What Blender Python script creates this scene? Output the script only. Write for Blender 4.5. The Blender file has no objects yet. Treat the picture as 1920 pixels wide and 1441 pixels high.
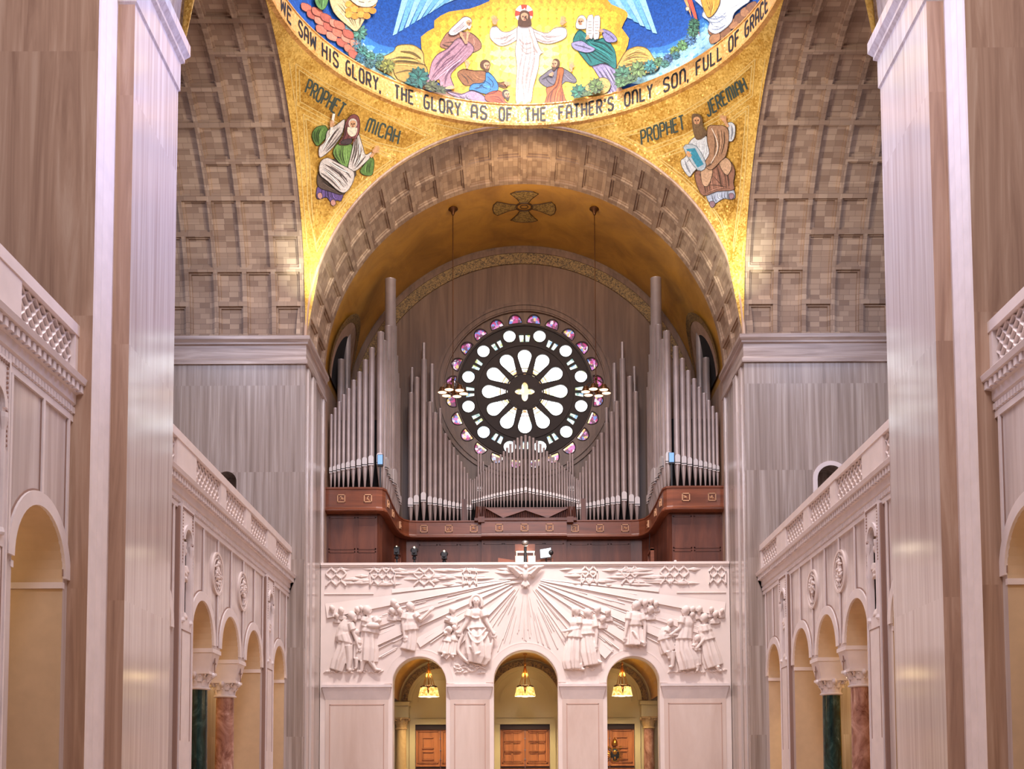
import bpy, math, random
from math import sin, cos, pi, radians as RAD, sqrt, atan2, hypot
from mathutils import Vector, Matrix, geometry as G
random.seed(7)
scene = bpy.context.scene
COL = scene.collection

# ------------------------------------------------------------------ camera
F_PX, PX, PY, TILT, ROLL, CX, EYE = 2180.0, 969.35, 1323.05, 0.0654, 0.0041, -0.42, 1.7
cam_d = bpy.data.cameras.new('camera')
cam_d.sensor_width = 36.0
cam_d.lens = F_PX / 1920 * 36.0
cam_d.shift_x = -(PX - 960) / 1920
cam_d.shift_y = (PY - 720.5) / 1920
cam_d.clip_end = 400
cam = bpy.data.objects.new('camera', cam_d)
COL.objects.link(cam)
cam.matrix_world = (Matrix.Translation((CX, 0, EYE)) @ Matrix.Rotation(pi / 2 + TILT, 4, 'X')
                    @ Matrix.Rotation(-ROLL, 4, 'Z'))
scene.camera = cam

# ------------------------------------------------------------------ world, exposure
scene.view_settings.view_transform = 'Standard'
scene.view_settings.look = 'None'
scene.view_settings.gamma = 1.0
scene.view_settings.use_curve_mapping = False
scene.view_settings.exposure = -0.08
w = bpy.data.worlds.new('world')
scene.world = w
w.use_nodes = True
w.node_tree.nodes['Background'].inputs[0].default_value = (0.86, 0.82, 1.0, 1)
w.node_tree.nodes['Background'].inputs[1].default_value = 0.10


def light(name, kind, loc, energy, color, size=1.0, target=None, spot=None, blend=0.6, size_y=None):
    d = bpy.data.lights.new(name, kind)
    d.energy = energy
    d.color = color
    if kind == 'AREA':
        d.size = size
        if size_y:
            d.shape = 'RECTANGLE'
            d.size_y = size_y
    elif kind in ('POINT', 'SPOT'):
        d.shadow_soft_size = size
    if kind == 'SPOT':
        d.spot_size = RAD(spot)
        d.spot_blend = blend
    o = bpy.data.objects.new(name, d)
    COL.objects.link(o)
    o.location = loc
    if target is not None:
        o.rotation_euler = (Vector(target) - Vector(loc)).to_track_quat('-Z', 'Y').to_euler()
    return o


WARM = (1.0, 0.72, 0.48)
COOL = (0.62, 0.70, 1.0)
# general wash: added area lights, unseen, above the nave and over the dome
light('nave_wash', 'AREA', (0, 6, 27), 2000, (1.0, 0.88, 0.86), 14, (0, 56, 12), size_y=8)
light('nave_vault_wash', 'AREA', (0, 19, 30), 2400, (1.0, 0.88, 0.86), 8, (0, 20, 0), size_y=10)
light('dome_wash', 'AREA', (0, 41.9, 45), 12000, (1.0, 0.90, 0.88), 8, (0, 42.5, 0))
light('nave_high_wash', 'AREA', (0, 5, 29), 2300, (0.80, 0.78, 1.0), 8, (0, 27, 25), size_y=5)
# projectors aimed at the carved gallery front
for lx in (-3.5, 3.5):
    light('relief_spot', 'SPOT', (lx, 45, 31), 13500, (1.0, 0.91, 0.86), 0.25, (lx * 0.9, 56.3, 9.2), spot=44, blend=0.6)
# added cool area fills hidden in the side recesses, then bluish pier spots
light('window_daylight', 'AREA', (-15.5, 40, 27), 700, COOL, 6, (-10, 45, 18))
light('window_daylight', 'AREA', (15.5, 40, 27), 700, COOL, 6, (10, 45, 18))
light('pier_wash', 'SPOT', (9, 34, 27), 21000, (0.38, 0.46, 1.0), 0.6, (-10, 29.0, 22), spot=58, blend=1.0)
light('pier_wash', 'SPOT', (-9, 34, 27), 16000, (0.50, 0.58, 1.0), 0.6, (10, 29.0, 22), spot=58, blend=1.0)
# added warm spots aimed down from above, for bounce off the floor
for fy in (20, 42):
    light('floor_spot', 'SPOT', (0, fy, 29), 22000, (1.0, 0.70, 0.50), 0.5, (0, fy + 1, 0), spot=46, blend=0.8)
for sx in (-1, 1):
    light('organ_tower_spot', 'SPOT', (sx * 5.5, 46, 25), 1700, (0.62, 0.70, 1.0), 0.2, (sx * 8.6, 58, 20), spot=30, blend=0.8)
    light('far_pier_spot', 'SPOT', (sx * 2, 38, 29), 2600, (0.58, 0.60, 1.0), 0.3, (sx * 11, 51.9, 17), spot=26, blend=1.0)
    # uplights behind the arch feet that make the gold corners glow
    light('corner_uplight', 'SPOT', (sx * 8.6, 48.6, 22.5), 1700, (0.92, 1.0, 0.84), 0.1, (sx * 9.5, 51.3, 25.0), spot=52, blend=1.0)
    light('gold_spot', 'SPOT', (sx * 3.0, 36, 30.2), 2600, (1.0, 0.85, 0.55), 0.1, (sx * 5.2, 51.0, 31.4), spot=26, blend=1.0)
    light('pendentive_wash', 'SPOT', (-sx * 5, 36, 24), 8500, (1.0, 0.88, 0.66), 0.3, (sx * 8.2, 50.2, 29.0), spot=40, blend=0.8)
    for ay in (24.8, 33.0, 41.5, 49.5):
        light('aisle_lamp_light', 'POINT', (sx * 14.3, ay, 6.5), 170, (1.0, 0.70, 0.36), 0.4)
light('dome_fill', 'AREA', (0, 33, 29.5), 1500, (1.0, 0.95, 0.9), 5, (0, 51, 34.5))
light('organ_wash', 'AREA', (0, 54.5, 29.0), 190, (1.0, 0.72, 0.42), 3, (0, 60, 33))
light('organ_front', 'SPOT', (0, 40, 30), 2600, (1.0, 0.84, 0.80), 0.4, (0, 60, 19), spot=46, blend=0.6)
light('gallery_glow', 'AREA', (0, 57.6, 13.8), 26, (1.0, 0.66, 0.42), 4, (0, 63, 15))

# ------------------------------------------------------------------ pixel rays (1920 x 1441)
CT, ST, CR, SR = cos(TILT), sin(TILT), cos(ROLL), sin(ROLL)


def ray(x, y):
    X = x - PX; Y = y - PY
    a = CR * X - SR * Y; b = SR * X + CR * Y
    u = a / F_PX; v = -b / F_PX
    return Vector((u, CT - v * ST, ST + v * CT))


def atY(x, y, Y):
    d = ray(x, y); s = Y / d.y
    return Vector((CX + d.x * s, Y, EYE + d.z * s))


def atX(x, y, X):
    d = ray(x, y); s = (X - CX) / d.x
    return Vector((X, d.y * s, EYE + d.z * s))


def on_quadric(x, y, c, R, axis=None):
    """far hit with a sphere, or with a cylinder along one axis"""
    d = ray(x, y); o = Vector((CX, 0, EYE)) - Vector(c)
    dd, oo = d.copy(), o.copy()
    if axis is not None:
        dd[axis] = 0; oo[axis] = 0
    A = dd.dot(dd); B = 2 * dd.dot(oo); C = oo.dot(oo) - R * R
    D = max(B * B - 4 * A * C, 0)
    s = (-B + sqrt(D)) / (2 * A)
    return Vector((CX, 0, EYE)) + d * s


# ------------------------------------------------------------------ materials
MATS = {}


def new_mat(name):
    m = bpy.data.materials.new(name); m.use_nodes = True
    nt = m.node_tree
    return m, nt, nt.nodes['Principled BSDF']


def N(nt, typ, **kw):
    n = nt.nodes.new(typ)
    for k, v in kw.items():
        if k == 'inputs':
            for kk, vv in v.items():
                n.inputs[kk].default_value = vv
        else:
            setattr(n, k, v)
    return n


def ramp(nt, fac, stops):
    r = nt.nodes.new('ShaderNodeValToRGB')
    while len(r.color_ramp.elements) < len(stops):
        r.color_ramp.elements.new(0.5)
    for e, (p, c) in zip(r.color_ramp.elements, stops):
        e.position = p; e.color = (c[0], c[1], c[2], 1)
    nt.links.new(fac, r.inputs[0])
    return r.outputs[0]


def pos(nt, scale):
    g = nt.nodes.new('ShaderNodeNewGeometry')
    mp = nt.nodes.new('ShaderNodeMapping')
    mp.inputs['Scale'].default_value = scale
    nt.links.new(g.outputs['Position'], mp.inputs['Vector'])
    return mp.outputs[0]


def srgb(r, g, b):
    f = lambda c: (c / 255 / 12.92) if c / 255 <= 0.04045 else ((c / 255 + 0.055) / 1.055) ** 2.4
    return (f(r), f(g), f(b))


def mat_grain(name, cols, scale, rough=0.3, slab=None, joint=None, detail=6, bump=0.0, spec=0.5, dist=0.6):
    """streaky stone or wood: stretched noise, slabs of slightly different tone, thin joints"""
    m, nt, b = new_mat(name)
    v = pos(nt, scale)
    if slab:
        sn = N(nt, 'ShaderNodeVectorMath', operation='SNAP')
        g = pos(nt, (1, 1, 1))
        ad = N(nt, 'ShaderNodeVectorMath', operation='ADD'); ad.inputs[1].default_value = (0.37, 0.41, 0.23)
        nt.links.new(g, ad.inputs[0])
        nt.links.new(ad.outputs[0], sn.inputs[0]); sn.inputs[1].default_value = slab
        wn = N(nt, 'ShaderNodeTexWhiteNoise', noise_dimensions='3D')
        nt.links.new(sn.outputs[0], wn.inputs['Vector'])
        off = N(nt, 'ShaderNodeVectorMath', operation='MULTIPLY_ADD')
        off.inputs[1].default_value = (3, 3, 3)
        nt.links.new(wn.outputs['Color'], off.inputs[0]); nt.links.new(v, off.inputs[2])
        v = off.outputs[0]
    no = N(nt, 'ShaderNodeTexNoise', inputs={'Scale': 1.0, 'Detail': detail, 'Roughness': 0.62, 'Distortion': dist})
    nt.links.new(v, no.inputs['Vector'])
    c = ramp(nt, no.outputs[0], cols)
    if slab:
        mr = N(nt, 'ShaderNodeMapRange', inputs={'To Min': 0.92, 'To Max': 1.05})
        nt.links.new(wn.outputs['Value'], mr.inputs[0])
        mu = N(nt, 'ShaderNodeMix', data_type='RGBA', blend_type='MULTIPLY', inputs={'Factor': 1.0})
        nt.links.new(c, mu.inputs[6]); nt.links.new(mr.outputs[0], mu.inputs[7])
        c = mu.outputs[2]
    nt.links.new(c, b.inputs['Base Color'])
    b.inputs['Roughness'].default_value = rough
    b.inputs['Specular IOR Level'].default_value = spec
    if bump:
        bp = N(nt, 'ShaderNodeBump', inputs={'Strength': bump, 'Distance': 0.05})
        nt.links.new(no.outputs[0], bp.inputs['Height']); nt.links.new(bp.outputs[0], b.inputs['Normal'])
    MATS[name] = m
    return m


def mat_plain(name, col, rough=0.5, metal=0.0, emit=None, estr=0.0, noise=0.0, nscale=3.0, spec=0.5):
    m, nt, b = new_mat(name)
    b.inputs['Roughness'].default_value = rough
    b.inputs['Metallic'].default_value = metal
    b.inputs['Specular IOR Level'].default_value = spec
    if noise:
        no = N(nt, 'ShaderNodeTexNoise', inputs={'Scale': nscale, 'Detail': 5})
        nt.links.new(pos(nt, (1, 1, 1)), no.inputs['Vector'])
        a = tuple(max(0, c * (1 - noise)) for c in col); d = tuple(min(1, c * (1 + noise)) for c in col)
        nt.links.new(ramp(nt, no.outputs[0], [(0.3, a), (0.7, d)]), b.inputs['Base Color'])
    else:
        b.inputs['Base Color'].default_value = (*col, 1)
    if emit:
        b.inputs['Emission Color'].default_value = (*emit, 1)
        b.inputs['Emission Strength'].default_value = estr
    MATS[name] = m
    return m


STREAK = (6.0, 6.0, 0.14)
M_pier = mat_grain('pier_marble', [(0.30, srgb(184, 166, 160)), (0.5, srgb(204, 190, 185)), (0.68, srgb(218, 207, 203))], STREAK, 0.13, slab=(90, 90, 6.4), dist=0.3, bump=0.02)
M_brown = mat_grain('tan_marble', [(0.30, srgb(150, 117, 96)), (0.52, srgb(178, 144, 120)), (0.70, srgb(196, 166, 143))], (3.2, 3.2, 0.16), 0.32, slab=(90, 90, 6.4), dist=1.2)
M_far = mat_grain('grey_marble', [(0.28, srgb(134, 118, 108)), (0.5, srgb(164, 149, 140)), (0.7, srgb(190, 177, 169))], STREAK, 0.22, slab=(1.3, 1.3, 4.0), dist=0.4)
M_band = mat_grain('banded_marble', [(0.3, srgb(140, 118, 106)), (0.55, srgb(182, 162, 152)), (0.7, srgb(206, 190, 182))], (0.25, 0.25, 5.0), 0.3, dist=0.4)
M_white = mat_plain('carved_limestone', srgb(228, 212, 206), 0.5, noise=0.05, nscale=1.5)
M_trim = mat_plain('trim_limestone', srgb(228, 215, 213), 0.42, noise=0.06, nscale=2.0)
M_panel = mat_grain('panel_marble', [(0.3, srgb(190, 172, 166)), (0.55, srgb(212, 198, 194)), (0.75, srgb(224, 213, 210))], (3.5, 3.5, 0.14), 0.16, slab=(1.86, 1.86, 30.0), dist=0.4)
M_jamb = mat_plain('jamb_limestone', srgb(205, 178, 146), 0.55, noise=0.05)
M_groove = mat_plain('groove_tan_stone', srgb(150, 118, 104), 0.6)  # tan stone; also puts shade into grooves and pilaster sides as colour
M_line = mat_plain('inlay_line_stone', srgb(196, 162, 148), 0.5)  # darker line colour in place of the pier panel grooves
M_relief = mat_plain('relief_limestone', srgb(232, 216, 209), 0.6, noise=0.04, nscale=1.2)
M_pierw = mat_grain('pale_pier_marble', [(0.3, srgb(206, 182, 170)), (0.6, srgb(222, 202, 192)), (0.8, srgb(230, 214, 206))], (0.7, 0.7, 0.15), 0.35, dist=0.5)
M_floor = mat_grain('floor_marble', [(0.3, srgb(150, 130, 115)), (0.7, srgb(190, 170, 155))], (0.6, 0.6, 0.6), 0.2, slab=(1.5, 1.5, 50))
M_aisle = mat_plain('aisle_plaster', srgb(226, 184, 92), 0.7, noise=0.05)
M_dark = mat_plain('dark_opening', (0.012, 0.010, 0.010), 0.9)  # near-black colour stands in for the shade inside openings
M_wood = mat_grain('organ_walnut', [(0.25, srgb(66, 34, 26)), (0.5, srgb(98, 54, 40)), (0.75, srgb(122, 70, 50))], (2.0, 2.0, 0.25), 0.38, dist=0.6)
M_wood2 = mat_grain('organ_walnut_band', [(0.25, srgb(84, 42, 26)), (0.5, srgb(122, 66, 42)), (0.75, srgb(150, 86, 56))], (0.3, 0.3, 3.0), 0.32, dist=0.6)
M_door = mat_grain('door_oak', [(0.25, srgb(150, 88, 46)), (0.5, srgb(190, 118, 66)), (0.75, srgb(208, 138, 84))], (3.0, 3.0, 0.3), 0.42)
M_doorb = mat_plain('door_recess', srgb(52, 28, 18), 0.6)  # dark brown: door head, and rebate shade put into the panels
M_pipe = mat_plain('pipe_tin', srgb(176, 160, 154), 0.36, metal=0.35, noise=0.10, nscale=1.5)
M_mouth = mat_plain('pipe_mouth_tin', srgb(205, 196, 192), 0.42, metal=0.35)
M_black = mat_plain('black_metal', (0.015, 0.015, 0.017), 0.4)
M_steel = mat_plain('brushed_steel', srgb(170, 168, 165), 0.35, metal=0.8)
M_brass = mat_plain('brass', srgb(196, 140, 60), 0.28, metal=0.9)
M_bronze = mat_plain('dark_bronze', srgb(92, 58, 32), 0.35, metal=0.7)
M_green = mat_grain('green_marble', [(0.30, srgb(12, 26, 26)), (0.52, srgb(34, 58, 54)), (0.66, srgb(66, 92, 86)), (0.74, srgb(176, 190, 180))], (1.6, 1.6, 0.9), 0.12, dist=2.0, detail=8)
M_red = mat_grain('rose_marble', [(0.28, srgb(110, 66, 54)), (0.5, srgb(164, 118, 102)), (0.66, srgb(196, 152, 136)), (0.74, srgb(226, 204, 192))], (1.4, 1.4, 1.0), 0.14, dist=2.4, detail=8)
M_cream = mat_grain('cream_marble', [(0.3, srgb(186, 150, 100)), (0.7, srgb(222, 192, 142))], (1.4, 1.4, 0.8), 0.2, dist=1.5)
M_narth = mat_plain('narthex_plaster', srgb(208, 194, 150), 0.35, noise=0.05, nscale=0.6)
M_narthv = mat_plain('narthex_vault_gold', srgb(176, 128, 44), 0.42, metal=0.25, noise=0.12)
M_ornband = mat_grain('ornament_band', [(0.42, srgb(70, 52, 30)), (0.55, srgb(150, 118, 66))], (7, 7, 7), 0.5, dist=2.0)
M_rosew = mat_grain('rose_wall_marble', [(0.3, srgb(92, 66, 48)), (0.55, srgb(118, 88, 66)), (0.75, srgb(134, 104, 80))], (3.2, 3.2, 0.16), 0.4, slab=(1.6, 90, 90), dist=0.8)
M_tracery = mat_plain('tracery_stone', srgb(58, 48, 42), 0.7, noise=0.1)
M_ceilg = mat_grain('vault_gold_mosaic', [(0.3, srgb(150, 104, 36)), (0.6, srgb(190, 138, 52))], (0.5, 0.5, 0.5), 0.45, detail=10, bump=0.05)
M_cross = mat_grain('vault_cross_mosaic', [(0.44, srgb(104, 78, 32)), (0.56, srgb(170, 138, 70))], (9, 9, 9), 0.5)
M_darkline = mat_plain('dark_outline_mosaic', srgb(70, 46, 22), 0.5)
M_ltline = mat_plain('pale_gold_line_mosaic', srgb(240, 214, 140), 0.35, metal=0.3)
M_letter = mat_plain('letter_mosaic', srgb(24, 24, 26), 0.4)
M_letterg = mat_plain('letter_slate_mosaic', srgb(60, 76, 72), 0.4)


def mat_gold(name, dark, lite, metal=0.55, rough=0.34):
    """gold tesserae, each set at its own small tilt"""
    m, nt, b = new_mat(name)
    p = pos(nt, (14, 14, 14))
    vo = N(nt, 'ShaderNodeTexVoronoi'); vo.inputs['Scale'].default_value = 1.0
    nt.links.new(p, vo.inputs['Vector'])
    no = N(nt, 'ShaderNodeTexNoise', inputs={'Scale': 0.08, 'Detail': 6}); nt.links.new(p, no.inputs['Vector'])
    sep = N(nt, 'ShaderNodeSeparateColor'); nt.links.new(vo.outputs['Color'], sep.inputs[0])
    ad = N(nt, 'ShaderNodeMath', operation='MULTIPLY_ADD', inputs={1: 0.45, 2: -0.2})
    nt.links.new(sep.outputs[0], ad.inputs[0])
    ad2 = N(nt, 'ShaderNodeMath', operation='ADD'); nt.links.new(ad.outputs[0], ad2.inputs[0]); nt.links.new(no.outputs[0], ad2.inputs[1])
    nt.links.new(ramp(nt, ad2.outputs[0], [(0.25, dark), (0.75, lite)]), b.inputs['Base Color'])
    b.inputs['Metallic'].default_value = metal; b.inputs['Roughness'].default_value = rough
    g = N(nt, 'ShaderNodeNewGeometry')
    sub = N(nt, 'ShaderNodeVectorMath', operation='SUBTRACT'); sub.inputs[1].default_value = (0.5, 0.5, 0.5)
    nt.links.new(vo.outputs['Color'], sub.inputs[0])
    ma = N(nt, 'ShaderNodeVectorMath', operation='MULTIPLY_ADD'); ma.inputs[1].default_value = (0.32, 0.32, 0.32)
    nt.links.new(sub.outputs[0], ma.inputs[0]); nt.links.new(g.outputs['Normal'], ma.inputs[2])
    nn = N(nt, 'ShaderNodeVectorMath', operation='NORMALIZE'); nt.links.new(ma.outputs[0], nn.inputs[0])
    nt.links.new(nn.outputs[0], b.inputs['Normal'])
    MATS[name] = m
    return m


M_gold = mat_gold('gold_mosaic', srgb(196, 146, 56), srgb(246, 206, 112), metal=0.22)
M_goldb = mat_gold('gold_mosaic_band', srgb(200, 146, 76), srgb(242, 190, 116), metal=0.3)
M_goldd = mat_gold('gold_mosaic_deep', srgb(168, 120, 40), srgb(228, 182, 88), metal=0.25)


def mat_blocks(name, c1, c2, mortar):
    m, nt, b = new_mat(name)
    uv = N(nt, 'ShaderNodeUVMap'); uv.uv_map = 'uv'
    outs = []
    for (bw, rh, off) in ((0.56, 0.235, 0.43), (1.31, 0.72, 0.2)):
        br = N(nt, 'ShaderNodeTexBrick'); br.offset = off; br.squash = 0.8
        for k, v in {'Scale': 1.0, 'Mortar Size': 0.008, 'Brick Width': bw, 'Row Height': rh, 'Bias': 0.0}.items():
            br.inputs[k].default_value = v
        br.inputs['Color1'].default_value = (*c1, 1); br.inputs['Color2'].default_value = (*c2, 1); br.inputs['Mortar'].default_value = (*mortar, 1)
        nt.links.new(uv.outputs[0], br.inputs['Vector'])
        outs.append(br.outputs[0])
    mx = N(nt, 'ShaderNodeMix', data_type='RGBA', inputs={'Factor': 0.35})
    nt.links.new(outs[0], mx.inputs[6]); nt.links.new(outs[1], mx.inputs[7])
    nt.links.new(mx.outputs[2], b.inputs['Base Color'])
    b.inputs['Roughness'].default_value = 0.55
    MATS[name] = m
    return m


M_block = mat_blocks('vault_tile', srgb(136, 108, 88), srgb(200, 172, 146), srgb(118, 94, 78))


def mat_tessera(col, name=None, k=0.16):
    key = 'tessera_%02x%02x%02x' % tuple(int(c) for c in col)
    if key in MATS:
        return MATS[key]
    lin = srgb(*col)
    m, nt, b = new_mat(key)
    vo = N(nt, 'ShaderNodeTexVoronoi'); vo.inputs['Scale'].default_value = 1.0
    nt.links.new(pos(nt, (16, 16, 16)), vo.inputs['Vector'])
    sep = N(nt, 'ShaderNodeSeparateColor'); nt.links.new(vo.outputs['Color'], sep.inputs[0])
    a = tuple(c * (1 - k) for c in lin); d = tuple(min(1, c * (1 + k)) for c in lin)
    nt.links.new(ramp(nt, sep.outputs[0], [(0.1, a), (0.9, d)]), b.inputs['Base Color'])
    b.inputs['Roughness'].default_value = 0.45
    MATS[key] = m
    return m


def mat_glow(name, col, strength, stops=None, scale=6.0):
    """glass lit from behind; stops = patchwork of coloured panes"""
    m, nt, b = new_mat(name)
    b.inputs['Base Color'].default_value = (*[c * 0.4 for c in col], 1)
    b.inputs['Roughness'].default_value = 0.15
    if stops:
        vo = N(nt, 'ShaderNodeTexVoronoi'); vo.inputs['Scale'].default_value = scale
        nt.links.new(pos(nt, (1, 1, 1)), vo.inputs['Vector'])
        sep = N(nt, 'ShaderNodeSeparateColor'); nt.links.new(vo.outputs['Color'], sep.inputs[0])
        r = ramp(nt, sep.outputs[0], stops)
        r.node.color_ramp.interpolation = 'CONSTANT'
        nt.links.new(r, b.inputs['Emission Color'])
    else:
        b.inputs['Emission Color'].default_value = (*col, 1)
    b.inputs['Emission Strength'].default_value = strength
    MATS[name] = m
    return m


M_glassw = mat_glow('window_glass_white', (0.9, 0.96, 1), 4.0, [(0, (0.9, 0.97, 1.0)), (0.62, (1, 1, 1)), (0.86, (0.5, 0.75, 1.0)), (0.93, (0.75, 0.9, 0.5))], 5)
M_glassg = mat_glow('window_glass_green', (0.7, 0.9, 0.9), 1.0, [(0, (0.85, 1.0, 0.95)), (0.4, (0.3, 0.5, 0.45)), (0.55, (1.0, 1.0, 0.9)), (0.75, (0.3, 0.55, 0.8)), (0.88, (0.7, 0.75, 0.25))], 6)
M_glassp = mat_glow('window_glass_purple', (0.8, 0.4, 0.7), 0.9, [(0, (0.60, 0.05, 0.20)), (0.2, (0.75, 0.25, 0.65)), (0.34, (0.12, 0.35, 0.85)), (0.46, (1.0, 0.9, 0.95)), (0.56, (0.10, 0.05, 0.07)), (0.92, (0.9, 0.72, 0.2))], 7)
M_glassy = mat_glow('window_glass_amber', (1, 0.8, 0.4), 1.6, [(0, (1.0, 0.82, 0.35)), (0.4, (1.0, 0.95, 0.8)), (0.7, (0.9, 0.45, 0.2)), (0.88, (0.9, 0.7, 0.75))], 7)
M_shade = mat_glow('lamp_shade_glass', (1.0, 0.62, 0.16), 1.5, [(0, (1.0, 0.62, 0.15)), (0.4, (1.0, 0.78, 0.3)), (0.75, (0.75, 0.40, 0.08))], 9)
M_bulb = mat_glow('lamp_bulb', (1.0, 0.86, 0.55), 5.0)
M_pinkbulb = mat_glow('chandelier_bulb', (1.0, 0.55, 0.32), 3.6)
M_screen = mat_glow('lit_screen', (0.75, 0.9, 1.0), 1.5)
M_sheet = mat_plain('sheet_music_paper', srgb(248, 240, 222), 0.7)
M_blueglint = mat_glow('blue_lens', (0.30, 0.55, 1.0), 0.8)  # glowing face imitating a blue glint on the pipes


def mat_clear(name):
    m, nt, b = new_mat(name)
    tr = N(nt, 'ShaderNodeBsdfTransparent'); gl = N(nt, 'ShaderNodeBsdfGlossy'); gl.inputs['Roughness'].default_value = 0.02
    fr = N(nt, 'ShaderNodeFresnel', inputs={'IOR': 1.45}); mx = N(nt, 'ShaderNodeMixShader')
    nt.links.new(fr.outputs[0], mx.inputs[0]); nt.links.new(tr.outputs[0], mx.inputs[1]); nt.links.new(gl.outputs[0], mx.inputs[2])
    nt.links.new(mx.outputs[0], nt.nodes['Material Output'].inputs[0])
    MATS[name] = m
    return m


M_gallery = mat_plain('gallery_stone', srgb(120, 108, 100), 0.6)
M_latticeshade = mat_plain('parapet_backing', srgb(124, 100, 88), 0.7)  # shade of the lattice openings, put into the colour
M_boss = mat_plain('boss_limewood', srgb(206, 158, 120), 0.5)
M_clear = mat_clear('clear_glass')

# ------------------------------------------------------------------ mesh helpers
class MB:
    def __init__(self, sx=1):
        self.v = []; self.f = []; self.m = []; self.uv = {}; self.sx = sx

    def add(self, p, uv=None):
        self.v.append((p[0] * self.sx, p[1], p[2]))
        if uv is not None:
            self.uv[len(self.v) - 1] = uv
        return len(self.v) - 1

    def face(self, idx, mi=0):
        if len(set(idx)) >= 3:
            self.f.append(tuple(reversed(idx)) if self.sx < 0 else tuple(idx)); self.m.append(mi)

    def quad(self, a, b, c, d, mi=0):
        self.face([self.add(p) for p in (a, b, c, d)], mi)

    def box(self, x0, x1, y0, y1, z0, z1, mi=0):
        i = [self.add(p) for p in ((x0, y0, z0), (x1, y0, z0), (x1, y1, z0), (x0, y1, z0), (x0, y0, z1), (x1, y0, z1), (x1, y1, z1), (x0, y1, z1))]
        for q in ((0, 3, 2, 1), (4, 5, 6, 7), (0, 1, 5, 4), (1, 2, 6, 5), (2, 3, 7, 6), (3, 0, 4, 7)):
            self.face([i[k] for k in q], mi)

    def obox(self, c, ax, ay, az, mi=0):
        """box from a centre and three half-axis vectors"""
        c, ax, ay, az = map(Vector, (c, ax, ay, az))
        i = [self.add(c + sx * ax + sy * ay + sz * az) for sz in (-1, 1) for sx, sy in ((-1, -1), (1, -1), (1, 1), (-1, 1))]
        for q in ((0, 3, 2, 1), (4, 5, 6, 7), (0, 1, 5, 4), (1, 2, 6, 5), (2, 3, 7, 6), (3, 0, 4, 7)):
            self.face([i[k] for k in q], mi)

    def rings(self, rings, mi=0, caps=True, close=True):
        ids = [[self.add(p) for p in r] for r in rings]
        n = len(ids[0])
        for a, b in zip(ids, ids[1:]):
            for k in range(n if close else n - 1):
                self.face((a[k], a[(k + 1) % n], b[(k + 1) % n], b[k]), mi)
        if caps and close:
            self.face(list(reversed(ids[0])), mi); self.face(ids[-1], mi)

    def lathe(self, prof, c, n=24, mi=0, a0=0, a1=2 * pi, fl=None):
        close = abs(a1 - a0) > 6.28
        cnt = n if close else n + 1
        self.rings([[(c[0] + r * (fl(a0 + (a1 - a0) * k / n, z) if fl else 1) * cos(a0 + (a1 - a0) * k / n),
                      c[1] + r * (fl(a0 + (a1 - a0) * k / n, z) if fl else 1) * sin(a0 + (a1 - a0) * k / n), c[2] + z) for k in range(cnt)] for r, z in prof], mi, close, close)

    def tube(self, pts, rad, n=8, mi=0, up=None, flat=1.0):
        pts = [Vector(p) for p in pts]
        if not hasattr(rad, '__len__'):
            rad = [rad] * len(pts)
        R = []
        for i, p in enumerate(pts):
            d = (pts[min(i + 1, len(pts) - 1)] - pts[max(i - 1, 0)])
            d = d.normalized() if d.length > 1e-9 else Vector((0, 0, 1))
            u = Vector(up) if up else (Vector((0, 1, 0)) if abs(d.y) < 0.9 else Vector((1, 0, 0)))
            s = d.cross(u).normalized(); t = s.cross(d)
            R.append([p + rad[i] * (cos(2 * pi * k / n) * s + flat * sin(2 * pi * k / n) * t) for k in range(n)])
        self.rings(R, mi)

    def ell(self, c, r, n=12, m=8, mi=0):
        c = Vector(c)
        if not hasattr(r, '__len__'):
            r = (r, r, r)
        R = []
        for j in range(m + 1):
            a = -pi / 2 + pi * max(0.02, min(0.98, j / m))
            R.append([(c.x + r[0] * cos(a) * cos(2 * pi * k / n), c.y + r[1] * cos(a) * sin(2 * pi * k / n), c.z + r[2] * sin(a)) for k in range(n)])
        self.rings(R, mi)

    def plate(self, outer, holes, mapf, t0, t1, mi=0, mj=None, extra=()):
        """flat slab with holes; mapf(u, v, t) -> xyz"""
        tris, pts = cdt(outer, holes, extra)
        for t, rev in ((t0, False), (t1, True)):
            ids = [self.add(mapf(p[0], p[1], t)) for p in pts]
            for a in tris:
                f = [ids[k] for k in a]
                self.face(list(reversed(f)) if rev else f, mi)
        for loop in [outer] + list(holes):
            n = len(loop)
            A = [self.add(mapf(p[0], p[1], t0)) for p in loop]; B = [self.add(mapf(p[0], p[1], t1)) for p in loop]
            for k in range(n):
                self.face((A[k], A[(k + 1) % n], B[(k + 1) % n], B[k]), mi if mj is None else mj)

    def build(self, name, mats, parent=None, smooth=None, kind=None):
        me = bpy.data.meshes.new(name)
        me.from_pydata(self.v, [], self.f)
        mats = mats if isinstance(mats, (list, tuple)) else [mats]
        for m in mats:
            me.materials.append(m)
        if len(mats) > 1:
            me.polygons.foreach_set('material_index', self.m)
        if self.uv:
            ul = me.uv_layers.new(name='uv')
            for lp in me.loops:
                ul.data[lp.index].uv = self.uv.get(lp.vertex_index, (0, 0))
        me.validate(); me.update()
        if smooth:
            me.shade_smooth()
            me.set_sharp_from_angle(angle=RAD(smooth))
        o = bpy.data.objects.new(name, me)
        COL.objects.link(o)
        if parent:
            o.parent = parent
            if parent.type == 'EMPTY':
                o.location = -Vector(parent.location)
        if kind:
            o['kind'] = kind
        return o


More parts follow.
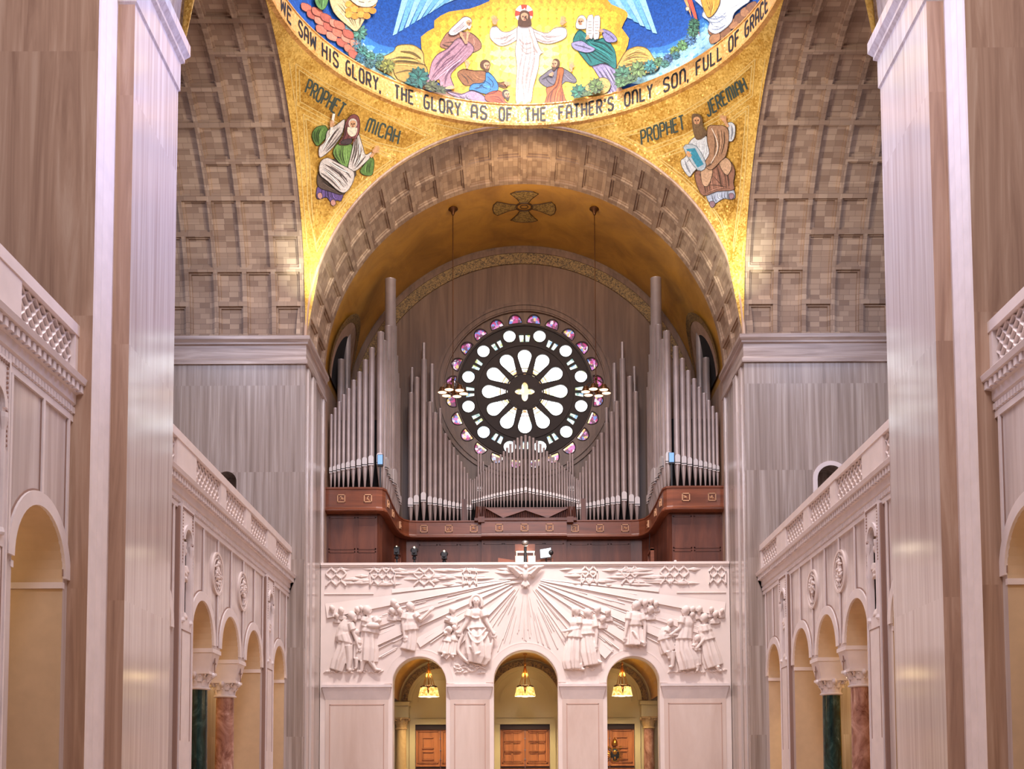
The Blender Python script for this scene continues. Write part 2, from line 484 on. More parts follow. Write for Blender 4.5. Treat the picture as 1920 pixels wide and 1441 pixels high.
def inside(p, loop):
    x, y = p; c = False; n = len(loop)
    for i in range(n):
        x1, y1 = loop[i][0], loop[i][1]; x2, y2 = loop[i - 1][0], loop[i - 1][1]
        if (y1 > y) != (y2 > y) and x < (x2 - x1) * (y - y1) / (y2 - y1) + x1:
            c = not c
    return c


def cdt(outer, holes=(), extra=()):
    vs = []; es = []
    for loop in [outer] + list(holes):
        b = len(vs); n = len(loop)
        vs += [Vector((p[0], p[1])) for p in loop]
        es += [(b + k, b + (k + 1) % n) for k in range(n)]
    vs += [Vector(p) for p in extra]
    r = G.delaunay_2d_cdt(vs, es, [], 0, 1e-6)
    P, T = r[0], r[2]
    out = []
    for t in T:
        c = (sum(P[k].x for k in t) / 3, sum(P[k].y for k in t) / 3)
        if inside(c, outer) and not any(inside(c, h) for h in holes):
            a, b, d = (P[k] for k in t)
            out.append(tuple(t) if (b - a).cross(d - a) > 0 else tuple(reversed(t)))
    return out, P


def smooth_loop(pts, k=4, closed=True):
    out = []; n = len(pts)
    rng = range(n) if closed else range(n - 1)
    for i in rng:
        g = lambda j: Vector(pts[j % n]) if closed else Vector(pts[max(0, min(n - 1, j))])
        p0, p1, p2, p3 = g(i - 1), g(i), g(i + 1), g(i + 2)
        for s in range(k):
            t = s / k
            out.append(0.5 * ((2 * p1) + (p2 - p0) * t + (2 * p0 - 5 * p1 + 4 * p2 - p3) * t * t + (3 * p1 - p0 - 3 * p2 + p3) * t ** 3))
    if not closed:
        out.append(Vector(pts[-1]))
    return out


def arc_pts(cx_, cz, r, a0, a1, n):
    return [(cx_ + r * cos(a0 + (a1 - a0) * k / n), cz + r * sin(a0 + (a1 - a0) * k / n)) for k in range(n + 1)]


def arch_loop(c, half, z0, zs, n=24):
    return [(c - half, z0), (c + half, z0)] + arc_pts(c, zs, half, 0, pi, n)


def circ(c, z, r, n=32):
    return [(c + r * cos(2 * pi * k / n), z + r * sin(2 * pi * k / n)) for k in range(n)]


def rect(a, b, c, d):
    return [(a, c), (b, c), (b, d), (a, d)]


def thing(name, label, cat, loc=(0, 0, 0), group=None):
    o = bpy.data.objects.new(name, None)
    COL.objects.link(o)
    o.empty_display_size = 0.3
    o.location = loc
    return tag(o, label, cat, group)


def tag(o, label, cat, group=None):
    o['label'] = label; o['category'] = cat
    if group:
        o['group'] = group
    return o


def remeshed(mb, name, mats, voxel, parent=None, it=2):
    """weld overlapping closed forms into one continuous skin"""
    me = bpy.data.meshes.new('tmp'); me.from_pydata(mb.v, [], mb.f)
    o = bpy.data.objects.new('tmp', me); COL.objects.link(o)
    r = o.modifiers.new('r', 'REMESH'); r.mode = 'VOXEL'; r.voxel_size = voxel; r.use_smooth_shade = True
    s = o.modifiers.new('s', 'SMOOTH'); s.factor = 0.5; s.iterations = it
    dg = bpy.context.evaluated_depsgraph_get(); dg.update()
    nm = bpy.data.meshes.new_from_object(o.evaluated_get(dg)); nm.name = name
    bpy.data.objects.remove(o); bpy.data.meshes.remove(me)
    nm.materials.clear()
    for m in (mats if isinstance(mats, (list, tuple)) else [mats]):
        nm.materials.append(m)
    nm.shade_smooth()
    q = bpy.data.objects.new(name, nm); COL.objects.link(q)
    if parent:
        q.parent = parent
        if parent.type == 'EMPTY':
            q.location = -Vector(parent.location)
    return q

# ------------------------------------------------------------------ the setting
D1, DR, YN1, YN2, ZS, RA, XA, YB, YDW, YW = 51.9, 57.2, 28.17, 31.9, 22.0, 10.0, 10.6, 56.3, 62.0, 64.0
YC = 41.9
mb = MB(); mb.box(-18, 18, 2, 66, -0.3, 0.0)
mb.build('floor', M_floor, kind='structure')


def coffers(mb, P, u0, u1, v0, v1, nu, nv, marg, rib, seg=4, merges=(), d1=0.11, d2=0.09):
    """coffered shell; P(u, v, depth) -> xyz, u in metres along, v in metres around"""
    du = (u1 - u0) / nu; dv = (v1 - v0) / nv

    def strip(ua, ub, va, vb, da, db, n):
        for k in range(n):
            a = va + (vb - va) * k / n; b = va + (vb - va) * (k + 1) / n
            i = [mb.add(P(x, y, d), (x, y)) for x, y, d in ((ua, a, da), (ub, a, db), (ub, b, db), (ua, b, da))]
            mb.face(i, 0)

    def frame(a, b, c, d, e, f, g, h, dep, n):
        strip(a, e, c, d, dep, dep, n); strip(f, b, c, d, dep, dep, n)
        strip(e, f, c, g, dep, dep, 1); strip(e, f, h, d, dep, dep, 1)

    def walls(e, f, g, h, da, db, n):
        strip(e, e, g, h, da, db, n); strip(f, f, g, h, db, da, n)
        for y in (g, h):
            i = [mb.add(P(x, y, d), (x, y + (0.03 if d == db else 0))) for x, d in ((e, da), (f, da), (f, db), (e, db))]
            mb.face(i if y == g else i[::-1], 0)
    done = set()
    for j in range(nv):
        for i in range(nu):
            if (i, j) in done:
                continue
            tall = 2 if ((i, j) in merges and j + 1 < nv) else 1
            if tall == 2:
                done.add((i, j + 1))
            a, b = u0 + i * du, u0 + (i + 1) * du
            c, d = v0 + j * dv, v0 + (j + tall) * dv
            n = seg * tall
            e, f, g, h = a + rib, b - rib, c + rib, d - rib
            frame(a, b, c, d, e, f, g, h, 0, n)
            walls(e, f, g, h, 0, d1, n)
            e2, f2, g2, h2 = e + 0.09, f - 0.09, g + 0.09, h - 0.09
            frame(e, f, g, h, e2, f2, g2, h2, d1, n)
            walls(e2, f2, g2, h2, d1, d1 + d2, n)
            strip(e2, f2, g2, h2, d1 + d2, d1 + d2, n)


SIDE = {-1: 'left', 1: 'right'}
rng = random.Random(5)
for s in (-1, 1):
    nm = SIDE[s]
    # ---- coffered barrel vault over the side recess
    mb = MB(s)
    Pv = lambda u, v, d: (10.14 + u, YC + (RA + d) * cos(v / RA), ZS + (RA + d) * sin(v / RA))
    mer = set()
    for i in range(5):
        j = 0
        while j < 20:
            if rng.random() < 0.30:
                mer.add((i, j)); j += 2
            else:
                j += 1
    coffers(mb, Pv, 0.0, 6.55, 0.05, 0.05 + 1.495 * 21 - 0.04, 5, 21, 0.1, 0.10, 3, mer)
    # edge band and outer rim of the vault at the nave side
    n = 72
    for k in range(n):
        a0, a1 = pi * k / n, pi * (k + 1) / n
        for (ua, ub, da, db) in ((-0.14, 0.0, 0, 0), (-0.14, -0.14, 0.5, 0.0)):
            i = [mb.add(Pv(ua, RA * a0, da), (ua, RA * a0)), mb.add(Pv(ub, RA * a0, db), (ub, RA * a0)), mb.add(Pv(ub, RA * a1, db), (ub, RA * a1)), mb.add(Pv(ua, RA * a1, da), (ua, RA * a1))]
            mb.face(i, 0)
    mb.build('ceiling_%s_vault' % nm, M_block, kind='structure')

    # ---- far pier: front wall with the dark arched opening on the gallery, reveal under the great arch
    mb = MB(s)
    al = arch_loop(13.55 if s < 0 else 13.85, 0.46 if s < 0 else 0.62, 11.0, 15.35, 16)
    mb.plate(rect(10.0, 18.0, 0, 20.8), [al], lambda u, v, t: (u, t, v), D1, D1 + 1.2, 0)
    mb.box(10.0, 18.0, D1 + 1.2, DR + 0.2, 0, 20.8, 0)
    if s > 0:
        mb.plate([(13.85 - 0.82, 11), (13.85 + 0.82, 11)] + arc_pts(13.85, 15.35, 0.82, 0, pi, 16), [al], lambda u, v, t: (u, t, v), D1 - 0.05, D1 + 0.1, 1)
    mb.build('wall_%s_far_pier' % nm, [M_far, M_trim], kind='structure')
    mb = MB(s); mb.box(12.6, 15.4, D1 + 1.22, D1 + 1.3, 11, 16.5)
    mb.build('wall_%s_alcove' % nm, M_dark, kind='structure')  # near-black board stands in for the unlit depth of the opening
    # fluted corner moulding on the reveal below the cornice
    mb = MB(s)
    for y0, y1, x in ((D1 + 0.5, D1 + 1.0, 9.93), (D1 + 1.6, D1 + 2.3, 9.90), (DR - 0.6, DR - 0.25, 9.93)):
        mb.box(x, 10.02, y0, y1, 0, 20.8)
    mb.build('trim_%s_reveal' % nm, M_pier, kind='structure')
    # ---- cornice at the springing
    mb = MB(s)
    prof = [(0.0, 20.75), (0.10, 20.75), (0.10, 20.95), (0.0 + 0.03, 21.0), (0.03, 21.62), (0.12, 21.66), (0.12, 21.74), (0.22, 21.86), (0.22, 22.02), (0.0, 22.02)]
    path = lambda o: [(18.0, D1 - o), (10.0 - o, D1 - o), (10.0 - o, DR + 0.0)]
    rr = [[(x, y, z) for x, y in path(o)] for o, z in prof]
    for A, B in zip(rr, rr[1:]):
        for k in range(2):
            mb.quad(A[k], A[k + 1], B[k + 1], B[k])
    mb.quad((18, D1 - 0.22, 22.02), (9.78, D1 - 0.22, 22.02), (9.78, DR, 22.02), (18, DR, 22.02))
    mb.build('trim_%s_cornice' % nm, M_band, kind='structure', smooth=30)

    # ---- near pier
    mb = MB(s)
    plan = [(18, 26.4), (10.25, 26.4), (10.28, 26.62), (10.24, 26.85), (10.30, 27.05), (10.26, 27.3), (10.33, 27.5), (10.30, 27.75), (10.38, 27.95), (10.42, YN1), (10.0, YN1), (10.0, YN2), (18, YN2)]
    cols = [1, 2, 2, 2, 2, 2, 2, 2, 2, 1, 0, 1]
    for k in range(len(plan) - 1):
        (xa, ya), (xb, yb) = plan[k], plan[k + 1]
        mb.quad((xa, ya, 0), (xb, yb, 0), (xb, yb, 33), (xa, ya, 33), cols[k])
    mb.build('wall_%s_near_pier' % nm, [M_pier, M_brown, M_trim], kind='structure')
    mb = MB(s)
    prof = [(0.0, 21.35), (0.05, 21.40), (0.05, 22.2), (0.14, 22.28), (0.14, 22.38), (0.26, 22.55), (0.26, 22.85), (0.0, 22.85)]
    path = lambda o: [(10.42, YN1 - o), (10.0 - o, YN1 - o), (10.0 - o, YN2 + o), (18, YN2 + o)]
    rr = [[(x, y, z) for x, y in path(o)] for o, z in prof]
    for A, B in zip(rr, rr[1:]):
        for k in range(3):
            mb.quad(A[k], A[k + 1], B[k + 1], B[k])
    mb.build('trim_%s_near_cornice' % nm, M_pier, kind='structure', smooth=30)

    # ---- arcade walls
    for tagn, y0, y1, arches, panels in (
            ('', YN2, D1, ((32.9, 1.30), (37.75, 1.31), (41.45, 1.31), (45.15, 1.31), (50.0, 1.27)), None),
            ('_near', 14.0, 26.45, ((24.8, 1.34), (20.0, 1.31), (16.3, 1.31)), None)):
        mb = MB(s)
        if tagn == '':
            (ca, ra_), (cb, rb_), (cc, rc_) = arches[1:4]
            tri = [(ca - ra_, 0.02), (cc + rc_, 0.02)]
            for c, r in ((cc, rc_), (cb, rb_), (ca, ra_)):
                tri += ([(c + r, 6.26)] if c != cc else []) + arc_pts(c, 6.35, r, 0, pi, 20) + ([(c - r, 6.26)] if c != ca else [])
            holes = [tri] + [arch_loop(c, r, 0.02, 6.35, 20) for c, r in (arches[0], arches[4])]
        else:
            holes = [arch_loop(c, r, 0.02, 6.35, 20) for c, r in arches]
        mp = lambda u, v, t: (t, u, v)
        holes += [arch_loop(q_, 0.36, 6.75, 9.15, 12) for q_ in (35.5, 47.6, 22.2) if y0 < q_ < y1]
        mb.plate(rect(y0, y1, 0, 10.7), holes, mp, XA + 0.12, XA + 1.35, 0, 1)
        # archivolt rings, a hair proud of the panels
        for c, r in arches:
            ring = arc_pts(c, 6.35, r + 0.30, 0, pi, 24) + arc_pts(c, 6.35, r, pi, 0, 24)
            mb.plate(ring, [], mp, XA + 0.05, XA + 0.13, 2)
            ring = arc_pts(c, 6.35, r + 0.345, 0, pi, 24) + arc_pts(c, 6.35, r + 0.30, pi, 0, 24)
            mb.plate(ring, [], mp, XA + 0.10, XA + 0.13, 3)  # dark ring paints shade around the archivolt
            # moulding where the arch springs, running through the jamb
            for d in ((-1, 1) if tagn else (-1,) if c in (37.75,) else (1,) if c == 45.15 else (-1, 1) if c in (32.9, 50.0) else ()):
                mb.box(XA + 0.10, XA + 1.38, c + d * r - 0.06, c + d * r + 0.06, 6.12, 6.26, 2)
        mb.build('wall_%s%s_arcade' % (nm, tagn), [M_panel, M_jamb, M_trim, M_groove], kind='structure')
        # pale fillets between the marble panels
        mb = MB(s)
        ys = [c for c, r in arches] + ([39.6, 43.3, 36.35, 46.65, 48.7, 51.4, 34.4] if tagn == '' else [23.2, 26.2])
        for c in ys:
            isarch = any(abs(c - a[0]) < 0.01 for a in arches)
            zb = 6.35 + 1.31 + 0.3 if isarch else 6.4
            mb.box(XA + 0.06, XA + 0.13, c - 0.05, c + 0.05, zb, 10.05)
            for d in (-1, 1):
                mb.box(XA + 0.10, XA + 0.13, c + d * 0.065 - 0.014, c + d * 0.065 + 0.014, zb, 10.0, 1)  # dark lines paint shade along the fillet edges
        mb.box(XA + 0.06, XA + 0.13, y0, y1, 10.05, 10.2)
        mb.build('trim_%s%s_fillets' % (nm, tagn), [M_trim, M_groove], kind='structure')
        # ---- cornice with dentils
        mb = MB(s)
        prof = [(0.0, 10.2), (0.06, 10.22), (0.06, 10.42), (0.12, 10.46), (0.12, 10.68), (0.18, 10.70), (0.18, 10.86), (0.34, 10.90), (0.38, 11.02), (0.34, 11.06), (0.05, 11.08)]
        x_ = XA + 0.12
        for (o1, z1), (o2, z2) in zip(prof, prof[1:]):
            mb.quad((x_ - o1, y0, z1), (x_ - o1, y1, z1), (x_ - o2, y1, z2), (x_ - o2, y0, z2))
        n = int((y1 - y0) / 0.26)
        for k in range(n):
            yy = y0 + (k + 0.25) * (y1 - y0) / n
            mb.box(x_ - 0.29, x_ - 0.1, yy, yy + 0.14, 10.70, 10.87)
        n = int((y1 - y0) / 0.16)
        for k in range(n):
            yy = y0 + (k + 0.5) * (y1 - y0) / n
            mb.box(x_ - 0.10, x_ - 0.03, yy - 0.05, yy + 0.05, 10.24, 10.38)
        mb.quad((x_ - 0.06, y1, 10.2), (x_ - 0.38, y1, 11.02), (x_ + 0.2, y1, 11.08), (x_ + 0.2, y1, 10.2))
        mb.build('trim_%s%s_cornice' % (nm, tagn), M_trim, kind='structure')
        # gallery floor and the aisle behind
        mb = MB(s); mb.box(XA + 0.3, 18, y0, y1, 10.75, 10.98)
        mb.build('floor_%s%s_gallery' % (nm, tagn), M_gallery, kind='structure')
    mb = MB(s); mb.box(17.0, 17.3, 14, D1, 10.9, 21.9); mb.box(17.0, 17.3, 14, 26.5, 21.9, 34)
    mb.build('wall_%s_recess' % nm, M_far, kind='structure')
    mb = MB(s); mb.box(16.6, 16.8, 14, D1, 0, 10.75)
    mb.build('wall_%s_aisle' % nm, M_aisle, kind='structure')

    # ---- carved balustrade panels (things): openwork lattice between solid posts
    def balustrade(ya, yb, lats, lab):
        t = thing('balustrade', lab, 'balustrade', (s * XA, (ya + yb) / 2, 11.05), 'pierced stone gallery balustrades')
        b = MB(s)
        b.box(XA - 0.05, XA + 0.30, ya, yb, 12.06, 12.32)
        b.box(XA - 0.02, XA + 0.27, ya, yb, 11.05, 11.24)
        e = [ya] + [q for l in lats for q in l] + [yb]
        for q in range(0, len(e), 2):
            b.box(XA - 0.02, XA + 0.27, e[q], e[q + 1], 11.24, 12.06)
        b.build('rail', M_white, t)
        for la, lb in lats:
            b = MB(s); b.box(XA + 0.235, XA + 0.265, la, lb, 11.24, 12.06); b.build('backing_panel', M_latticeshade, t)  # added dark panel, imitates the shade behind the lattice openings
            b = MB(s)
            n = max(3, round((lb - la) / 0.37)); p = (lb - la) / n
            for k in range(n + 1):
                for d in (-1, 1):
                    # interlaced ogee ribs
                    pts = []
                    for q in range(21):
                        f = q / 20
                        yy = la + k * p + d * p * 0.5 * (1 - cos(2 * pi * f * 2.5)) * 0.5
                        if la - 0.02 <= yy <= lb + 0.02:
                            pts.append((XA + 0.10, yy, 11.22 + 0.86 * f))
                        else:
                            if len(pts) > 1:
                                b.tube([(q_[0] + 0.03, q_[1], q_[2]) for q_ in pts], 0.075, 8, flat=0.42)
                            pts = []
                    if len(pts) > 1:
                        b.tube([(q_[0] + 0.03, q_[1], q_[2]) for q_ in pts], 0.075, 8, flat=0.42)
            b.build('lattice_panel', M_white, t)
    near = 'beside the first bay pier in front'
    balustrade(YN2, D1, [(31.95, 34.3), (36.42, 39.49), (40.2, 43.2), (44.0, 47.0), (48.63, 51.7)],
               'long pierced stone balustrade above the arcade on the %s side of the domed bay' % nm)
    balustrade(14.0, 26.4, [(18.6, 21.4), (23.33, 26.2)],
               'pierced stone balustrade ending at the tall near pier on the %s edge of the photo' % nm)

    # ---- statue pilasters: framed niche, engraved panel below
    for yc, zoff in ((35.5, 0), (47.6, 0), (22.2, 0)):
        mb = MB(s)
        x_ = XA - 0.02
        niche = arch_loop(yc, 0.36, 6.75, 9.15, 12)
        mb.plate(rect(yc - 0.68, yc + 0.68, 0, 10.2), [niche], lambda u, v, t: (t, u, v), x_, XA + 0.16, 0)
        mb.box(XA + 0.62, XA + 0.65, yc - 0.45, yc + 0.45, 6.7, 9.6, 1)      # back of the niche, its shade put into the colour
        for d in (-1, 1):
            mb.box(x_ - 0.03, x_ + 0.02, yc + d * 0.64 - 0.03, yc + d * 0.64 + 0.03, 0, 10.2, 0)
            for q in range(18):
                mb.box(x_ - 0.03, x_ + 0.02, yc + d * 0.54 - 0.025, yc + d * 0.54 + 0.025, 8.4 + q * 0.098, 8.44 + q * 0.098, 1)
            mb.lathe([(0.07, 6.6), (0.09, 6.65), (0.06, 6.75), (0.06, 8.7), (0.10, 8.95), (0.10, 9.05)], (x_, yc + d * 0.42, 0), 8, 0)
        for d in (-1, 1):
            mb.box(x_ + 0.02, XA + 0.14, yc + d * 0.73 - 0.05, yc + d * 0.73 + 0.05, 0, 10.1, 1)  # dark strips paint shade on the pilaster side returns
        for q in range(12):
            mb.box(x_ - 0.03, x_ + 0.02, yc - 0.55 + q * 0.1, yc - 0.5 + q * 0.1, 10.05, 10.12, 1)
        ring = arc_pts(yc, 9.15, 0.50, 0, pi, 14) + arc_pts(yc, 9.15, 0.37, pi, 0, 14)
        mb.plate(ring, [], lambda u, v, t: (t, u, v), x_ - 0.06, x_, 0)
        # sunk tablet below, with rows of cut characters too small to read
        for a, b_, c, d in ((yc - 0.5, yc + 0.5, 6.35, 6.38), (yc - 0.5, yc - 0.47, 3.0, 6.38), (yc + 0.47, yc + 0.5, 3.0, 6.38)):
            mb.box(x_ - 0.012, x_ + 0.01, a, b_, c, d, 1)
        mb.build('trim_%s_pilaster' % nm, [M_trim, M_groove], kind='structure')

# ---- near transverse arch
mb = MB()
n = 60
for k in range(n):
    a0, a1 = pi * k / n, pi * (k + 1) / n
    for (ya, ra, yb, rb) in ((YN1, 13.0, YN1, 10.0), (YN1, 10.0, YN2, 10.0), (YN2, 10.0, YN2, 11.5)):
        mb.quad((ra * cos(a0), ya, 22.85 + ra * sin(a0)), (rb * cos(a0), yb, 22.85 + rb * sin(a0)), (rb * cos(a1), yb, 22.85 + rb * sin(a1)), (ra * cos(a1), ya, 22.85 + ra * sin(a1)))
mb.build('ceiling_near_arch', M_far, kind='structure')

# ---- far great arch: coffered underside
mb = MB()
Pa = lambda u, v, d: ((RA + d) * cos(v / RA), D1 + u, ZS + (RA + d) * sin(v / RA))
L = pi * RA
coffers(mb, Pa, 0.75, DR - D1 - 0.25, 0.0, L, 2, 22, 0.1, 0.14, 3, (), 0.08, 0.07)
n = 88
for k in range(n):
    v0, v1 = L * k / n, L * (k + 1) / n
    for (ua, ub, da, db) in ((0.0, 0.75, 0, 0), (DR - D1 - 0.25, DR - D1, 0, 0), (0, 0, 0.45, 0), (DR - D1, DR - D1, 0, 0.6)):
        i = [mb.add(Pa(u, v, d), (u + d, v)) for u, v, d in ((ua, v0, da), (ub, v0, db), (ub, v1, db), (ua, v1, da))]
        mb.face(i, 0)
# a roll moulding along the front edge
mb.build('ceiling_far_arch', M_block, kind='structure')
mb = MB()
mb.rings([[((RA + 0.02 + 0.10 * cos(q)) * cos(a), D1 - 0.02 + 0.10 * sin(q), ZS + (RA + 0.02 + 0.10 * cos(q)) * sin(a)) for q in [2 * pi * j / 8 for j in range(8)]] for a in [pi * k / 90 for k in range(91)]])
mb.build('trim_far_arch', M_brown, kind='structure', smooth=60)

# ---- organ bay: barrel ceiling, side walls, rose-window wall
mb = MB()
n = 64
for k in range(n):
    a0, a1 = pi * k / n, pi * (k + 1) / n
    mb.quad((RA * cos(a0), DR, ZS + RA * sin(a0)), (RA * cos(a0), YW, ZS + RA * sin(a0)), (RA * cos(a1), YW, ZS + RA * sin(a1)), (RA * cos(a1), DR, ZS + RA * sin(a1)))
for s in (-1, 1):
    mb.quad((s * RA, DR, 10), (s * RA, YW, 10), (s * RA, YW, ZS), (s * RA, DR, ZS), 1)
mb.build('ceiling_organ_bay', [M_ceilg, M_brown], kind='structure', smooth=40)
# side lunettes of the bay: near-black face painting the recess shade, and ornamental arch band
for s in (-1, 1):
    mb = MB(s)
    yl = 60.75
    xs = lambda z: 9.93 if z < ZS else sqrt(max(0.1, RA * RA - (z - ZS) ** 2)) - 0.07
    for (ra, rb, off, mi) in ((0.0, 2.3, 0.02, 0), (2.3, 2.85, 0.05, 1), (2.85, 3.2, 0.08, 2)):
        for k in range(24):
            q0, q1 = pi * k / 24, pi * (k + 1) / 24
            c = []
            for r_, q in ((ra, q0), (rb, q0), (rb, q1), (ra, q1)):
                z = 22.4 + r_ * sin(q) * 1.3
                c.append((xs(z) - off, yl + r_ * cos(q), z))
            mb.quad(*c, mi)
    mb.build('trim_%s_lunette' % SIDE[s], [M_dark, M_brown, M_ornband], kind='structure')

RZ, RX = 23.63, 0.09
mb = MB()
loop = [(-RA, 10.0), (RA, 10.0)] + arc_pts(0, ZS, RA, 0, pi, 48)
mb.plate(loop, [circ(RX, RZ, 4.62, 64)], lambda u, v, t: (u, t, v), YW, YW + 0.6, 0)
mb.build('wall_rose', M_rosew, kind='structure')
mb = MB()
for (ra, rb, ya, mi) in ((9.72, 9.98, YW - 0.18, 0), (9.12, 9.72, YW - 0.12, 1)):
    ring = arc_pts(0, ZS - 0.2, rb, 0, pi, 64) + arc_pts(0, ZS - 0.2, ra, pi, 0, 64)
    mb.plate(ring, [], lambda u, v, t: (u, t, v), ya, YW + 0.02, mi)
mb.build('trim_rose_arch', [M_rosew, M_ornband], kind='structure')
mb = MB()
for (ra, rb, ya) in ((4.55, 4.62, YW - 0.10), (4.62, 4.82, YW - 0.16), (4.82, 4.9, YW - 0.06), (4.9, 5.06, YW - 0.12)):
    mb.plate(circ(RX, RZ, rb, 72), [circ(RX, RZ, ra, 72)], lambda u, v, t: (u, t, v), ya, YW + 0.05)
mb.build('trim_rose_ring', M_rosew, kind='structure')

# ---- rose window: stone tracery plate pierced by the lights, glass behind
K = 0.02993


def polar(r, deg):
    a = RAD(90 - deg)
    return (RX + r * cos(a), RZ + r * sin(a))


def local(r, deg, pts):
    """points (tangential, radial) about a ring position"""
    a = RAD(90 - deg)
    return [(RX + (r + q) * cos(a) + p * sin(a), RZ + (r + q) * sin(a) - p * cos(a)) for p, q in pts]


petals, rounds, pairs, moons = [], [], [], []
for k in range(12):
    d = 30 * k
    head = [(0.41 * cos(a), 0.41 * sin(a)) for a in [RAD(-20 + 220 * j / 14) for j in range(15)]]
    petals.append(local(2.02, d, head + [(-0.10, -1.06), (0.10, -1.06)]))
    rounds.append(local(3.28, d + 15, [(0.37 * cos(2 * pi * j / 20), 0.37 * sin(2 * pi * j / 20)) for j in range(20)]))
    for q in (-1, 1):
        pairs.append(local(3.06, d, [(q * 0.05, -0.22), (q * 0.25, -0.22), (q * 0.33, 0.24), (q * 0.05, 0.24)]))
for k in range(24):
    moons.append(local(3.92, 7.5 + 15 * k, [(-0.37, 0.0)] + [(0.37, 0.0)] + [(0.37 * cos(pi * j / 12), 0.10 + 0.42 * sin(pi * j / 12)) for j in range(13)]))
quat = []
for k in range(4):
    quat += local(0.33, 90 * k, [(0.18 * cos(RAD(-45 + 270 * (j / 8))), 0.22 * sin(RAD(-45 + 270 * (j / 8)))) for j in range(9)])[::-1]
quatc = [polar(0.56 if k % 2 == 0 else 0.30, 22.5 * k) for k in range(0)]
qloop = smooth_loop([polar(r, a) for a, r in ((0, .57), (14, .5), (28, .38), (45, .26), (62, .38), (76, .5), (90, .57), (104, .5), (118, .38), (135, .26), (152, .38), (166, .5), (180, .57), (194, .5), (208, .38), (225, .26), (242, .38), (256, .5), (270, .57), (284, .5), (298, .38), (315, .26), (332, .38), (346, .5))], 2)
mb = MB()
mp = lambda u, v, t: (u, t, v)
mb.plate(circ(RX, RZ, 3.84, 72), petals + rounds + pairs + [qloop], mp, YW + 0.10, YW + 0.40)
mb.plate(circ(RX, RZ, 4.60, 72), moons + [circ(RX, RZ, 3.84, 72)], mp, YW + 0.10, YW + 0.40, 1)
for ra, rb, yy in ((2.62, 2.74, YW + 0.03), (3.74, 3.84, YW + 0.0), (1.0, 1.08, YW + 0.05)):
    mb.plate(circ(RX, RZ, rb, 64), [circ(RX, RZ, ra, 64)], mp, yy, YW + 0.12)


def lead(loop, r=0.022):
    pts = [(p[0], YW + 0.09, p[1]) for p in loop]
    mb.tube(pts + [pts[0]], r, 5)


for lp in petals + rounds + moons:
    lead(lp, 0.03)
win = mb.build('window_1', [M_tracery, M_rosew], kind='structure')
win['label'] = 'round stone traceried window with lit stained glass'
gb = MB()
for grp, mi in ((petals, 0), (rounds, 0), (pairs, 1), (moons, 2), ([qloop], 3)):
    for lp in grp:
        tr, P = cdt(lp)
        ids = [gb.add((p[0], YW + 0.3, p[1])) for p in P]
        for t in tr:
            gb.face([ids[k] for k in t], mi)
# amber inner tips of the petals and the leading bars
for k in range(12):
    for r0, r1, wd in ((0.98, 1.12, 0.10), (1.14, 1.28, 0.17), (1.34, 1.44, 0.22)):
        lp = local(0, 30 * k, [(-wd, r0), (wd, r0), (wd, r1), (-wd, r1)])
        gb.quad(*[(p[0], YW + 0.27, p[1]) for p in lp], 3)
for k in range(24):
    if 7 <= k <= 16:
        gb.quad(*[(p[0], YW + 0.27, p[1]) for p in local(3.92, 7.5 + 15 * k, [(-0.36, 0.01), (0.36, 0.01), (0.36, 0.10), (-0.36, 0.10)])], 3)
glass = gb.build('glass_pane', [M_glassw, M_glassg, M_glassp, M_glassy], win)
glass['label'] = 'lit stained glass lights'
lb = MB()
for lp in petals:
    pass
for k in range(12):
    for r_ in (1.14, 1.36, 1.60):
        wd = 0.10 + (r_ - 1.0) * 0.35
        a, b = local(0, 30 * k, [(-wd, r_), (wd, r_)])
        lb.tube([(a[0], YW + 0.24, a[1]), (b[0], YW + 0.24, b[1])], 0.014, 4)
    cx_, cz_ = polar(3.28, 15 + 30 * k)
    for q in range(6):
        a = RAD(60 * q + 8 * k)
        lb.tube([(cx_ + 0.14 * cos(a), YW + 0.24, cz_ + 0.14 * sin(a)), (cx_ + 0.34 * cos(a + .3), YW + 0.24, cz_ + 0.34 * sin(a + .3))], 0.010, 4)
lb.build('lead_cames', M_black, win)
# daylight the window throws into the bay

# ------------------------------------------------------------------ gallery front: three arches, impost blocks, relief field
ARCH = ((-5.16, 1.30, 6.50), (0.015, 1.56, 6.55), (5.235, 1.28, 6.50))
WL, WR = -9.98, 9.98
mb = MB()
holes = [arch_loop(c, r, 0.02, zs, 28) for c, r, zs in ARCH]
mb.plate(rect(WL, WR, 0, 12.3), holes, lambda u, v, t: (u, t, v), YB, YB + 0.95, 0)
wf = mb.build('wall_gallery_front', M_relief, kind='structure')
mb = MB()
mb.box(WL, WR, YB - 0.12, YB + 0.6, 12.30, 12.42)
mb.box(WL, WR, YB - 0.06, YB + 0.0, 12.22, 12.30)
for c, r, zs in ARCH:
    for ra, rb, yy in ((r + 0.02, r + 0.10, YB - 0.05), (r + 0.34, r + 0.38, YB - 0.03)):
        ring = arc_pts(c, zs, rb, 0, pi, 36) + arc_pts(c, zs, ra, pi, 0, 36)
        mb.plate(ring, [], lambda u, v, t: (u, t, v), yy, YB + 0.02)
    # plain archivolt band
    ring = arc_pts(c, zs, r + 0.34, 0, pi, 36) + arc_pts(c, zs, r + 0.10, pi, 0, 36)
    mb.plate(ring, [], lambda u, v, t: (u, t, v), YB - 0.025, YB + 0.02)
mb.build('trim_gallery_front', M_relief, kind='structure')
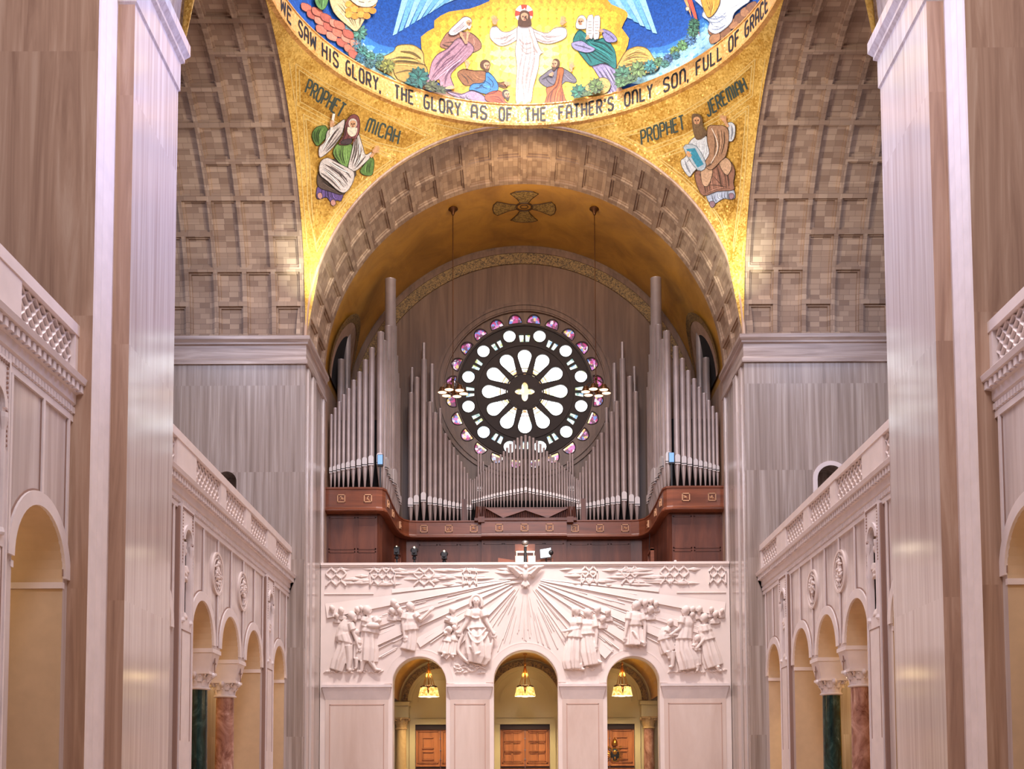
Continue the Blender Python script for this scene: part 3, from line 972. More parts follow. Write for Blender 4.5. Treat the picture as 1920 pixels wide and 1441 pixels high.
# impost blocks and the four piers that carry the front
PIERS = ((-9.92, -6.46), (-3.86, -1.545), (1.575, 3.955), (6.515, 9.92))
for a, b in PIERS:
    mb = MB()
    ya, yb = YB - 0.22, YB + 0.95
    mb.box(a + 0.03, b - 0.03, ya, yb, 6.32, 6.44)
    mb.box(a + 0.07, b - 0.07, ya + 0.05, yb, 6.24, 6.32)
    i = [mb.add(p) for p in ((a + 0.07, ya + 0.05, 6.24), (b - 0.07, ya + 0.05, 6.24), (b - 0.07, yb, 6.24), (a + 0.07, yb, 6.24),
                             (a + 0.20, ya + 0.2, 5.72), (b - 0.20, ya + 0.2, 5.72), (b - 0.20, yb, 5.72), (a + 0.20, yb, 5.72))]
    for q in ((0, 1, 5, 4), (1, 2, 6, 5), (3, 0, 4, 7)):
        mb.face([i[k] for k in q][::-1])
    mb.box(a + 0.20, b - 0.20, ya + 0.2, yb, 0, 5.72, 1)
    for x0, x1, z0, z1 in ((a + 0.40, b - 0.40, 5.46, 5.50), (a + 0.40, a + 0.44, 0.6, 5.5), (b - 0.44, b - 0.40, 0.6, 5.5)):
        mb.box(x0, x1, ya + 0.185, ya + 0.22, z0, z1, 2)
    mb.build('wall_gallery_pier', [M_trim, M_pierw, M_line], kind='structure')
# gallery floor behind the front
mb = MB(); mb.box(-9.98, 9.98, YB + 0.95, YW, 10.9, 11.15)
mb.build('floor_organ_gallery', M_wood, kind='structure')

# ------------------------------------------------------------------ narthex behind the arches
mb = MB()
DOORS = ((-4.52, 1.33), (0.0, 1.33), (4.52, 1.33))
LUN = ((-4.52, 1.50), (0.0, 1.62), (4.52, 1.50))
mb.plate(rect(-9.9, 9.9, 0, 10.8), [rect(c - r, c + r, 0.02, 4.78) for c, r in DOORS], lambda u, v, t: (u, t, v), YDW, YDW + 0.5)
for s in (-1, 1):
    mb.quad((s * 9.9, YB + 0.95, 0), (s * 9.9, YDW, 0), (s * 9.9, YDW, 10.8), (s * 9.9, YB + 0.95, 10.8))
mb.build('wall_narthex', M_narth, kind='structure')
mb = MB()
for x0, x1, c, r in ((-9.9, -2.26, -4.52, 2.2), (-2.26, 2.26, 0, 2.26), (2.26, 9.9, 4.52, 2.2)):
    # barrel over each door axis running front to back, springing at 5.9
    n = 28
    for k in range(n):
        a0, a1 = pi * k / n, pi * (k + 1) / n
        mb.quad((c + r * cos(a0), YB + 0.95, 6.05 + r * sin(a0)), (c + r * cos(a0), YDW, 6.05 + r * sin(a0)), (c + r * cos(a1), YDW, 6.05 + r * sin(a1)), (c + r * cos(a1), YB + 0.95, 6.05 + r * sin(a1)))
mb.build('ceiling_narthex', M_narthv, kind='structure', smooth=40)
mb = MB()
for c, r in LUN:
    for ra, rb, yy, mi in ((r, r + 0.10, YDW - 0.10, 0), (r + 0.10, r + 0.22, YDW - 0.16, 0), (r + 0.22, r + 0.52, YDW - 0.20, 1)):
        ring = arc_pts(c, 6.05, rb, 0, pi, 32) + arc_pts(c, 6.05, ra, pi, 0, 32)
        mb.plate(ring, [], lambda u, v, t: (u, t, v), yy, YDW + 0.02, mi)
    ring = arc_pts(c, 6.0, r - 0.28, 0, pi, 28) + arc_pts(c, 6.0, r - 0.33, pi, 0, 28)
    mb.plate(ring, [], lambda u, v, t: (u, t, v), YDW - 0.05, YDW + 0.02, 2)
    mb.box(c - r + 0.1, c + r - 0.1, YDW - 0.05, YDW + 0.02, 5.14, 5.20, 2)
    # door surround
    for d in (-1, 1):
        mb.box(c + d * 1.48 - 0.15, c + d * 1.48 + 0.15, YDW - 0.10, YDW + 0.02, 0, 4.788, 2)
    mb.box(c - 1.63, c + 1.63, YDW - 0.10, YDW + 0.02, 4.79, 5.05, 2)
mb.build('trim_narthex', [M_narth, M_ornband, M_narth], kind='structure')

# oak double doors
DLAB = ('panelled oak double door behind the arch with no centre seam in view, without crest',
        'panelled oak double door with square panes of panelling, in the middle arch',
        'panelled oak double door bearing a gilded crest of keys')
for n_, (c, r) in enumerate(DOORS):
    fr = MB()
    fr.box(c - r, c + r, YDW + 0.05, YDW + 0.45, 4.52, 4.78)
    dr = fr.build('door_%d' % (n_ + 1), M_doorb, kind='structure')
    dr['label'] = DLAB[n_]
    for d in (-1, 1):
        lf = MB()
        x0, x1 = (c - r + 0.02, c - 0.012) if d < 0 else (c + 0.012, c + r - 0.02)
        lf.box(x0, x1, YDW + 0.14, YDW + 0.24, 0.02, 4.52)
        wdt = x1 - x0
        lf.box(x0, x1, YDW + 0.05, YDW + 0.14, 2.55, 2.66)
        lf.box(x0 + 0.02, x1 - 0.02, YDW + 0.10, YDW + 0.15, 2.46, 2.55, 1)
        def frame(xa, xb, za, zb, t=0.035):
            for q in ((xa, xb, za, za + t), (xa, xb, zb - t, zb), (xa, xa + t, za, zb), (xb - t, xb, za, zb)):
                lf.box(q[0], q[1], YDW + 0.07, YDW + 0.15, q[2], q[3])
            for q in ((xa + t, xb - t, za + t, za + t + 0.016), (xa + t, xa + t + 0.016, za + t + 0.017, zb - t)):
                lf.box(q[0], q[1], YDW + 0.125, YDW + 0.138, q[2], q[3], 1)  # dark lines along two edges paint the rebate shadow
        if n_ == 1:
            for i in range(2):
                for j in range(3):
                    xa = x0 + 0.20 + i * 0.45
                    frame(xa, xa + 0.42, 2.78 + j * 0.54, 2.78 + j * 0.54 + 0.5)
            frame(x0 + 0.10, x1 - 0.10, 2.70, 4.46, 0.05)
        else:
            frame(x0 + 0.10, x1 - 0.10, 2.72, 4.46, 0.04)
            for z0, z1 in ((2.9, 3.35), (3.5, 4.1)):
                frame(x0 + 0.34, x1 - 0.34, z0, z1)
        frame(x0 + 0.12, x1 - 0.12, 0.3, 2.4, 0.05)
        lf.build('door_leaf', [M_door, M_doorb, M_door], dr)
        hm = MB()
        for z in (1.2, 2.9, 3.4, 4.0):
            hm.box(x1 - 0.03 if d < 0 else x0, x1 if d < 0 else x0 + 0.03, YDW + 0.08, YDW + 0.14, z, z + 0.05)
        hm.build('hinge', M_steel, dr)

# gilded crest on the third door
p = atY(1153, 1410, YDW)
t = thing('door_crest', 'gilded crest with tiara, crossed keys and dark oval shield fixed to a door', 'crest', (p.x, YDW + 0.11, p.z - 0.55))
yy = YDW + 0.10
b = MB(); b.ell((p.x, yy, p.z - 0.12), (0.24, 0.05, 0.34), 20, 10); b.build('shield', M_black, t, smooth=60)
b = MB()
b.plate([(p.x + 0.29 * cos(a), p.z - 0.12 + 0.39 * sin(a)) for a in [2 * pi * k / 32 for k in range(32)]],
        [[(p.x + 0.24 * cos(a), p.z - 0.12 + 0.33 * sin(a)) for a in [2 * pi * k / 32 for k in range(32)]]], lambda u, v, q: (u, q, v), yy - 0.05, yy + 0.03)
b.build('rim', M_brass, t)
b = MB(); b.ell((p.x, yy - 0.05, p.z), (0.12, 0.03, 0.12), 14, 8)
b.ell((p.x, yy - 0.05, p.z - 0.30), (0.05, 0.02, 0.08), 10, 6); b.build('disc', M_brass, t, smooth=60)
b = MB()
b.lathe([(0.13, 0.36), (0.17, 0.42), (0.17, 0.52), (0.14, 0.60), (0.08, 0.70), (0.03, 0.76)], (p.x, yy, p.z), 16)
b.ell((p.x, yy, p.z + 0.80), 0.035, 8, 6)
b.build('tiara', M_brass, t, smooth=40)
for d in (-1, 1):
    b = MB()
    b.tube([(p.x - d * 0.36, yy, p.z - 0.30), (p.x + d * 0.30, yy, p.z + 0.32)], 0.022, 8)
    b.box(p.x + d * 0.26 - 0.02, p.x + d * 0.38, yy - 0.02, yy + 0.02, p.z + 0.22, p.z + 0.34)
    b.tube([(p.x - d * 0.36 + 0.07 * cos(a), yy, p.z - 0.35 + 0.07 * sin(a)) for a in [2 * pi * k / 12 for k in range(13)]], 0.016, 6)
    b.build('key', M_brass, t)
b = MB()
for k in range(7):
    for d in (-1, 1):
        a = RAD(-35 + 15 * k)
        b.tube([(p.x + d * 0.30 * cos(a), yy, p.z - 0.12 + 0.36 * sin(a)), (p.x + d * 0.44 * cos(a), yy, p.z - 0.12 + 0.5 * sin(a))], 0.013, 5)
b.build('fringe', M_brass, t)  # tassels on both sides of the shield

# clear glazing that closes the three arches
for n_, (c, r, zs) in enumerate(ARCH):
    mb = MB()
    mb.plate(arch_loop(c, r, 0.02, zs, 28), [], lambda u, v, t: (u, t, v), YB + 0.70, YB + 0.715)
    g = mb.build('window_%d' % (n_ + 2), M_clear, kind='structure')


# ------------------------------------------------------------------ columns
def capital(b, c, r, h, leafrows=2, n=8):
    """carved basket capital with two rows of leaves and corner scrolls"""
    x, y, z = c
    b.lathe([(r * 1.04, 0), (r * 1.16, 0.03), (r * 1.16, 0.07), (r * 1.02, 0.10), (r * 1.02, 0.10 + h * 0.2), (r * 1.15, h * 0.62), (r * 1.42, h)], (x, y, z), 24)
    for row in range(leafrows):
        zz = z + 0.10 + h * (0.02 + 0.30 * row); hh = h * 0.42
        for k in range(n):
            a = 2 * pi * (k + 0.5 * row) / n
            ca, sa = cos(a), sin(a); tx, ty = -sa, ca
            rows = []
            for f, wd, o in ((0, 0.55, 0.02), (0.4, 0.62, 0.05), (0.75, 0.55, 0.13), (1.0, 0.25, 0.24), (0.88, 0.12, 0.30)):
                rr = r * (1.02 + 0.15 * row) + o * r * 1.2
                hw = wd * pi * r / n * 1.05
                rows.append([(x + rr * ca + q * hw * tx - (0.05 * r if abs(q) == 1 else 0) * ca, y + rr * sa + q * hw * ty - (0.05 * r if abs(q) == 1 else 0) * sa, zz + f * hh) for q in (-1, -0.4, 0, 0.4, 1)])
            b.rings(rows, 0, False, False)
    for k in range(4):
        a = pi / 4 + k * pi / 2
        for q in (-1, 1):
            sp = []
            for j in range(14):
                th = j * 0.6; rr = 0.13 * r * 2.2 * (1 - j / 15)
                sp.append((x + (r * 1.40 + rr * cos(th) * 0.8) * cos(a + q * 0.10), y + (r * 1.40 + rr * cos(th) * 0.8) * sin(a + q * 0.10), z + h * 0.90 + rr * sin(th)))
            b.tube(sp, 0.035 * r / 0.33, 5)
    b.box(x - r * 1.42, x + r * 1.42, y - r * 1.42, y + r * 1.42, z + h, z + h + 0.09)
    for k in range(4):
        a = k * pi / 2
        b.ell((x + r * 1.4 * cos(a), y + r * 1.4 * sin(a), z + h - 0.02), (0.09, 0.09, 0.10), 8, 6)


for s in (-1, 1):
    for yc, isgreen in ((39.6, s < 0), (43.3, s > 0)):
        xc = s * (XA + 0.72)
        col_ = 'green' if isgreen else 'rose'
        other = 'nearer' if yc < 41 else 'farther'
        t = thing('marble_column', '%s marble column with leafy capital, the %s of two in the arcade on the %s' % (('dark ' if isgreen else '') + col_, other, SIDE[s]), 'column', (xc, yc, 0), 'marble arcade columns')
        b = MB()
        b.lathe([(0.35, 0.42), (0.345, 1.8), (0.325, 4.90)], (xc, yc, 0), 32)
        b.build('shaft', M_green if isgreen else M_red, t, smooth=40)
        b = MB()
        b.box(xc - 0.52, xc + 0.52, yc - 0.52, yc + 0.52, 0, 0.16)
        b.lathe([(0.50, 0.16), (0.53, 0.21), (0.50, 0.27), (0.42, 0.31), (0.44, 0.37), (0.36, 0.43)], (xc, yc, 0), 28)
        b.build('base', M_trim, t, smooth=40)
        b = MB()
        capital(b, (xc, yc, 4.88), 0.36, 0.52)
        b.build('capital', M_trim, t, smooth=50)
        b = MB()
        q = 1.08
        i = []
        for z, hx, hy in ((5.49, 0.46, 0.40), (6.12, 0.60, 0.52), (6.12, 0.64, 0.55), (6.26, 0.64, 0.55)):
            i.append([(xc - hx, yc - hy, z), (xc + hx, yc - hy, z), (xc + hx, yc + hy, z), (xc - hx, yc + hy, z)])
        b.rings(i)
        # incised cross on the nave face
        xf = xc - s * 0.55
        b.box(min(xf, xf - s * 0.03), max(xf, xf - s * 0.03), yc - 0.025, yc + 0.025, 5.48, 5.98, 1)
        b.box(min(xf, xf - s * 0.03), max(xf, xf - s * 0.03), yc - 0.14, yc + 0.14, 5.76, 5.81, 1)
        b.build('impost_block', [M_trim, M_groove], t)

for s in (-1, 1):
    xc, yc = s * 6.56, 61.55
    t = thing('narthex_column', 'cream marble column with leafy capital beside the %s' % ('crested oak door' if s > 0 else 'oak door without a crest'), 'column', (xc, yc, 0), 'cream marble columns in the vestibule')
    b = MB(); b.lathe([(0.30, 0.35), (0.27, 4.55)], (xc, yc, 0), 28); b.build('shaft', M_cream if s < 0 else M_red, t, smooth=40)
    b = MB(); capital(b, (xc, yc, 4.5), 0.29, 0.55); b.build('capital', M_cream, t, smooth=50)
    b = MB(); b.box(xc - 0.42, xc + 0.42, yc - 0.42, yc + 0.42, 5.14, 5.75); b.box(xc - 0.48, xc + 0.48, yc - 0.48, yc + 0.44, 5.75, 5.95); b.build('impost_block', M_narth, t)
    b = MB(); b.lathe([(0.42, 0), (0.44, 0.1), (0.36, 0.2), (0.38, 0.28), (0.31, 0.36)], (xc, yc, 0), 24); b.build('base', M_cream, t, smooth=40)


# ------------------------------------------------------------------ hanging lamps in the vestibule
def bell_shade(t, c, r, h, m_sh, m_glow, tilt=0):
    b = MB()
    x, y, z = c
    b.lathe([(r * 0.45, h), (r * 0.55, h * 0.92), (r * 0.78, h * 0.4), (r, 0.0), (r * 0.96, 0.0), (r * 0.74, h * 0.4), (r * 0.5, h * 0.9)], c, 14)
    sh = b.build('lamp_shade', m_sh, t, smooth=50)
    b = MB(); b.lathe([(r * 0.2, h * 0.12), (r * 0.92, 0.02), (r * 0.92, 0.0), (r * 0.3, -0.02)], c, 14); b.build('diffuser', m_glow, sh, smooth=40)
    b = MB(); b.lathe([(r * 0.1, h * 1.15), (r * 0.5, h * 1.05), (r * 0.52, h * 0.93)], c, 12); b.build('shade_cap', M_bronze, sh, smooth=40)


def bell_lamp(x, y, lab, grp, bright=1.0, top=8.28):
    t = thing('hanging_lamp', lab, 'lamp', (x, y, 6.05), grp)
    b = MB(); b.tube([(x, y, top), (x, y, 7.75)], 0.02, 8); b.lathe([(0.10, top), (0.10, top - 0.04), (0.03, top - 0.08)], (x, y, 0), 12); b.build('chain', M_brass, t)
    b = MB(); b.ell((x, y, 7.74), 0.075, 14, 8); b.build('ball', M_brass, t, smooth=60)
    b = MB()
    for k in range(5):
        a = 2 * pi * k / 5 + 0.3
        b.tube([(x, y, 7.72), (x + 0.30 * cos(a), y + 0.30 * sin(a), 6.66)], 0.018, 6)
    b.tube([(x, y, 7.7), (x, y, 6.5)], 0.03, 8)
    b.build('rods', M_brass, t)
    b = MB()
    b.tube([(x + 0.32 * cos(2 * pi * k / 24), y + 0.32 * sin(2 * pi * k / 24), 6.64) for k in range(25)], 0.022, 6)
    b.lathe([(0.02, 6.2), (0.14, 6.3), (0.16, 6.42), (0.05, 6.55)], (x, y, 0), 16)
    b.build('ring', M_bronze, t)
    for k in range(5):
        a = 2 * pi * k / 5 + 0.3
        bell_shade(t, (x + 0.34 * cos(a), y + 0.34 * sin(a), 6.10), 0.22, 0.50, M_shade, M_bulb)
    light('lamp_light', 'SPOT', (x, y, 5.95), 700 * bright, (1.0, 0.78, 0.46), 0.25, (x, y, 0), spot=140, blend=0.6)
    light('lamp_light', 'POINT', (x, y, 7.2), 75 * bright, (1.0, 0.74, 0.34), 0.15)


for x, lab in ((-4.95, 'amber glass bell lamp hanging in the arch farthest from the crested door'), (0.0, 'amber glass bell lamp hanging in the middle arch'), (4.99, 'amber glass bell lamp hanging above the crested oak door')):
    bell_lamp(x, 59.5, lab, 'amber glass lamps in the three arches')
bell_lamp(13.45, 49.6, 'amber glass lamp half hidden between the green and rose marble columns', 'aisle lamps', 0.4, 10.75)

# ------------------------------------------------------------------ two long-stemmed chandeliers before the rose window
for x0, y0_, lab in ((849, 382, 'rod-hung chandelier before the rose window, on the side of the rail cameras'), (1115, 381, 'rod-hung chandelier before the rose window, on the side of the lit monitor')):
    c = on_quadric(x0, y0_, (0, 0, ZS), RA, 1)
    y = 58.3
    top = Vector((c.x * 1.005, y, ZS + sqrt(RA * RA - c.x ** 2)))
    z = atY(855, 736, y).z
    x = top.x
    t = thing('chandelier', lab, 'chandelier', (x, y, z - 0.5), 'rod-hung chandeliers before the rose window')
    b = MB(); b.lathe([(0.26, top.z - 0.03), (0.26, top.z - 0.09), (0.12, top.z - 0.2), (0.06, top.z - 0.38)], (x, y, 0), 16); b.build('canopy', M_bronze, t, smooth=40)
    b = MB(); b.tube([(x, y, top.z - 0.3), (x, y, z + 0.75)], 0.022, 8); b.build('rod', M_bronze, t)
    b = MB()
    b.ell((x, y, z + 0.72), 0.09, 12, 8)
    b.lathe([(0.03, z - 0.1), (0.12, z + 0.05), (0.09, z + 0.3), (0.04, z + 0.7)], (x, y, 0), 14)
    for k in range(6):
        a = 2 * pi * k / 6 + 0.2
        b.tube([(x, y, z + 0.70), (x + 0.50 * cos(a), y + 0.50 * sin(a), z + 0.36)], 0.016, 6)
        b.tube([(x, y, z + 0.1), (x + 0.28 * cos(a), y + 0.28 * sin(a), z + 0.02), (x + 0.5 * cos(a), y + 0.5 * sin(a), z + 0.34)], 0.018, 6)
    b.build('arms', M_bronze, t, smooth=50)
    for k in range(6):
        a = 2 * pi * k / 6 + 0.2
        bell_shade(t, (x + 0.55 * cos(a), y + 0.55 * sin(a), z - 0.02), 0.24, 0.26, M_bronze, M_pinkbulb)
    light('lamp_light', 'POINT', (x, y, z - 0.45), 30, (1.0, 0.7, 0.5), 0.2)

# ------------------------------------------------------------------ organ
def organ_pipe(t, x, y, zt, zm, zf, r, face=(0, -1), s=1, stub=False):
    """speaking pipe: cylinder, mouth with raised lips, tapered foot"""
    x = x * s; fx, fy = face[0] * s, face[1]
    b = MB()
    ph = rng.uniform(0, 0.02)
    b.rings([[(x + q * cos(2 * pi * k / 14), y + q * sin(2 * pi * k / 14), z) for k in range(14)] for q, z in ((r, zm), (r, zt - 0.05), (r * 1.04, zt - 0.04), (r * 1.04, zt), (r * 0.9, zt), (r * 0.88, zt - 0.5))], 0, False)
    p = b.build('organ_pipe', M_pipe, t, smooth=50)
    b = MB()
    b.lathe([(r * 0.22, zf), (r * 0.30, zf + 0.04), (r * 1.0, zm - 0.03), (r * 1.0, zm)], (x, y, 0), 12)
    b.build('pipe_foot', M_pipe, p, smooth=40)
    # mouth: flat upper lip with rounded top, dark slot, bright lower lip
    tx, ty = -fy, fx
    b = MB()
    hw, hh = r * 0.86, r * 2.4
    out = [(-hw, 0), (hw, 0)] + [(hw * cos(a), hh - hw * 0.6 + hw * 0.9 * sin(a)) for a in [pi * k / 8 for k in range(9)]]
    mpf = lambda u, v, q: (x + fx * (r * 0.98 + q) + tx * u, y + fy * (r * 0.98 + q) + ty * u, zm + 0.05 + v)
    b.plate(out, [], mpf, 0.035, -0.05)
    b.plate(rect(-hw, hw, -0.045, 0.0), [], mpf, 0.012, -0.05, 1)
    b.plate(rect(-hw, hw, -0.10, -0.045), [], mpf, 0.032, -0.05)
    b.build('pipe_mouth', [M_mouth, M_black], p)
    return p


def pz(px, py, Y):
    return atY(px, py, Y)


TOWER = [(621.4, 777, 886), (628.6, 764.7, 884.5), (636.3, 753.6, 882.5), (644.7, 740, 880.5), (653.8, 728.7, 879), (663.2, 713, 877.5), (674.2, 697.6, 875.5), (685.1, 675, 873.5), (697.2, 652.5, 871.7), (713.7, 623.4, 870)]
TW = [5, 5.4, 5.8, 6.2, 6.6, 7.4, 7.8, 8.4, 9.2, 11]
FLAT = [(770.5, 736.7, 949), (781.4, 708, 945), (794.7, 674, 940), (806.4, 754, 945), (816, 773.8, 946), (825.7, 794, 947), (835, 813, 949), (843, 826, 950), (850.7, 839, 951), (858, 853.5, 952), (864.8, 865.5, 952.5), (870.8, 876, 953), (876.4, 887, 953.5), (882, 898, 954)]
FW = [8.6, 8.8, 9, 7.6, 7.2, 6.8, 6.2, 5.6, 5.2, 4.8, 4.4, 4.1, 3.8, 3.6]
DIAG = [(722.5, 640, 0.05, 0.17), (729, 676, 0.22, 0.14), (734, 612, 0.34, 0.17), (740.5, 524, 0.46, 0.24), (746, 560, 0.58, 0.17), (750, 612, 0.68, 0.15), (754, 667, 0.78, 0.14), (758.5, 700, 0.88, 0.13), (763, 728, 0.98, 0.12)]
SPX = 61.5 / 2180  # metres per pixel near the pipes, refined per pipe

for s in (-1, 1):
    lab = 'mirrored bank of tin organ pipes, tower and flats, on the %s of the rose window' % SIDE[s]
    t = thing('organ_pipe_bank', lab, 'organ pipes', (s * 8, 60, 15.8), 'organ pipe banks')
    Y = 58.0
    for (px, ty, my), wd in zip(TOWER, TW):
        a, m = pz(px, ty, Y), pz(px, my, Y)
        organ_pipe(t, -a.x, Y, a.z, m.z, 16.52, wd * (Y + 1) / 2180 / 2 * 1.24, (0, -1), s)
    # blue glint at the biggest corner pipe's mouth is an added box, further down
    for px, ty, f, r in DIAG:
        y = 58.5 + f * 3.3; x = 7.02 - 0.45 * f + 0.22
        zt = pz(px, ty, y).z
        zf = 16.45 - f * 0.75
        organ_pipe(t, x, y, zt, zf + 1.35 - 0.4 * f, zf, r * 1.2, (-0.96, -0.28), s)
    Y = 62.45
    for (px, ty, my), wd in zip(FLAT, FW):
        a, m = pz(px, ty, Y), pz(px, my, Y)
        organ_pipe(t, -a.x, Y, a.z, m.z, 15.72, wd * (Y + 1) / 2180 / 2 * 1.24, (0, -1), s)
    # taller pipes of the rank behind
    for x, y, zt, r in ((6.15, 63.0, 24.6, 0.11), (5.5, 63.0, 26.0, 0.10), (5.05, 63.0, 24.8, 0.12), (4.6, 63.0, 22.3, 0.10), (9.4, 60.6, 26.2, 0.20), (9.55, 59.6, 23.8, 0.2), (9.0, 60.9, 22.8, 0.15)):
        organ_pipe(t, x, y, zt, 17.6, 16.0, r, (0, -1), s)

t = thing('organ_pipe_bank', 'low central bank of slim organ pipes rising to a point beneath the rose window', 'organ pipes', (0, 62.2, 15.9), 'organ pipe banks')
OFF = [0, 44, 84, 123, 162, 198, 234, 268, 302, 335, 365, 395, 423, 450, 475, 500, 527, 550, 572]
TOPC = [-26, -10, 5, 35, 70, 110, 150, 185, 215, 245, 275, 305, 330, 355, 375, 400, 425, 445, 460]
for k, (o, tp) in enumerate(zip(OFF, TOPC)):
    for d in ((1,) if k == 0 else (-1, 1)):
        px = 860 + (722 + d * o) / 5.764
        Y = 62.0 + 0.0007 * o
        a = pz(px, 820 + tp / 5.764, Y)
        m = pz(px, 820 + (588 + o * 0.176 + max(0, o - 300) * 0.05) / 5.764, Y)
        f = pz(px, 820 + (758 if o < 430 else 780) / 5.764, Y)
        organ_pipe(t, a.x, Y, a.z, m.z, min(f.z, m.z - 0.25), (28 - 0.018 * o - (4 if o > 450 else 0)) / 5.764 * Y / 2180 / 2 * 1.14)
for d in (-1, 1):
    for o, tp in ((510, 175), (482, 170), (455, 260)):
        px = 860 + (722 + d * o) / 5.764
        a = pz(px, 820 + tp / 5.764, 62.6)
        organ_pipe(t, a.x, 62.6, a.z, 17.6, 15.9, 0.055)

# casework
case = thing('organ_case', 'dark walnut organ casework with a sweeping band of small square carvings', 'organ case', (0, 61.5, 11.15))
HALF = [(10.0, 57.6), (8.6, 57.6), (7.45, 57.6), (7.16, 57.7), (7.02, 58.0), (6.96, 58.7), (6.90, 59.5), (6.80, 60.4), (6.68, 61.1), (6.48, 61.6), (6.2, 61.9), (5.8, 62.0), (2.3, 62.0), (2.3, 61.8)]
def zlev(y):
    f = max(0, min(1, (y - 57.7) / 4.2)); f = f * f * (3 - 2 * f)
    return 15.25 - 0.42 * f, 16.52 - 0.72 * f
path = [(-x, y) for x, y in HALF] + [(x, y) for x, y in reversed(HALF)]
b = MB()
prof = [(0.25, -0.02), (-0.02, 0.02), (-0.10, 0.06), (-0.10, 0.12), (-0.02, 0.17), (0.0, 0.22), (0.0, 0.90), (-0.05, 0.93), (-0.05, 1.0), (0.9, 1.0)]
rows = []
for k, (x, y) in enumerate(path):
    x0, y0 = path[max(0, k - 1)]; x1, y1 = path[min(len(path) - 1, k + 1)]
    d = Vector((x1 - x0, y1 - y0)).normalized(); nrm = Vector((-d.y, d.x))  # points to the back
    if k in (0, len(path) - 1):
        nrm = Vector((0, 1))
    z0, z1 = zlev(y)
    rows.append([(x + nrm.x * o, y + nrm.y * o, z0 + (z1 - z0) * f) for o, f in prof])
for A, B in zip(rows, rows[1:]):
    for j in range(len(prof) - 1):
        b.quad(A[j], B[j], B[j + 1], A[j + 1])
b.build('band', M_wood2, case, smooth=35)
b = MB()
low = []
for k, (x, y) in enumerate(path):
    low.append((x * (1.0 if abs(x) > 7.3 else 1.03 if abs(x) > 6 else 1.0), y + (0.45 if abs(x) < 6.3 or abs(x) > 7.3 else 0.3)))
for A, B in zip(low, low[1:]):
    b.quad((A[0], A[1], 11.15), (B[0], B[1], 11.15), (B[0], B[1], zlev(B[1] - .4)[0] + 0.1), (A[0], A[1], zlev(A[1] - .4)[0] + 0.1))
b.build('panelling', M_wood, case)


def panel_frame(b, x0, x1, y, z0, z1, t=0.06):
    for q in ((x0, x1, z0, z0 + t), (x0, x1, z1 - t, z1), (x0, x0 + t, z0, z1), (x1 - t, x1, z0, z1)):
        b.box(q[0], q[1], y - 0.03, y + 0.01, q[2], q[3])


for s in (-1, 1):
    for x0, x1, z0, z1 in ((9.9, 8.55, 13.45, 15.1), (8.45, 7.5, 13.45, 15.1), (9.9, 8.55, 11.4, 13.35), (8.45, 7.5, 11.4, 13.35)):
        b = MB(); xa, xb = sorted((s * x0, s * x1)); panel_frame(b, xa, xb, 58.05, z0, z1); b.build('panel_frame', M_wood, case)
    for k in range(3):
        b = MB(); xa, xb = sorted((s * (5.7 - k * 1.1), s * (4.7 - k * 1.1))); panel_frame(b, xa, xb, 62.45, 12.4, 14.6); b.build('panel_frame', M_wood, case)
b = MB()
for k in range(4):
    panel_frame(b, -2.2 + k * 1.1, -1.15 + k * 1.1, 62.25, 12.9, 14.6)
b.build('panel_frame', M_wood, case)


def rosette(c, ax, ay, half, nrm):
    """square carved boss: raised frame, diagonal leaf"""
    b = MB(); c = Vector(c); ax = Vector(ax).normalized(); az = Vector((0, 0, 1)); nn = Vector(nrm).normalized()
    for d, q in ((az, ax), (-az, ax), (ax, az), (-ax, az)):
        b.obox(c + d * half, q * half * 1.12, d * 0.022, nn * 0.045)
    for k in range(5):
        a = rng.uniform(0, pi); o = Vector((rng.uniform(-.4, .4), rng.uniform(-.4, .4)))
        p = c + ax * o.x * half + az * o.y * half
        v = (ax * cos(a) + az * sin(a)) * half * 0.55
        b.tube([p - v, p + nn * 0.04, p + v], [0.01, 0.025, 0.008], 6)
    r_ = b.build('carved_boss', M_boss, case)


for px, Y in ((640, 57.6), (690, 57.6), (1286, 57.6), (1335, 57.6)):
    p = atY(px, 931, Y); rosette((p.x, Y, 15.95), (1, 0, 0), 0, 0.18, (0, -1, 0))
for px in (795, 841.5, 888.5, 936, 983.5, 1030.5, 1078, 1125, 1172):
    Y = 61.8 if 905 < px < 1062 else 62.0
    p = atY(px, 994, Y); rosette((p.x, Y, 15.36), (1, 0, 0), 0, 0.18, (0, -1, 0))
for s in (-1, 1):
    for x, y, z in ((6.97, 58.6, 15.9), (6.86, 59.9, 15.7), (6.6, 61.35, 15.4)):
        rosette((s * x, y, z), (s * -0.12, 1, 0), 0, 0.17, (-s, -0.12, 0))
# fan of dark sticks under the central pipes, standing in for pipes in shade, with the two pointed boards in front
q = lambda x, y, Y=61.75: atY(860 + x / 5.764, 820 + y / 5.764, Y)
b = MB()
for poly in (((295, 765), (722, 765), (722, 785), (480, 868)), ((722, 765), (1180, 765), (960, 868), (722, 785))):
    P = [q(*v) for v in poly]
    b.plate([(v.x, v.z) for v in P][::-1], [], lambda u, v, k: (u, k, v), 61.72, 61.80)
b.build('pointed_board', M_wood2, case)
b = MB()
for k in range(58):
    x = 185 + k * 18.9
    top = 745 if k in range(6) or k > 51 else 772
    a, c = q(x, 872, 61.9), q(x + (x - 722) * -0.02, top, 61.9)
    b.tube([a, c], 0.035, 5)
b.build('slat_row', M_wood, case)
b = MB(); p0, p1 = q(170, 868, 61.75), q(1275, 893, 61.75)
b.box(p0.x, p1.x, 61.72, 62.1, p1.z, p0.z)
p0, p1 = q(295, 757), q(1180, 766)
b.box(p0.x, p1.x, 61.70, 62.2, p1.z, p0.z)
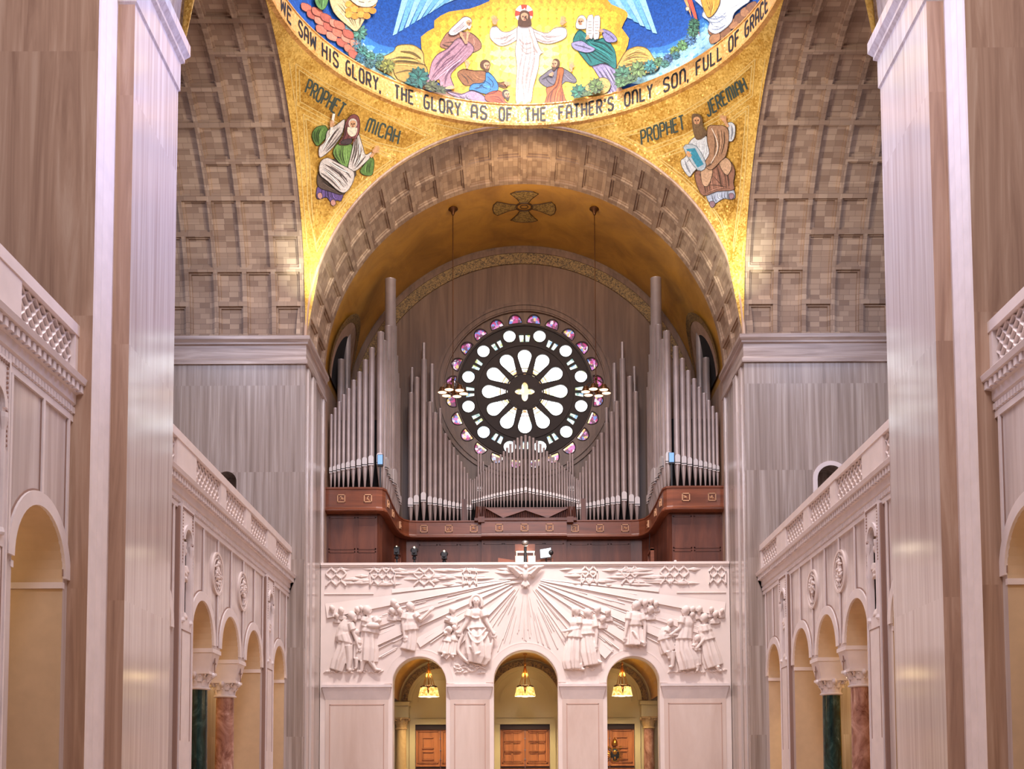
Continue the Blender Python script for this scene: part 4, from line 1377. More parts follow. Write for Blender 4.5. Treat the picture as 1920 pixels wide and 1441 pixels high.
b.build('shelf', M_wood, case)
for x in (245, 1205):
    b = MB(); p0, p1 = q(x - 35, 855), q(x + 35, 915); b.box(p0.x, p1.x, 61.68, 61.9, p1.z, p0.z); b.build('post', M_wood, case)
for s in (-1, 1):
    b = MB(); b.box(min(s * 3.1, s * 3.35), max(s * 3.1, s * 3.35), 62.05, 62.5, 15.78, 17.0); b.build('post', M_wood, case)
    b = MB(s)
    b.box(7.0, 7.03, 62.3, 62.9, 15.8, 17.5); b.build('post', M_wood, case)
# black boards standing in for the shade behind the pipes, up to mouth height
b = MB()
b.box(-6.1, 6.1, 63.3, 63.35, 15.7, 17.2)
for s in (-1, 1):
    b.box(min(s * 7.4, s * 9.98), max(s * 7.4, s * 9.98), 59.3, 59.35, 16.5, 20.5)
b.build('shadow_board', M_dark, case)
# low doors in the flanks
for s in (-1, 1):
    b = MB(s); b.box(6.55, 6.62, 59.4, 60.6, 11.2, 13.6); b.box(6.5, 6.68, 59.3, 59.4, 11.2, 13.7); b.box(6.5, 6.68, 60.6, 60.7, 11.2, 13.7); b.box(6.5, 6.68, 59.3, 60.7, 13.6, 13.72)
    b.build('door', M_wood2, case)

# two added glowing boxes imitating blue light caught on the corner pipes
for s, px, py, w_, h_, lab in ((-1, 713, 862, 8, 17, 'small blue-lit lamp on the corner organ pipe, above the two tripods'), (1, 1259, 858, 9, 15, 'small blue-lit lamp on the corner organ pipe, above the hanging cable')):
    p = atY(px, py, 57.75)
    t = thing('stage_lamp', lab, 'lamp', (p.x, 57.75, p.z - 0.3), 'blue stage lamps on the organ')
    b = MB(); b.box(p.x - 0.15, p.x + 0.15, 57.72, 57.84, p.z - 0.30, p.z + 0.28); b.box(p.x - 0.04, p.x + 0.04, 57.76, 57.84, 16.5, p.z - 0.28); b.build('housing', M_black, t)
    b = MB(); b.box(p.x - 0.12, p.x + 0.12, 57.69, 57.73, p.z - 0.22, p.z + 0.25); b.build('lens', M_blueglint, t)
# speaker and cable on the case flank
p = atY(1222, 970, 61.4)
t = thing('wall_speaker', 'small dark box with a hanging cable on the curved end of the organ case', 'speaker', (p.x, 61.2, p.z))
b = MB(); b.box(p.x - 0.12, p.x + 0.12, 61.1, 61.35, p.z - 0.16, p.z + 0.16); b.build('housing', M_black, t)
b = MB(); b.tube([(p.x - 0.05, 61.15, p.z - 0.1), (p.x - 0.14, 61.1, p.z - 0.5), (p.x - 0.16, 61.3, p.z - 1.6), (p.x - 0.16, 61.6, p.z - 3.3)], 0.018, 5); b.build('cable', M_black, t)

# ------------------------------------------------------------------ gear along the gallery rail
def tripod_camera(px, ytop, lab, kind):
    Y = 57.6
    p = atY(px, ytop, Y); x = p.x; zt = p.z
    t = thing('camera_tripod', lab, 'camera', (x, Y, 11.15), 'video cameras on tripods at the gallery rail')
    for k in range(3):
        a = 2 * pi * k / 3 + 0.5
        b = MB(); b.tube([(x, Y, zt - 0.55), (x + 0.30 * cos(a), Y + 0.30 * sin(a), 11.17)], [0.035, 0.025], 6); b.build('leg', M_black, t)
    b = MB(); b.tube([(x, Y, 11.8), (x, Y, zt - 0.38)], 0.045, 8); b.lathe([(0.10, zt - 0.60), (0.10, zt - 0.5), (0.06, zt - 0.42)], (x, Y, 0), 12); b.build('head', M_black, t)
    b = MB(); b.box(x - 0.13, x + 0.13, Y - 0.16, Y + 0.2, zt - 0.40, zt - 0.10)
    if kind == 0:
        b.lathe([(0.16, zt - 0.12), (0.17, zt - 0.02), (0.1, zt + 0.02)], (x, Y, 0), 14)
    else:
        b.ell((x, Y, zt - 0.14), (0.2, 0.16, 0.15), 14, 8)
    b.build('body', M_black, t, smooth=40)
    b = MB(); b.tube([(x, Y - 0.16, zt - 0.25), (x, Y - 0.30, zt - 0.25)], 0.075, 12); b.build('lens', M_black, t, smooth=40)
    b = MB(); b.ell((x, Y - 0.10, zt - 0.01), 0.045, 10, 6); b.build('tally_light', M_bulb, t)


tripod_camera(744, 1025, 'black boxy camera on a tripod, first from the tall casework tower', 0)
tripod_camera(777, 1026, 'black round-headed camera on a splayed tripod, middle of the three at the rail', 1)
tripod_camera(833, 1033, 'low dark camera nearest to the organ console', 1)
t = thing('organ_console', 'organ console with lit sheet music and stop jambs', 'console', (0.1, 59.5, 11.15))
Y = 59.5
g = lambda x, y: atY(860 + x / 5.764, 820 + y / 5.764, Y)
a, c = g(607, 1275), g(835, 1380)
b = MB(); b.box(a.x, c.x, Y, Y + 0.12, 11.2, a.z); b.box(a.x - 0.7, c.x + 0.7, Y - 0.1, Y + 1.2, 11.15, 12.0); b.build('body', M_wood2, t)
b = MB(); b.box(a.x + 0.03, g(700, 0).x, Y - 0.03, Y - 0.01, c.z, a.z - 0.02); b.box(g(745, 0).x, c.x - 0.03, Y - 0.03, Y - 0.01, c.z, a.z - 0.02); b.build('sheet_music', M_sheet, t)
light('console_light', 'POINT', (0.1, 58.95, a.z + 0.25), 30, (1.0, 0.86, 0.62), 0.1)
a2, c2 = g(622, 1228), g(820, 1240)
b = MB(); b.box(a2.x, c2.x, Y - 0.05, Y + 0.05, c2.z, a2.z)
for x in (628, 812):
    p = g(x, 1240); b.box(p.x - 0.02, p.x + 0.02, Y, Y + 0.04, a.z, p.z)
b.build('lamp_bar', M_bulb, t)
a3, c3 = g(610, 1145), g(825, 1225)
b = MB(); b.box(a3.x, c3.x, Y + 0.15, Y + 0.25, c3.z, a3.z); b.build('music_rack', M_wood, t)
for x0, x1, y0, y1 in ((425, 605, 1290, 1318), (840, 1022, 1318, 1290)):
    pa, pb = g(x0, y0), g(x1, y1)
    b = MB(); b.rings([[(v.x, Y + 0.2, 11.6), (v.x, Y + 0.3, 11.6), (v.x, Y + 0.3, v.z), (v.x, Y + 0.2, v.z)] for v in (pa, pb)]); jb = b.build('stop_jamb', M_wood2, t)
    b = MB()
    for i in range(12):
        for j in range(5):
            xx = pa.x + (pb.x - pa.x) * (i + 0.5) / 12
            b.ell((xx, Y + 0.18, 12.35 + j * 0.085), (0.025, 0.03, 0.025), 6, 4)
    b.build('stop_knob', M_trim, jb)
p = g(718, 1175)
t = thing('console_camera', 'round-headed camera on a dark stand before the lit sheet music', 'camera', (p.x, 58.6, 11.15))
b = MB(); b.lathe([(0.3, 11.15), (0.28, 11.2), (0.05, 11.25), (0.05, 12.0), (0.16, 12.2), (0.20, 12.35), (0.10, 12.5), (0.07, p.z - 0.2)], (p.x, 58.6, 0), 14); b.build('stand', M_black, t, smooth=40)
b = MB(); b.ell((p.x, 58.6, p.z - 0.02), (0.19, 0.19, 0.15), 14, 8); b.build('head', M_steel, t, smooth=60)
pts = [g(880, 1215), g(995, 1195), g(1000, 1290), g(885, 1305)]
t = thing('monitor', 'tilted bright screen on an arm beside the organ console', 'monitor', (pts[0].x + 0.3, 59.3, 11.15))
b = MB(); b.rings([[(v.x, Y + k, v.z) for v in pts] for k in (-0.12, -0.06)]); b.build('screen', M_screen, t)
b = MB()
c = sum(pts, Vector()) / 4
b.rings([[(c.x + (v.x - c.x) * 1.06, Y + k, c.z + (v.z - c.z) * 1.08) for v in pts] for k in (-0.09, 0.0)])
b.tube([(c.x, Y, c.z), (c.x + 0.1, Y + 0.2, 12.4), (c.x + 0.1, Y + 0.2, 11.2)], 0.03, 6); b.build('housing', M_black, t)
p = g(995, 1255)
t = thing('monitor_lamp', 'dark round lamp in front of the bright tilted screen', 'lamp', (p.x, 59.2, 11.15))
b = MB(); b.ell((p.x, 59.2, p.z), (0.13, 0.13, 0.14), 12, 8); b.build('head', M_black, t, smooth=60)
b = MB(); b.tube([(p.x, 59.2, p.z), (p.x, 59.2, 11.16)], 0.02, 6); b.build('stand', M_black, t)

for k, px in enumerate((1131, 1178, 1266)):
    p = atY(px, 1053, YB + 0.3)
    h_ = (0.05, 0.04, 0.12)[k]
    t = MB(); t.box(p.x - 0.06, p.x + 0.06, YB + 0.24, YB + 0.36, 12.42, 12.42 + h_)
    t.box(p.x - 0.04, p.x + 0.04, YB + 0.26, YB + 0.34, 12.42 + h_, 12.44 + h_)
    o = t.build('small_box', M_trim)
    o.data.transform(Matrix.Translation((-p.x, -YB - 0.3, -12.42))); o.location = (p.x, YB + 0.3, 12.42)
    tag(o, ('small white box on the stone rail nearest the lit monitor', 'small white box on the stone rail, second from the lit monitor', 'tallest small white box on the stone rail, farthest from the monitor')[k], 'box', 'small boxes on the gallery rail')

# ------------------------------------------------------------------ gold pendentives, inscription ring and mosaic dome
SC, SR_ = (0, YC, 21.9), sqrt(200.0)
for s in (-1, 1):
    mb = MB(s)
    na, nr = 48, 20
    for far in (1, -1):
        grid = []
        for i in range(na + 1):
            a = pi / 2 * i / na
            rho0 = 10.0 / max(cos(a), sin(a))
            row = []
            for j in range(nr + 1):
                rho = rho0 + (10.0 - rho0) * j / nr
                row.append(mb.add((rho * cos(a), YC + far * rho * sin(a), 21.9 + sqrt(max(0, 200 - rho * rho)))))
            grid.append(row)
        for i in range(na):
            for j in range(nr):
                f = (grid[i][j], grid[i][j + 1], grid[i + 1][j + 1], grid[i + 1][j])
                mb.face(f if far > 0 else f[::-1])
    mb.build('ceiling_%s_pendentive' % SIDE[s], M_gold, kind='structure', smooth=60)
RB, ZB0, ZB1 = 9.86, 31.98, 32.86
mb = MB()
LR = lambda pr, n: [[(r * cos(2 * pi * k / n), YC + r * sin(2 * pi * k / n), z) for k in range(n)] for r, z in pr]
mb.rings(LR([(10.05, 31.86), (9.84, 31.90), (9.82, 31.99), (RB, 32.02), (RB, ZB1), (9.82, ZB1 + 0.02), (9.82, ZB1 + 0.06), (9.9, ZB1 + 0.06)], 160), 0, False)
mb.build('trim_dome_ring', M_goldb, kind='structure', smooth=30)
DZ, DR_ = ZB1, 9.95
mb = MB()
prof = [(DR_ * cos(RAD(a)), DR_ * sin(RAD(a))) for a in range(0, 62, 2)]
mb.lathe(prof, (0, YC, DZ), 120)
# lathe() closes its ends; leave the crown open
mb.f = mb.f[:-2]; mb.m = mb.m[:-2]
M_sky = mat_tessera((22, 74, 150), k=0.25)
mb.build('ceiling_dome', M_sky, kind='structure', smooth=60)


class Surf:
    """mosaic laid on a curved ceiling: outlines are put onto the surface itself"""
    def __init__(self, c, R, axis, org, sc, parent, spacing=16, k=0.0011, low=None, box=False):
        self.low = low; self.box = box
        self.c, self.R, self.axis, self.org, self.sc, self.parent, self.sp, self.k = c, R, axis, org, sc, parent, spacing, k
        self.layer = 0
        self.begin()

    def begin(self, name=None, label=None, layer=None):
        if layer is not None:
            self.layer = layer
        self.name = name; self.label = label; self.mb = MB(); self.mats = []

    def end(self):
        if self.mb.f:
            o = self.mb.build(self.name, self.mats, self.parent)
            if self.label:
                o['label'] = self.label

    def px(self, p):
        return Vector((self.org[0] + p[0] / self.sc, self.org[1] + p[1] / self.sc))

    def hit(self, P):
        q = on_quadric(P[0], P[1], self.c, self.R, self.axis)
        if self.low is not None and q.z < self.low:
            q.z = self.low; h_ = Vector((q.x, q.y)) - Vector(self.c[:2]); h_ = h_.normalized() * self.R; q = Vector((self.c[0] + h_.x, self.c[1] + h_.y, self.low))
        if self.box and (q.y > D1 - 0.03 or abs(q.x) > 9.97):
            return None
        n = Vector(self.c) - q
        if self.axis is not None:
            n[self.axis] = 0
        return q + n.normalized() * (0.010 + self.k * self.layer)

    def mi(self, col):
        m = mat_tessera(col) if isinstance(col, tuple) else col
        if m not in self.mats:
            self.mats.append(m)
        return self.mats.index(m)

    def poly(self, col, pts, sm=3, px=False):
        self.layer += 1
        P = [Vector(p) for p in pts] if px else [self.px(p) for p in pts]
        if sm:
            P = smooth_loop(P, sm)
        P2 = []
        for a, b in zip(P, P[1:] + P[:1]):
            n_ = max(1, int((b - a).length / 10))
            P2 += [a + (b - a) * (k / n_) for k in range(n_)]
        P = P2
        x0, x1 = min(p.x for p in P), max(p.x for p in P); y0, y1 = min(p.y for p in P), max(p.y for p in P)
        ex = []
        y = y0 + self.sp * 0.5
        while y < y1:
            x = x0 + self.sp * 0.5
            while x < x1:
                if inside((x, y), P):
                    ex.append((x, y))
                x += self.sp
            y += self.sp
        tr, V = cdt([(p.x, p.y) for p in P], (), ex)
        H = [self.hit(v) for v in V]
        ids = [None if h is None else self.mb.add(h) for h in H]
        m = self.mi(col)
        for t in tr:
            if all(ids[k] is not None for k in t):
                self.mb.face([ids[k] for k in t], m)

    def line(self, col, pts, w=1.0, sm=3, px=False, closed=False, taper=False):
        """w in photo pixels"""
        self.layer += 1
        P = [Vector(p) for p in pts] if px else [self.px(p) for p in pts]
        if sm and len(P) > 2:
            P = smooth_loop(P, sm, closed)
        if closed:
            P.append(P[0])
        Q = []
        for a, b in zip(P, P[1:]):
            n = max(1 if sm else 4, int((b - a).length / 14))
            Q += [a + (b - a) * k / n for k in range(n)]
        Q.append(P[-1])
        L, R = [], []
        for i, p in enumerate(Q):
            d = Q[min(i + 1, len(Q) - 1)] - Q[max(i - 1, 0)]
            if d.length < 1e-6:
                d = Vector((1, 0))
            n = Vector((-d.y, d.x)).normalized() * w / 2 * ((1 - abs(2 * i / max(1, len(Q) - 1) - 1) ** 2 * 0.85) if taper else 1)
            ha, hb = self.hit(p + n), self.hit(p - n)
            L.append(None if ha is None else self.mb.add(ha)); R.append(None if hb is None else self.mb.add(hb))
        m = self.mi(col)
        for i in range(len(Q) - 1):
            if None not in (L[i], R[i], L[i + 1], R[i + 1]):
                self.mb.face((L[i], R[i], R[i + 1], L[i + 1]), m)

    def ell(self, col, c, rx, ry, rot=0):
        a = RAD(rot)
        self.poly(col, [(c[0] + rx * cos(t) * cos(a) - ry * sin(t) * sin(a), c[1] + rx * cos(t) * sin(a) + ry * sin(t) * cos(a)) for t in [2 * pi * k / 14 for k in range(14)]], 0)

    def shape(self, col, pts, folds=(), dark=None, out=None, ow=0.9):
        """flat-coloured drapery with an outline and darker and lighter fold strokes"""
        self.poly(col, pts)
        if dark is None:
            dark = tuple(int(c * 0.55) for c in col)
        lite = tuple(min(255, int(c * 1.18 + 14)) for c in col)
        mid = tuple(int(c * 0.78) for c in col)
        allf = list(folds)
        for f, g in zip(folds, folds[1:]):
            if len(f) == len(g):
                gap = sum((Vector(a) - Vector(b)).length for a, b in zip(f, g)) / len(f)
                if gap < 130:
                    for q in (0.33, 0.66):
                        allf.append([tuple(Vector(a).lerp(Vector(b), q)) for a, b in zip(f, g)])
        for f in folds:
            self.line(mid, f, 4.2, 4, taper=True)
        for i, f in enumerate(allf):
            self.line(dark if i % 3 != 1 else lite, f, 2.0 if i < len(folds) else 1.3, 4, taper=True)
        self.line(out or tuple(int(c * 0.35) for c in col), pts, ow, 3, closed=True)


SKIN, HAIRB, HAIRG = (206, 158, 118), (92, 62, 40), (206, 198, 184)


def mhead(S, x, y, r, hair, turn=0, beard=None, veil=None):
    """mosaic head: veil or hair, face, brow, nose, beard"""
    if veil:
        S.shape(veil, [(x - r * 1.2, y + r * 1.5), (x - r * 1.2, y - r * 0.2), (x - r * 0.5, y - r * 1.35), (x + r * 0.5, y - r * 1.35), (x + r * 1.15, y - r * 0.2), (x + r * 1.2, y + r * 1.5)])
    else:
        S.ell(hair, (x - turn * r * 0.15, y - r * 0.15), r * 1.0, r * 1.15)
    S.poly(SKIN, [(x + turn * r * 0.2 - r * 0.70, y - r * 0.45), (x + turn * r * 0.2, y - r * 0.85), (x + turn * r * 0.2 + r * 0.70, y - r * 0.45), (x + turn * r * 0.2 + r * 0.55, y + r * 0.55), (x + turn * r * 0.2, y + r * 1.0), (x + turn * r * 0.2 - r * 0.55, y + r * 0.55)])
    xx = x + turn * r * 0.3
    if beard:
        S.poly(beard, [(xx - r * 0.68, y + r * 0.34), (xx - r * 0.34, y + r * 0.72), (xx + r * 0.34, y + r * 0.72), (xx + r * 0.68, y + r * 0.34), (xx + r * 0.5, y + r * 1.1), (xx + turn * r * 0.1, y + r * 1.7), (xx - r * 0.5, y + r * 1.1)])
    dk = (90, 56, 40)
    for q in (-1, 1):
        S.line(dk, [(xx + q * r * 0.14, y - r * 0.12), (xx + q * r * 0.48, y - r * 0.15)], r * 0.045, 0)
        S.line((40, 26, 20), [(xx + q * r * 0.20, y + r * 0.02), (xx + q * r * 0.40, y + r * 0.02)], r * 0.05, 0)
    S.line(dk, [(xx, y - r * 0.1), (xx + turn * r * 0.12, y + r * 0.34)], r * 0.035, 0)
    S.line((150, 84, 70), [(xx - r * 0.18, y + r * 0.52), (xx + r * 0.18, y + r * 0.52)], r * 0.06, 0)


def mhand(S, x, y, r, ang):
    """open hand: palm, four unequal fingers, thumb"""
    a = RAD(ang)
    f = lambda u, v: (x + r * (u * cos(a) - v * sin(a)), y + r * (u * sin(a) + v * cos(a)))
    S.poly(SKIN, [f(-0.6, -0.45), f(0.5, -0.5), f(0.6, 0.45), f(-0.6, 0.4)])
    for k, l in enumerate((1.3, 1.55, 1.45, 1.15)):
        v = -0.40 + 0.27 * k
        S.line(SKIN, [f(0.4, v), f(l, v * 1.5)], r * 0.075, 0)
    S.line(SKIN, [f(-0.2, 0.4), f(0.5, 1.0)], r * 0.085, 0)


mos = thing('dome_mosaic', 'large painted mosaic of robed figures on gold inside the blue dome', 'mosaic', (0, YC + DR_, DZ))
A = Surf((0, YC, DZ), DR_, None, (500, 0), 3.602, mos, low=ZB1 + 0.005)          # first detail: left part of the photo
def sw(S, side):
    S.org = (500, 0) if side == 0 else (980, 0)
# sky: deep blue, paler towards the ground
A.begin('sky_mosaic', 'blue sky with descending pale rays')
for i, c in enumerate(((44, 110, 176), (92, 156, 202), (150, 196, 216))):
    o = i * 34
    A.poly(c, [(560, 60 + o), (640, 210 + o), (760, 300 + o), (900, 330 + o * .6), (1040, 380), (1040, 640), (760, 560), (520, 330)], 3)
A.end(); A.begin('sky_mosaic', 'blue sky above the golden hill on the right')
sw(A, 1)
for i, c in enumerate(((44, 110, 176), (92, 156, 202), (150, 196, 216))):
    o = i * 30
    A.poly(c, [(1230, 120 + o), (1120, 230 + o), (960, 310 + o), (820, 330 + o * .6), (700, 380), (700, 560), (1000, 520), (1290, 330)], 3)
A.end(); A.begin('ray_mosaic', 'fan of pale blue rays on the left')
sw(A, 0)
for k in range(9):
    x = 830 + k * 44
    A.poly((108, 172, 216) if k % 2 else (146, 198, 230), [(x + 20 - k * 4, 240 - k * 24), (x + 48 - k * 4, 228 - k * 25), (x + 130, -20), (x + 86, -20)], 0)
A.end(); A.begin('ray_mosaic', 'fan of pale blue rays on the right')
sw(A, 1)
for k in range(9):
    x = 930 - k * 46
    A.poly((108, 172, 216) if k % 2 else (146, 198, 230), [(x - 20 + k * 4, 228 - k * 24), (x - 50 + k * 4, 222 - k * 25), (x - 150, -20), (x - 104, -20)], 0)
A.end()
A.begin('glow_mosaic', 'yellow glory behind the central figures')
sw(A, 0)
GL = [(1100, 520), (1060, 400), (1040, 250), (1130, 190), (1130, 140), (1230, 80), (1370, 60), (1500, 10), (1600, -40), (2200, -40), (2330, 30), (2420, 70), (2440, 110), (2400, 190), (2450, 260), (2420, 360), (2370, 470), (2340, 560), (2280, 680), (2080, 760), (1760, 780), (1500, 760), (1300, 640)]
xm = 1729
GL = [(p[0], p[1]) for p in GL]
for sc_, c in ((1.0, (222, 160, 48)), (0.94, (236, 186, 58)), (0.80, (246, 208, 72)), (0.52, (250, 222, 104)), (0.34, (253, 234, 150))):
    A.poly(c, [(1740 + (x - 1740) * sc_, 400 + (y - 400) * (sc_ if sc_ > 0.9 else sc_ * 1.0)) for x, y in GL], 2)
A.end()
A.begin('ground_mosaic', 'brown ground and rocks along the inscription ring')
sw(A, 0)
A.poly((140, 104, 84), [(1040, 640), (1200, 610), (1330, 640), (1560, 700), (1690, 745), (1740, 752), (1740, 800), (1500, 770), (1250, 730), (1020, 665)], 2)
sw(A, 1)
A.poly((140, 104, 84), [(0, 742), (130, 735), (360, 700), (560, 655), (700, 620), (720, 650), (600, 690), (300, 750), (0, 800)], 2)
sw(A, 0)
for c, pts in (((196, 166, 92), [(735, 460), (760, 400), (850, 350), (880, 310), (980, 305), (1050, 350), (1060, 420), (1085, 500), (1050, 560), (900, 560), (840, 520)]),
               ((168, 136, 66), [(850, 430), (960, 420), (1060, 440), (1080, 500), (1000, 560), (880, 540)])):
    A.shape(c, pts, [[(pts[0][0] + 40, pts[0][1] - 40), (900, 390), (1020, 400)], [(800, 450), (920, 440), (1060, 460)], [(900, 350), (980, 360), (1040, 400)], [(860, 500), (960, 480), (1060, 520)]])
sw(A, 1)
A.shape((204, 164, 84), [(640, 470), (670, 400), (710, 345), (780, 318), (850, 335), (900, 410), (930, 430), (890, 490), (700, 510)], [[(680, 420), (760, 390), (860, 400)], [(700, 380), (780, 340), (840, 360)], [(660, 460), (780, 430), (900, 430)], [(760, 390), (800, 440), (860, 450)]])
A.shape((188, 158, 88), [(420, 600), (480, 550), (560, 530), (600, 580), (560, 640), (450, 650)], [[(450, 590), (520, 580), (580, 600)]])
A.end()


def bush(S, x, y, r, c, n=9):
    """rosette of pointed leaves, two rings, dark gaps between"""
    c = tuple(int(v * 0.86) for v in c)
    S.ell(tuple(int(v * 0.5) for v in c), (x, y), r * 0.82, r * 0.82)
    for rg, sc_, m_ in ((1.0, 1.0, 11), (0.68, 1.2, 8)):
        for k in range(m_):
            a = 2 * pi * (k + 0.5 * (rg < 1)) / m_ + x
            cc = tuple(min(255, int(v * sc_ * (1.0, 0.8, 1.12)[k % 3])) for v in c)
            S.poly(cc, [(x + r * .1 * cos(a), y + r * .1 * sin(a)), (x + r * rg * .55 * cos(a - .3), y + r * rg * .55 * sin(a - .3)), (x + r * rg * .9 * cos(a - .12), y + r * rg * .9 * sin(a - .12)), (x + r * rg * cos(a), y + r * rg * sin(a)), (x + r * rg * .9 * cos(a + .12), y + r * rg * .9 * sin(a + .12)), (x + r * rg * .55 * cos(a + .3), y + r * rg * .55 * sin(a + .3))], 0)


A.begin(layer=30, name='leaf_pattern', label='rosettes of green and blue leaves')
sw(A, 0)
for x, y, r, c in ((620, 220, 60, (86, 140, 120)), (600, 300, 40, (70, 120, 130)), (640, 350, 42, (70, 128, 120)), (620, 400, 38, (60, 110, 128)), (690, 390, 40, (84, 140, 120)), (680, 440, 40, (70, 110, 110)), (750, 400, 34, (80, 130, 120)), (740, 450, 30, (90, 120, 90)), (800, 460, 56, (128, 132, 60)), (1010, 540, 78, (44, 108, 98)), (960, 580, 46, (40, 92, 88)), (1100, 610, 54, (90, 96, 60)), (1160, 640, 44, (80, 90, 60))):
    bush(A, x, y, r, c)
sw(A, 1)
for x, y, r, c in ((390, 650, 62, (50, 124, 96)), (450, 680, 48, (90, 122, 70)), (510, 610, 60, (104, 132, 72)), (700, 530, 70, (74, 124, 96)), (690, 590, 50, (90, 130, 86)), (810, 500, 66, (108, 136, 84)), (760, 580, 50, (84, 116, 76)), (900, 480, 52, (64, 128, 128)), (960, 450, 40, (90, 130, 90)), (1030, 430, 40, (66, 96, 140)), (1010, 470, 36, (70, 120, 110)), (1080, 380, 40, (110, 140, 70)), (1140, 340, 46, (96, 140, 90)), (1200, 300, 48, (80, 120, 160)), (1220, 240, 50, (74, 120, 96)), (1230, 190, 46, (60, 104, 78)), (1100, 420, 36, (60, 110, 120)), (560, 660, 34, (100, 120, 60))):
    bush(A, x, y, r, c)
A.end()
# central white figure
A.begin(layer=34, name='mosaic_figure', label='white-robed figure with open arms and a red and white halo')
sw(A, 0)
A.ell((252, 246, 226), (1738, 92), 64, 62)
for pts in ([(1716, 32), (1760, 32), (1748, 86), (1728, 86)], [(1676, 70), (1676, 114), (1728, 98), (1728, 86)], [(1800, 70), (1800, 114), (1748, 98), (1748, 86)]):
    A.poly((222, 70, 48), pts, 0)
A.line((230, 180, 60), [(1738 + 64 * cos(t), 92 + 62 * sin(t)) for t in [2 * pi * k / 24 for k in range(24)]], 0.9, 0, closed=True)
RB_ = (236, 226, 218)
A.shape(RB_, [(1700, 185), (1640, 215), (1590, 215), (1550, 180), (1515, 190), (1505, 240), (1520, 275), (1570, 312), (1630, 305), (1690, 270), (1710, 240)], [[(1690, 215), (1600, 260), (1530, 260)], [(1560, 220), (1600, 240), (1650, 235)], [(1680, 250), (1620, 290), (1570, 300)]], (176, 158, 150), (130, 108, 100))
A.shape(RB_, [(1780, 190), (1840, 215), (1900, 225), (1940, 195), (1990, 185), (2025, 200), (2025, 250), (1980, 280), (1900, 300), (1830, 280), (1790, 240)], [[(1800, 215), (1900, 255), (2000, 240)], [(1960, 210), (1920, 240), (1850, 240)], [(1800, 250), (1880, 285), (1960, 275)]], (176, 158, 150), (130, 108, 100))
A.shape(RB_, [(1695, 180), (1740, 170), (1790, 185), (1815, 250), (1850, 340), (1870, 360), (1845, 380), (1835, 470), (1800, 600), (1790, 680), (1760, 715), (1690, 715), (1682, 600), (1690, 450), (1678, 350), (1690, 260)],
        [[(1720, 200), (1730, 330), (1700, 520), (1695, 700)], [(1760, 200), (1770, 340), (1740, 520), (1720, 700)], [(1790, 240), (1810, 380), (1780, 540), (1760, 690)], [(1700, 260), (1740, 300), (1800, 290)], [(1710, 340), (1760, 400), (1830, 370)], [(1740, 420), (1730, 560), (1740, 690)], [(1800, 400), (1760, 520), (1760, 640)]], (178, 160, 152), (130, 108, 100))
A.line((190, 168, 156), [(1770, 190), (1800, 300), (1830, 360)], 2.0)
for x in (1712, 1762):
    A.poly(SKIN, [(x - 10, 705), (x + 14, 690), (x + 20, 715), (x, 740), (x - 16, 735)])
A.poly(HAIRB, [(1705, 110), (1715, 80), (1740, 72), (1770, 84), (1780, 120), (1790, 170), (1765, 185), (1720, 185), (1695, 165)])
mhead(A, 1741, 118, 34, HAIRB, 0, HAIRB)
mhand(A, 1538, 150, 28, -100)
mhand(A, 2000, 155, 28, -75)
A.end()
# tall mauve figure
A.begin(layer=34, name='mosaic_figure', label='bowing elder in mauve and brown robes')
sw(A, 0)
MV = (168, 128, 140)
A.shape((158, 112, 92), [(1190, 260), (1230, 215), (1300, 215), (1380, 225), (1440, 280), (1445, 330), (1380, 360), (1310, 350), (1200, 330), (1168, 310)], [[(1200, 290), (1280, 280), (1330, 240)], [(1390, 250), (1400, 300), (1360, 340)], [(1180, 300), (1240, 320), (1310, 310)]])
A.shape(MV, [(1290, 260), (1380, 300), (1395, 350), (1330, 420), (1270, 470), (1240, 520), (1265, 600), (1220, 592), (1170, 590), (1160, 540), (1090, 590), (1050, 610), (1090, 520), (1110, 430), (1150, 370), (1220, 330)],
        [[(1340, 300), (1250, 400), (1150, 480), (1090, 570)], [(1370, 340), (1290, 420), (1190, 500), (1120, 560)], [(1300, 290), (1210, 370), (1130, 450)], [(1280, 450), (1220, 500), (1200, 580)], [(1330, 400), (1250, 450), (1180, 540)], [(1240, 360), (1180, 400), (1130, 480)]], (112, 76, 96))
A.shape((226, 214, 208), [(1230, 210), (1290, 150), (1330, 116), (1375, 125), (1380, 160), (1345, 200), (1310, 215), (1270, 240), (1235, 240)], [[(1250, 220), (1300, 180), (1340, 140)], [(1270, 230), (1320, 200), (1345, 170)]], (160, 146, 146))
mhead(A, 1357, 160, 24, HAIRG, 1, (226, 220, 210))
for h in ((1310, 240), (1355, 235)):
    A.line(SKIN, [(1345, 300), h], 4, 0); mhand(A, h[0], h[1], 15, -95)
A.poly((150, 110, 80), [(1045, 600), (1075, 570), (1100, 590), (1070, 612)]); A.poly(SKIN, [(1200, 600), (1250, 585), (1265, 605), (1215, 612)])
A.end()
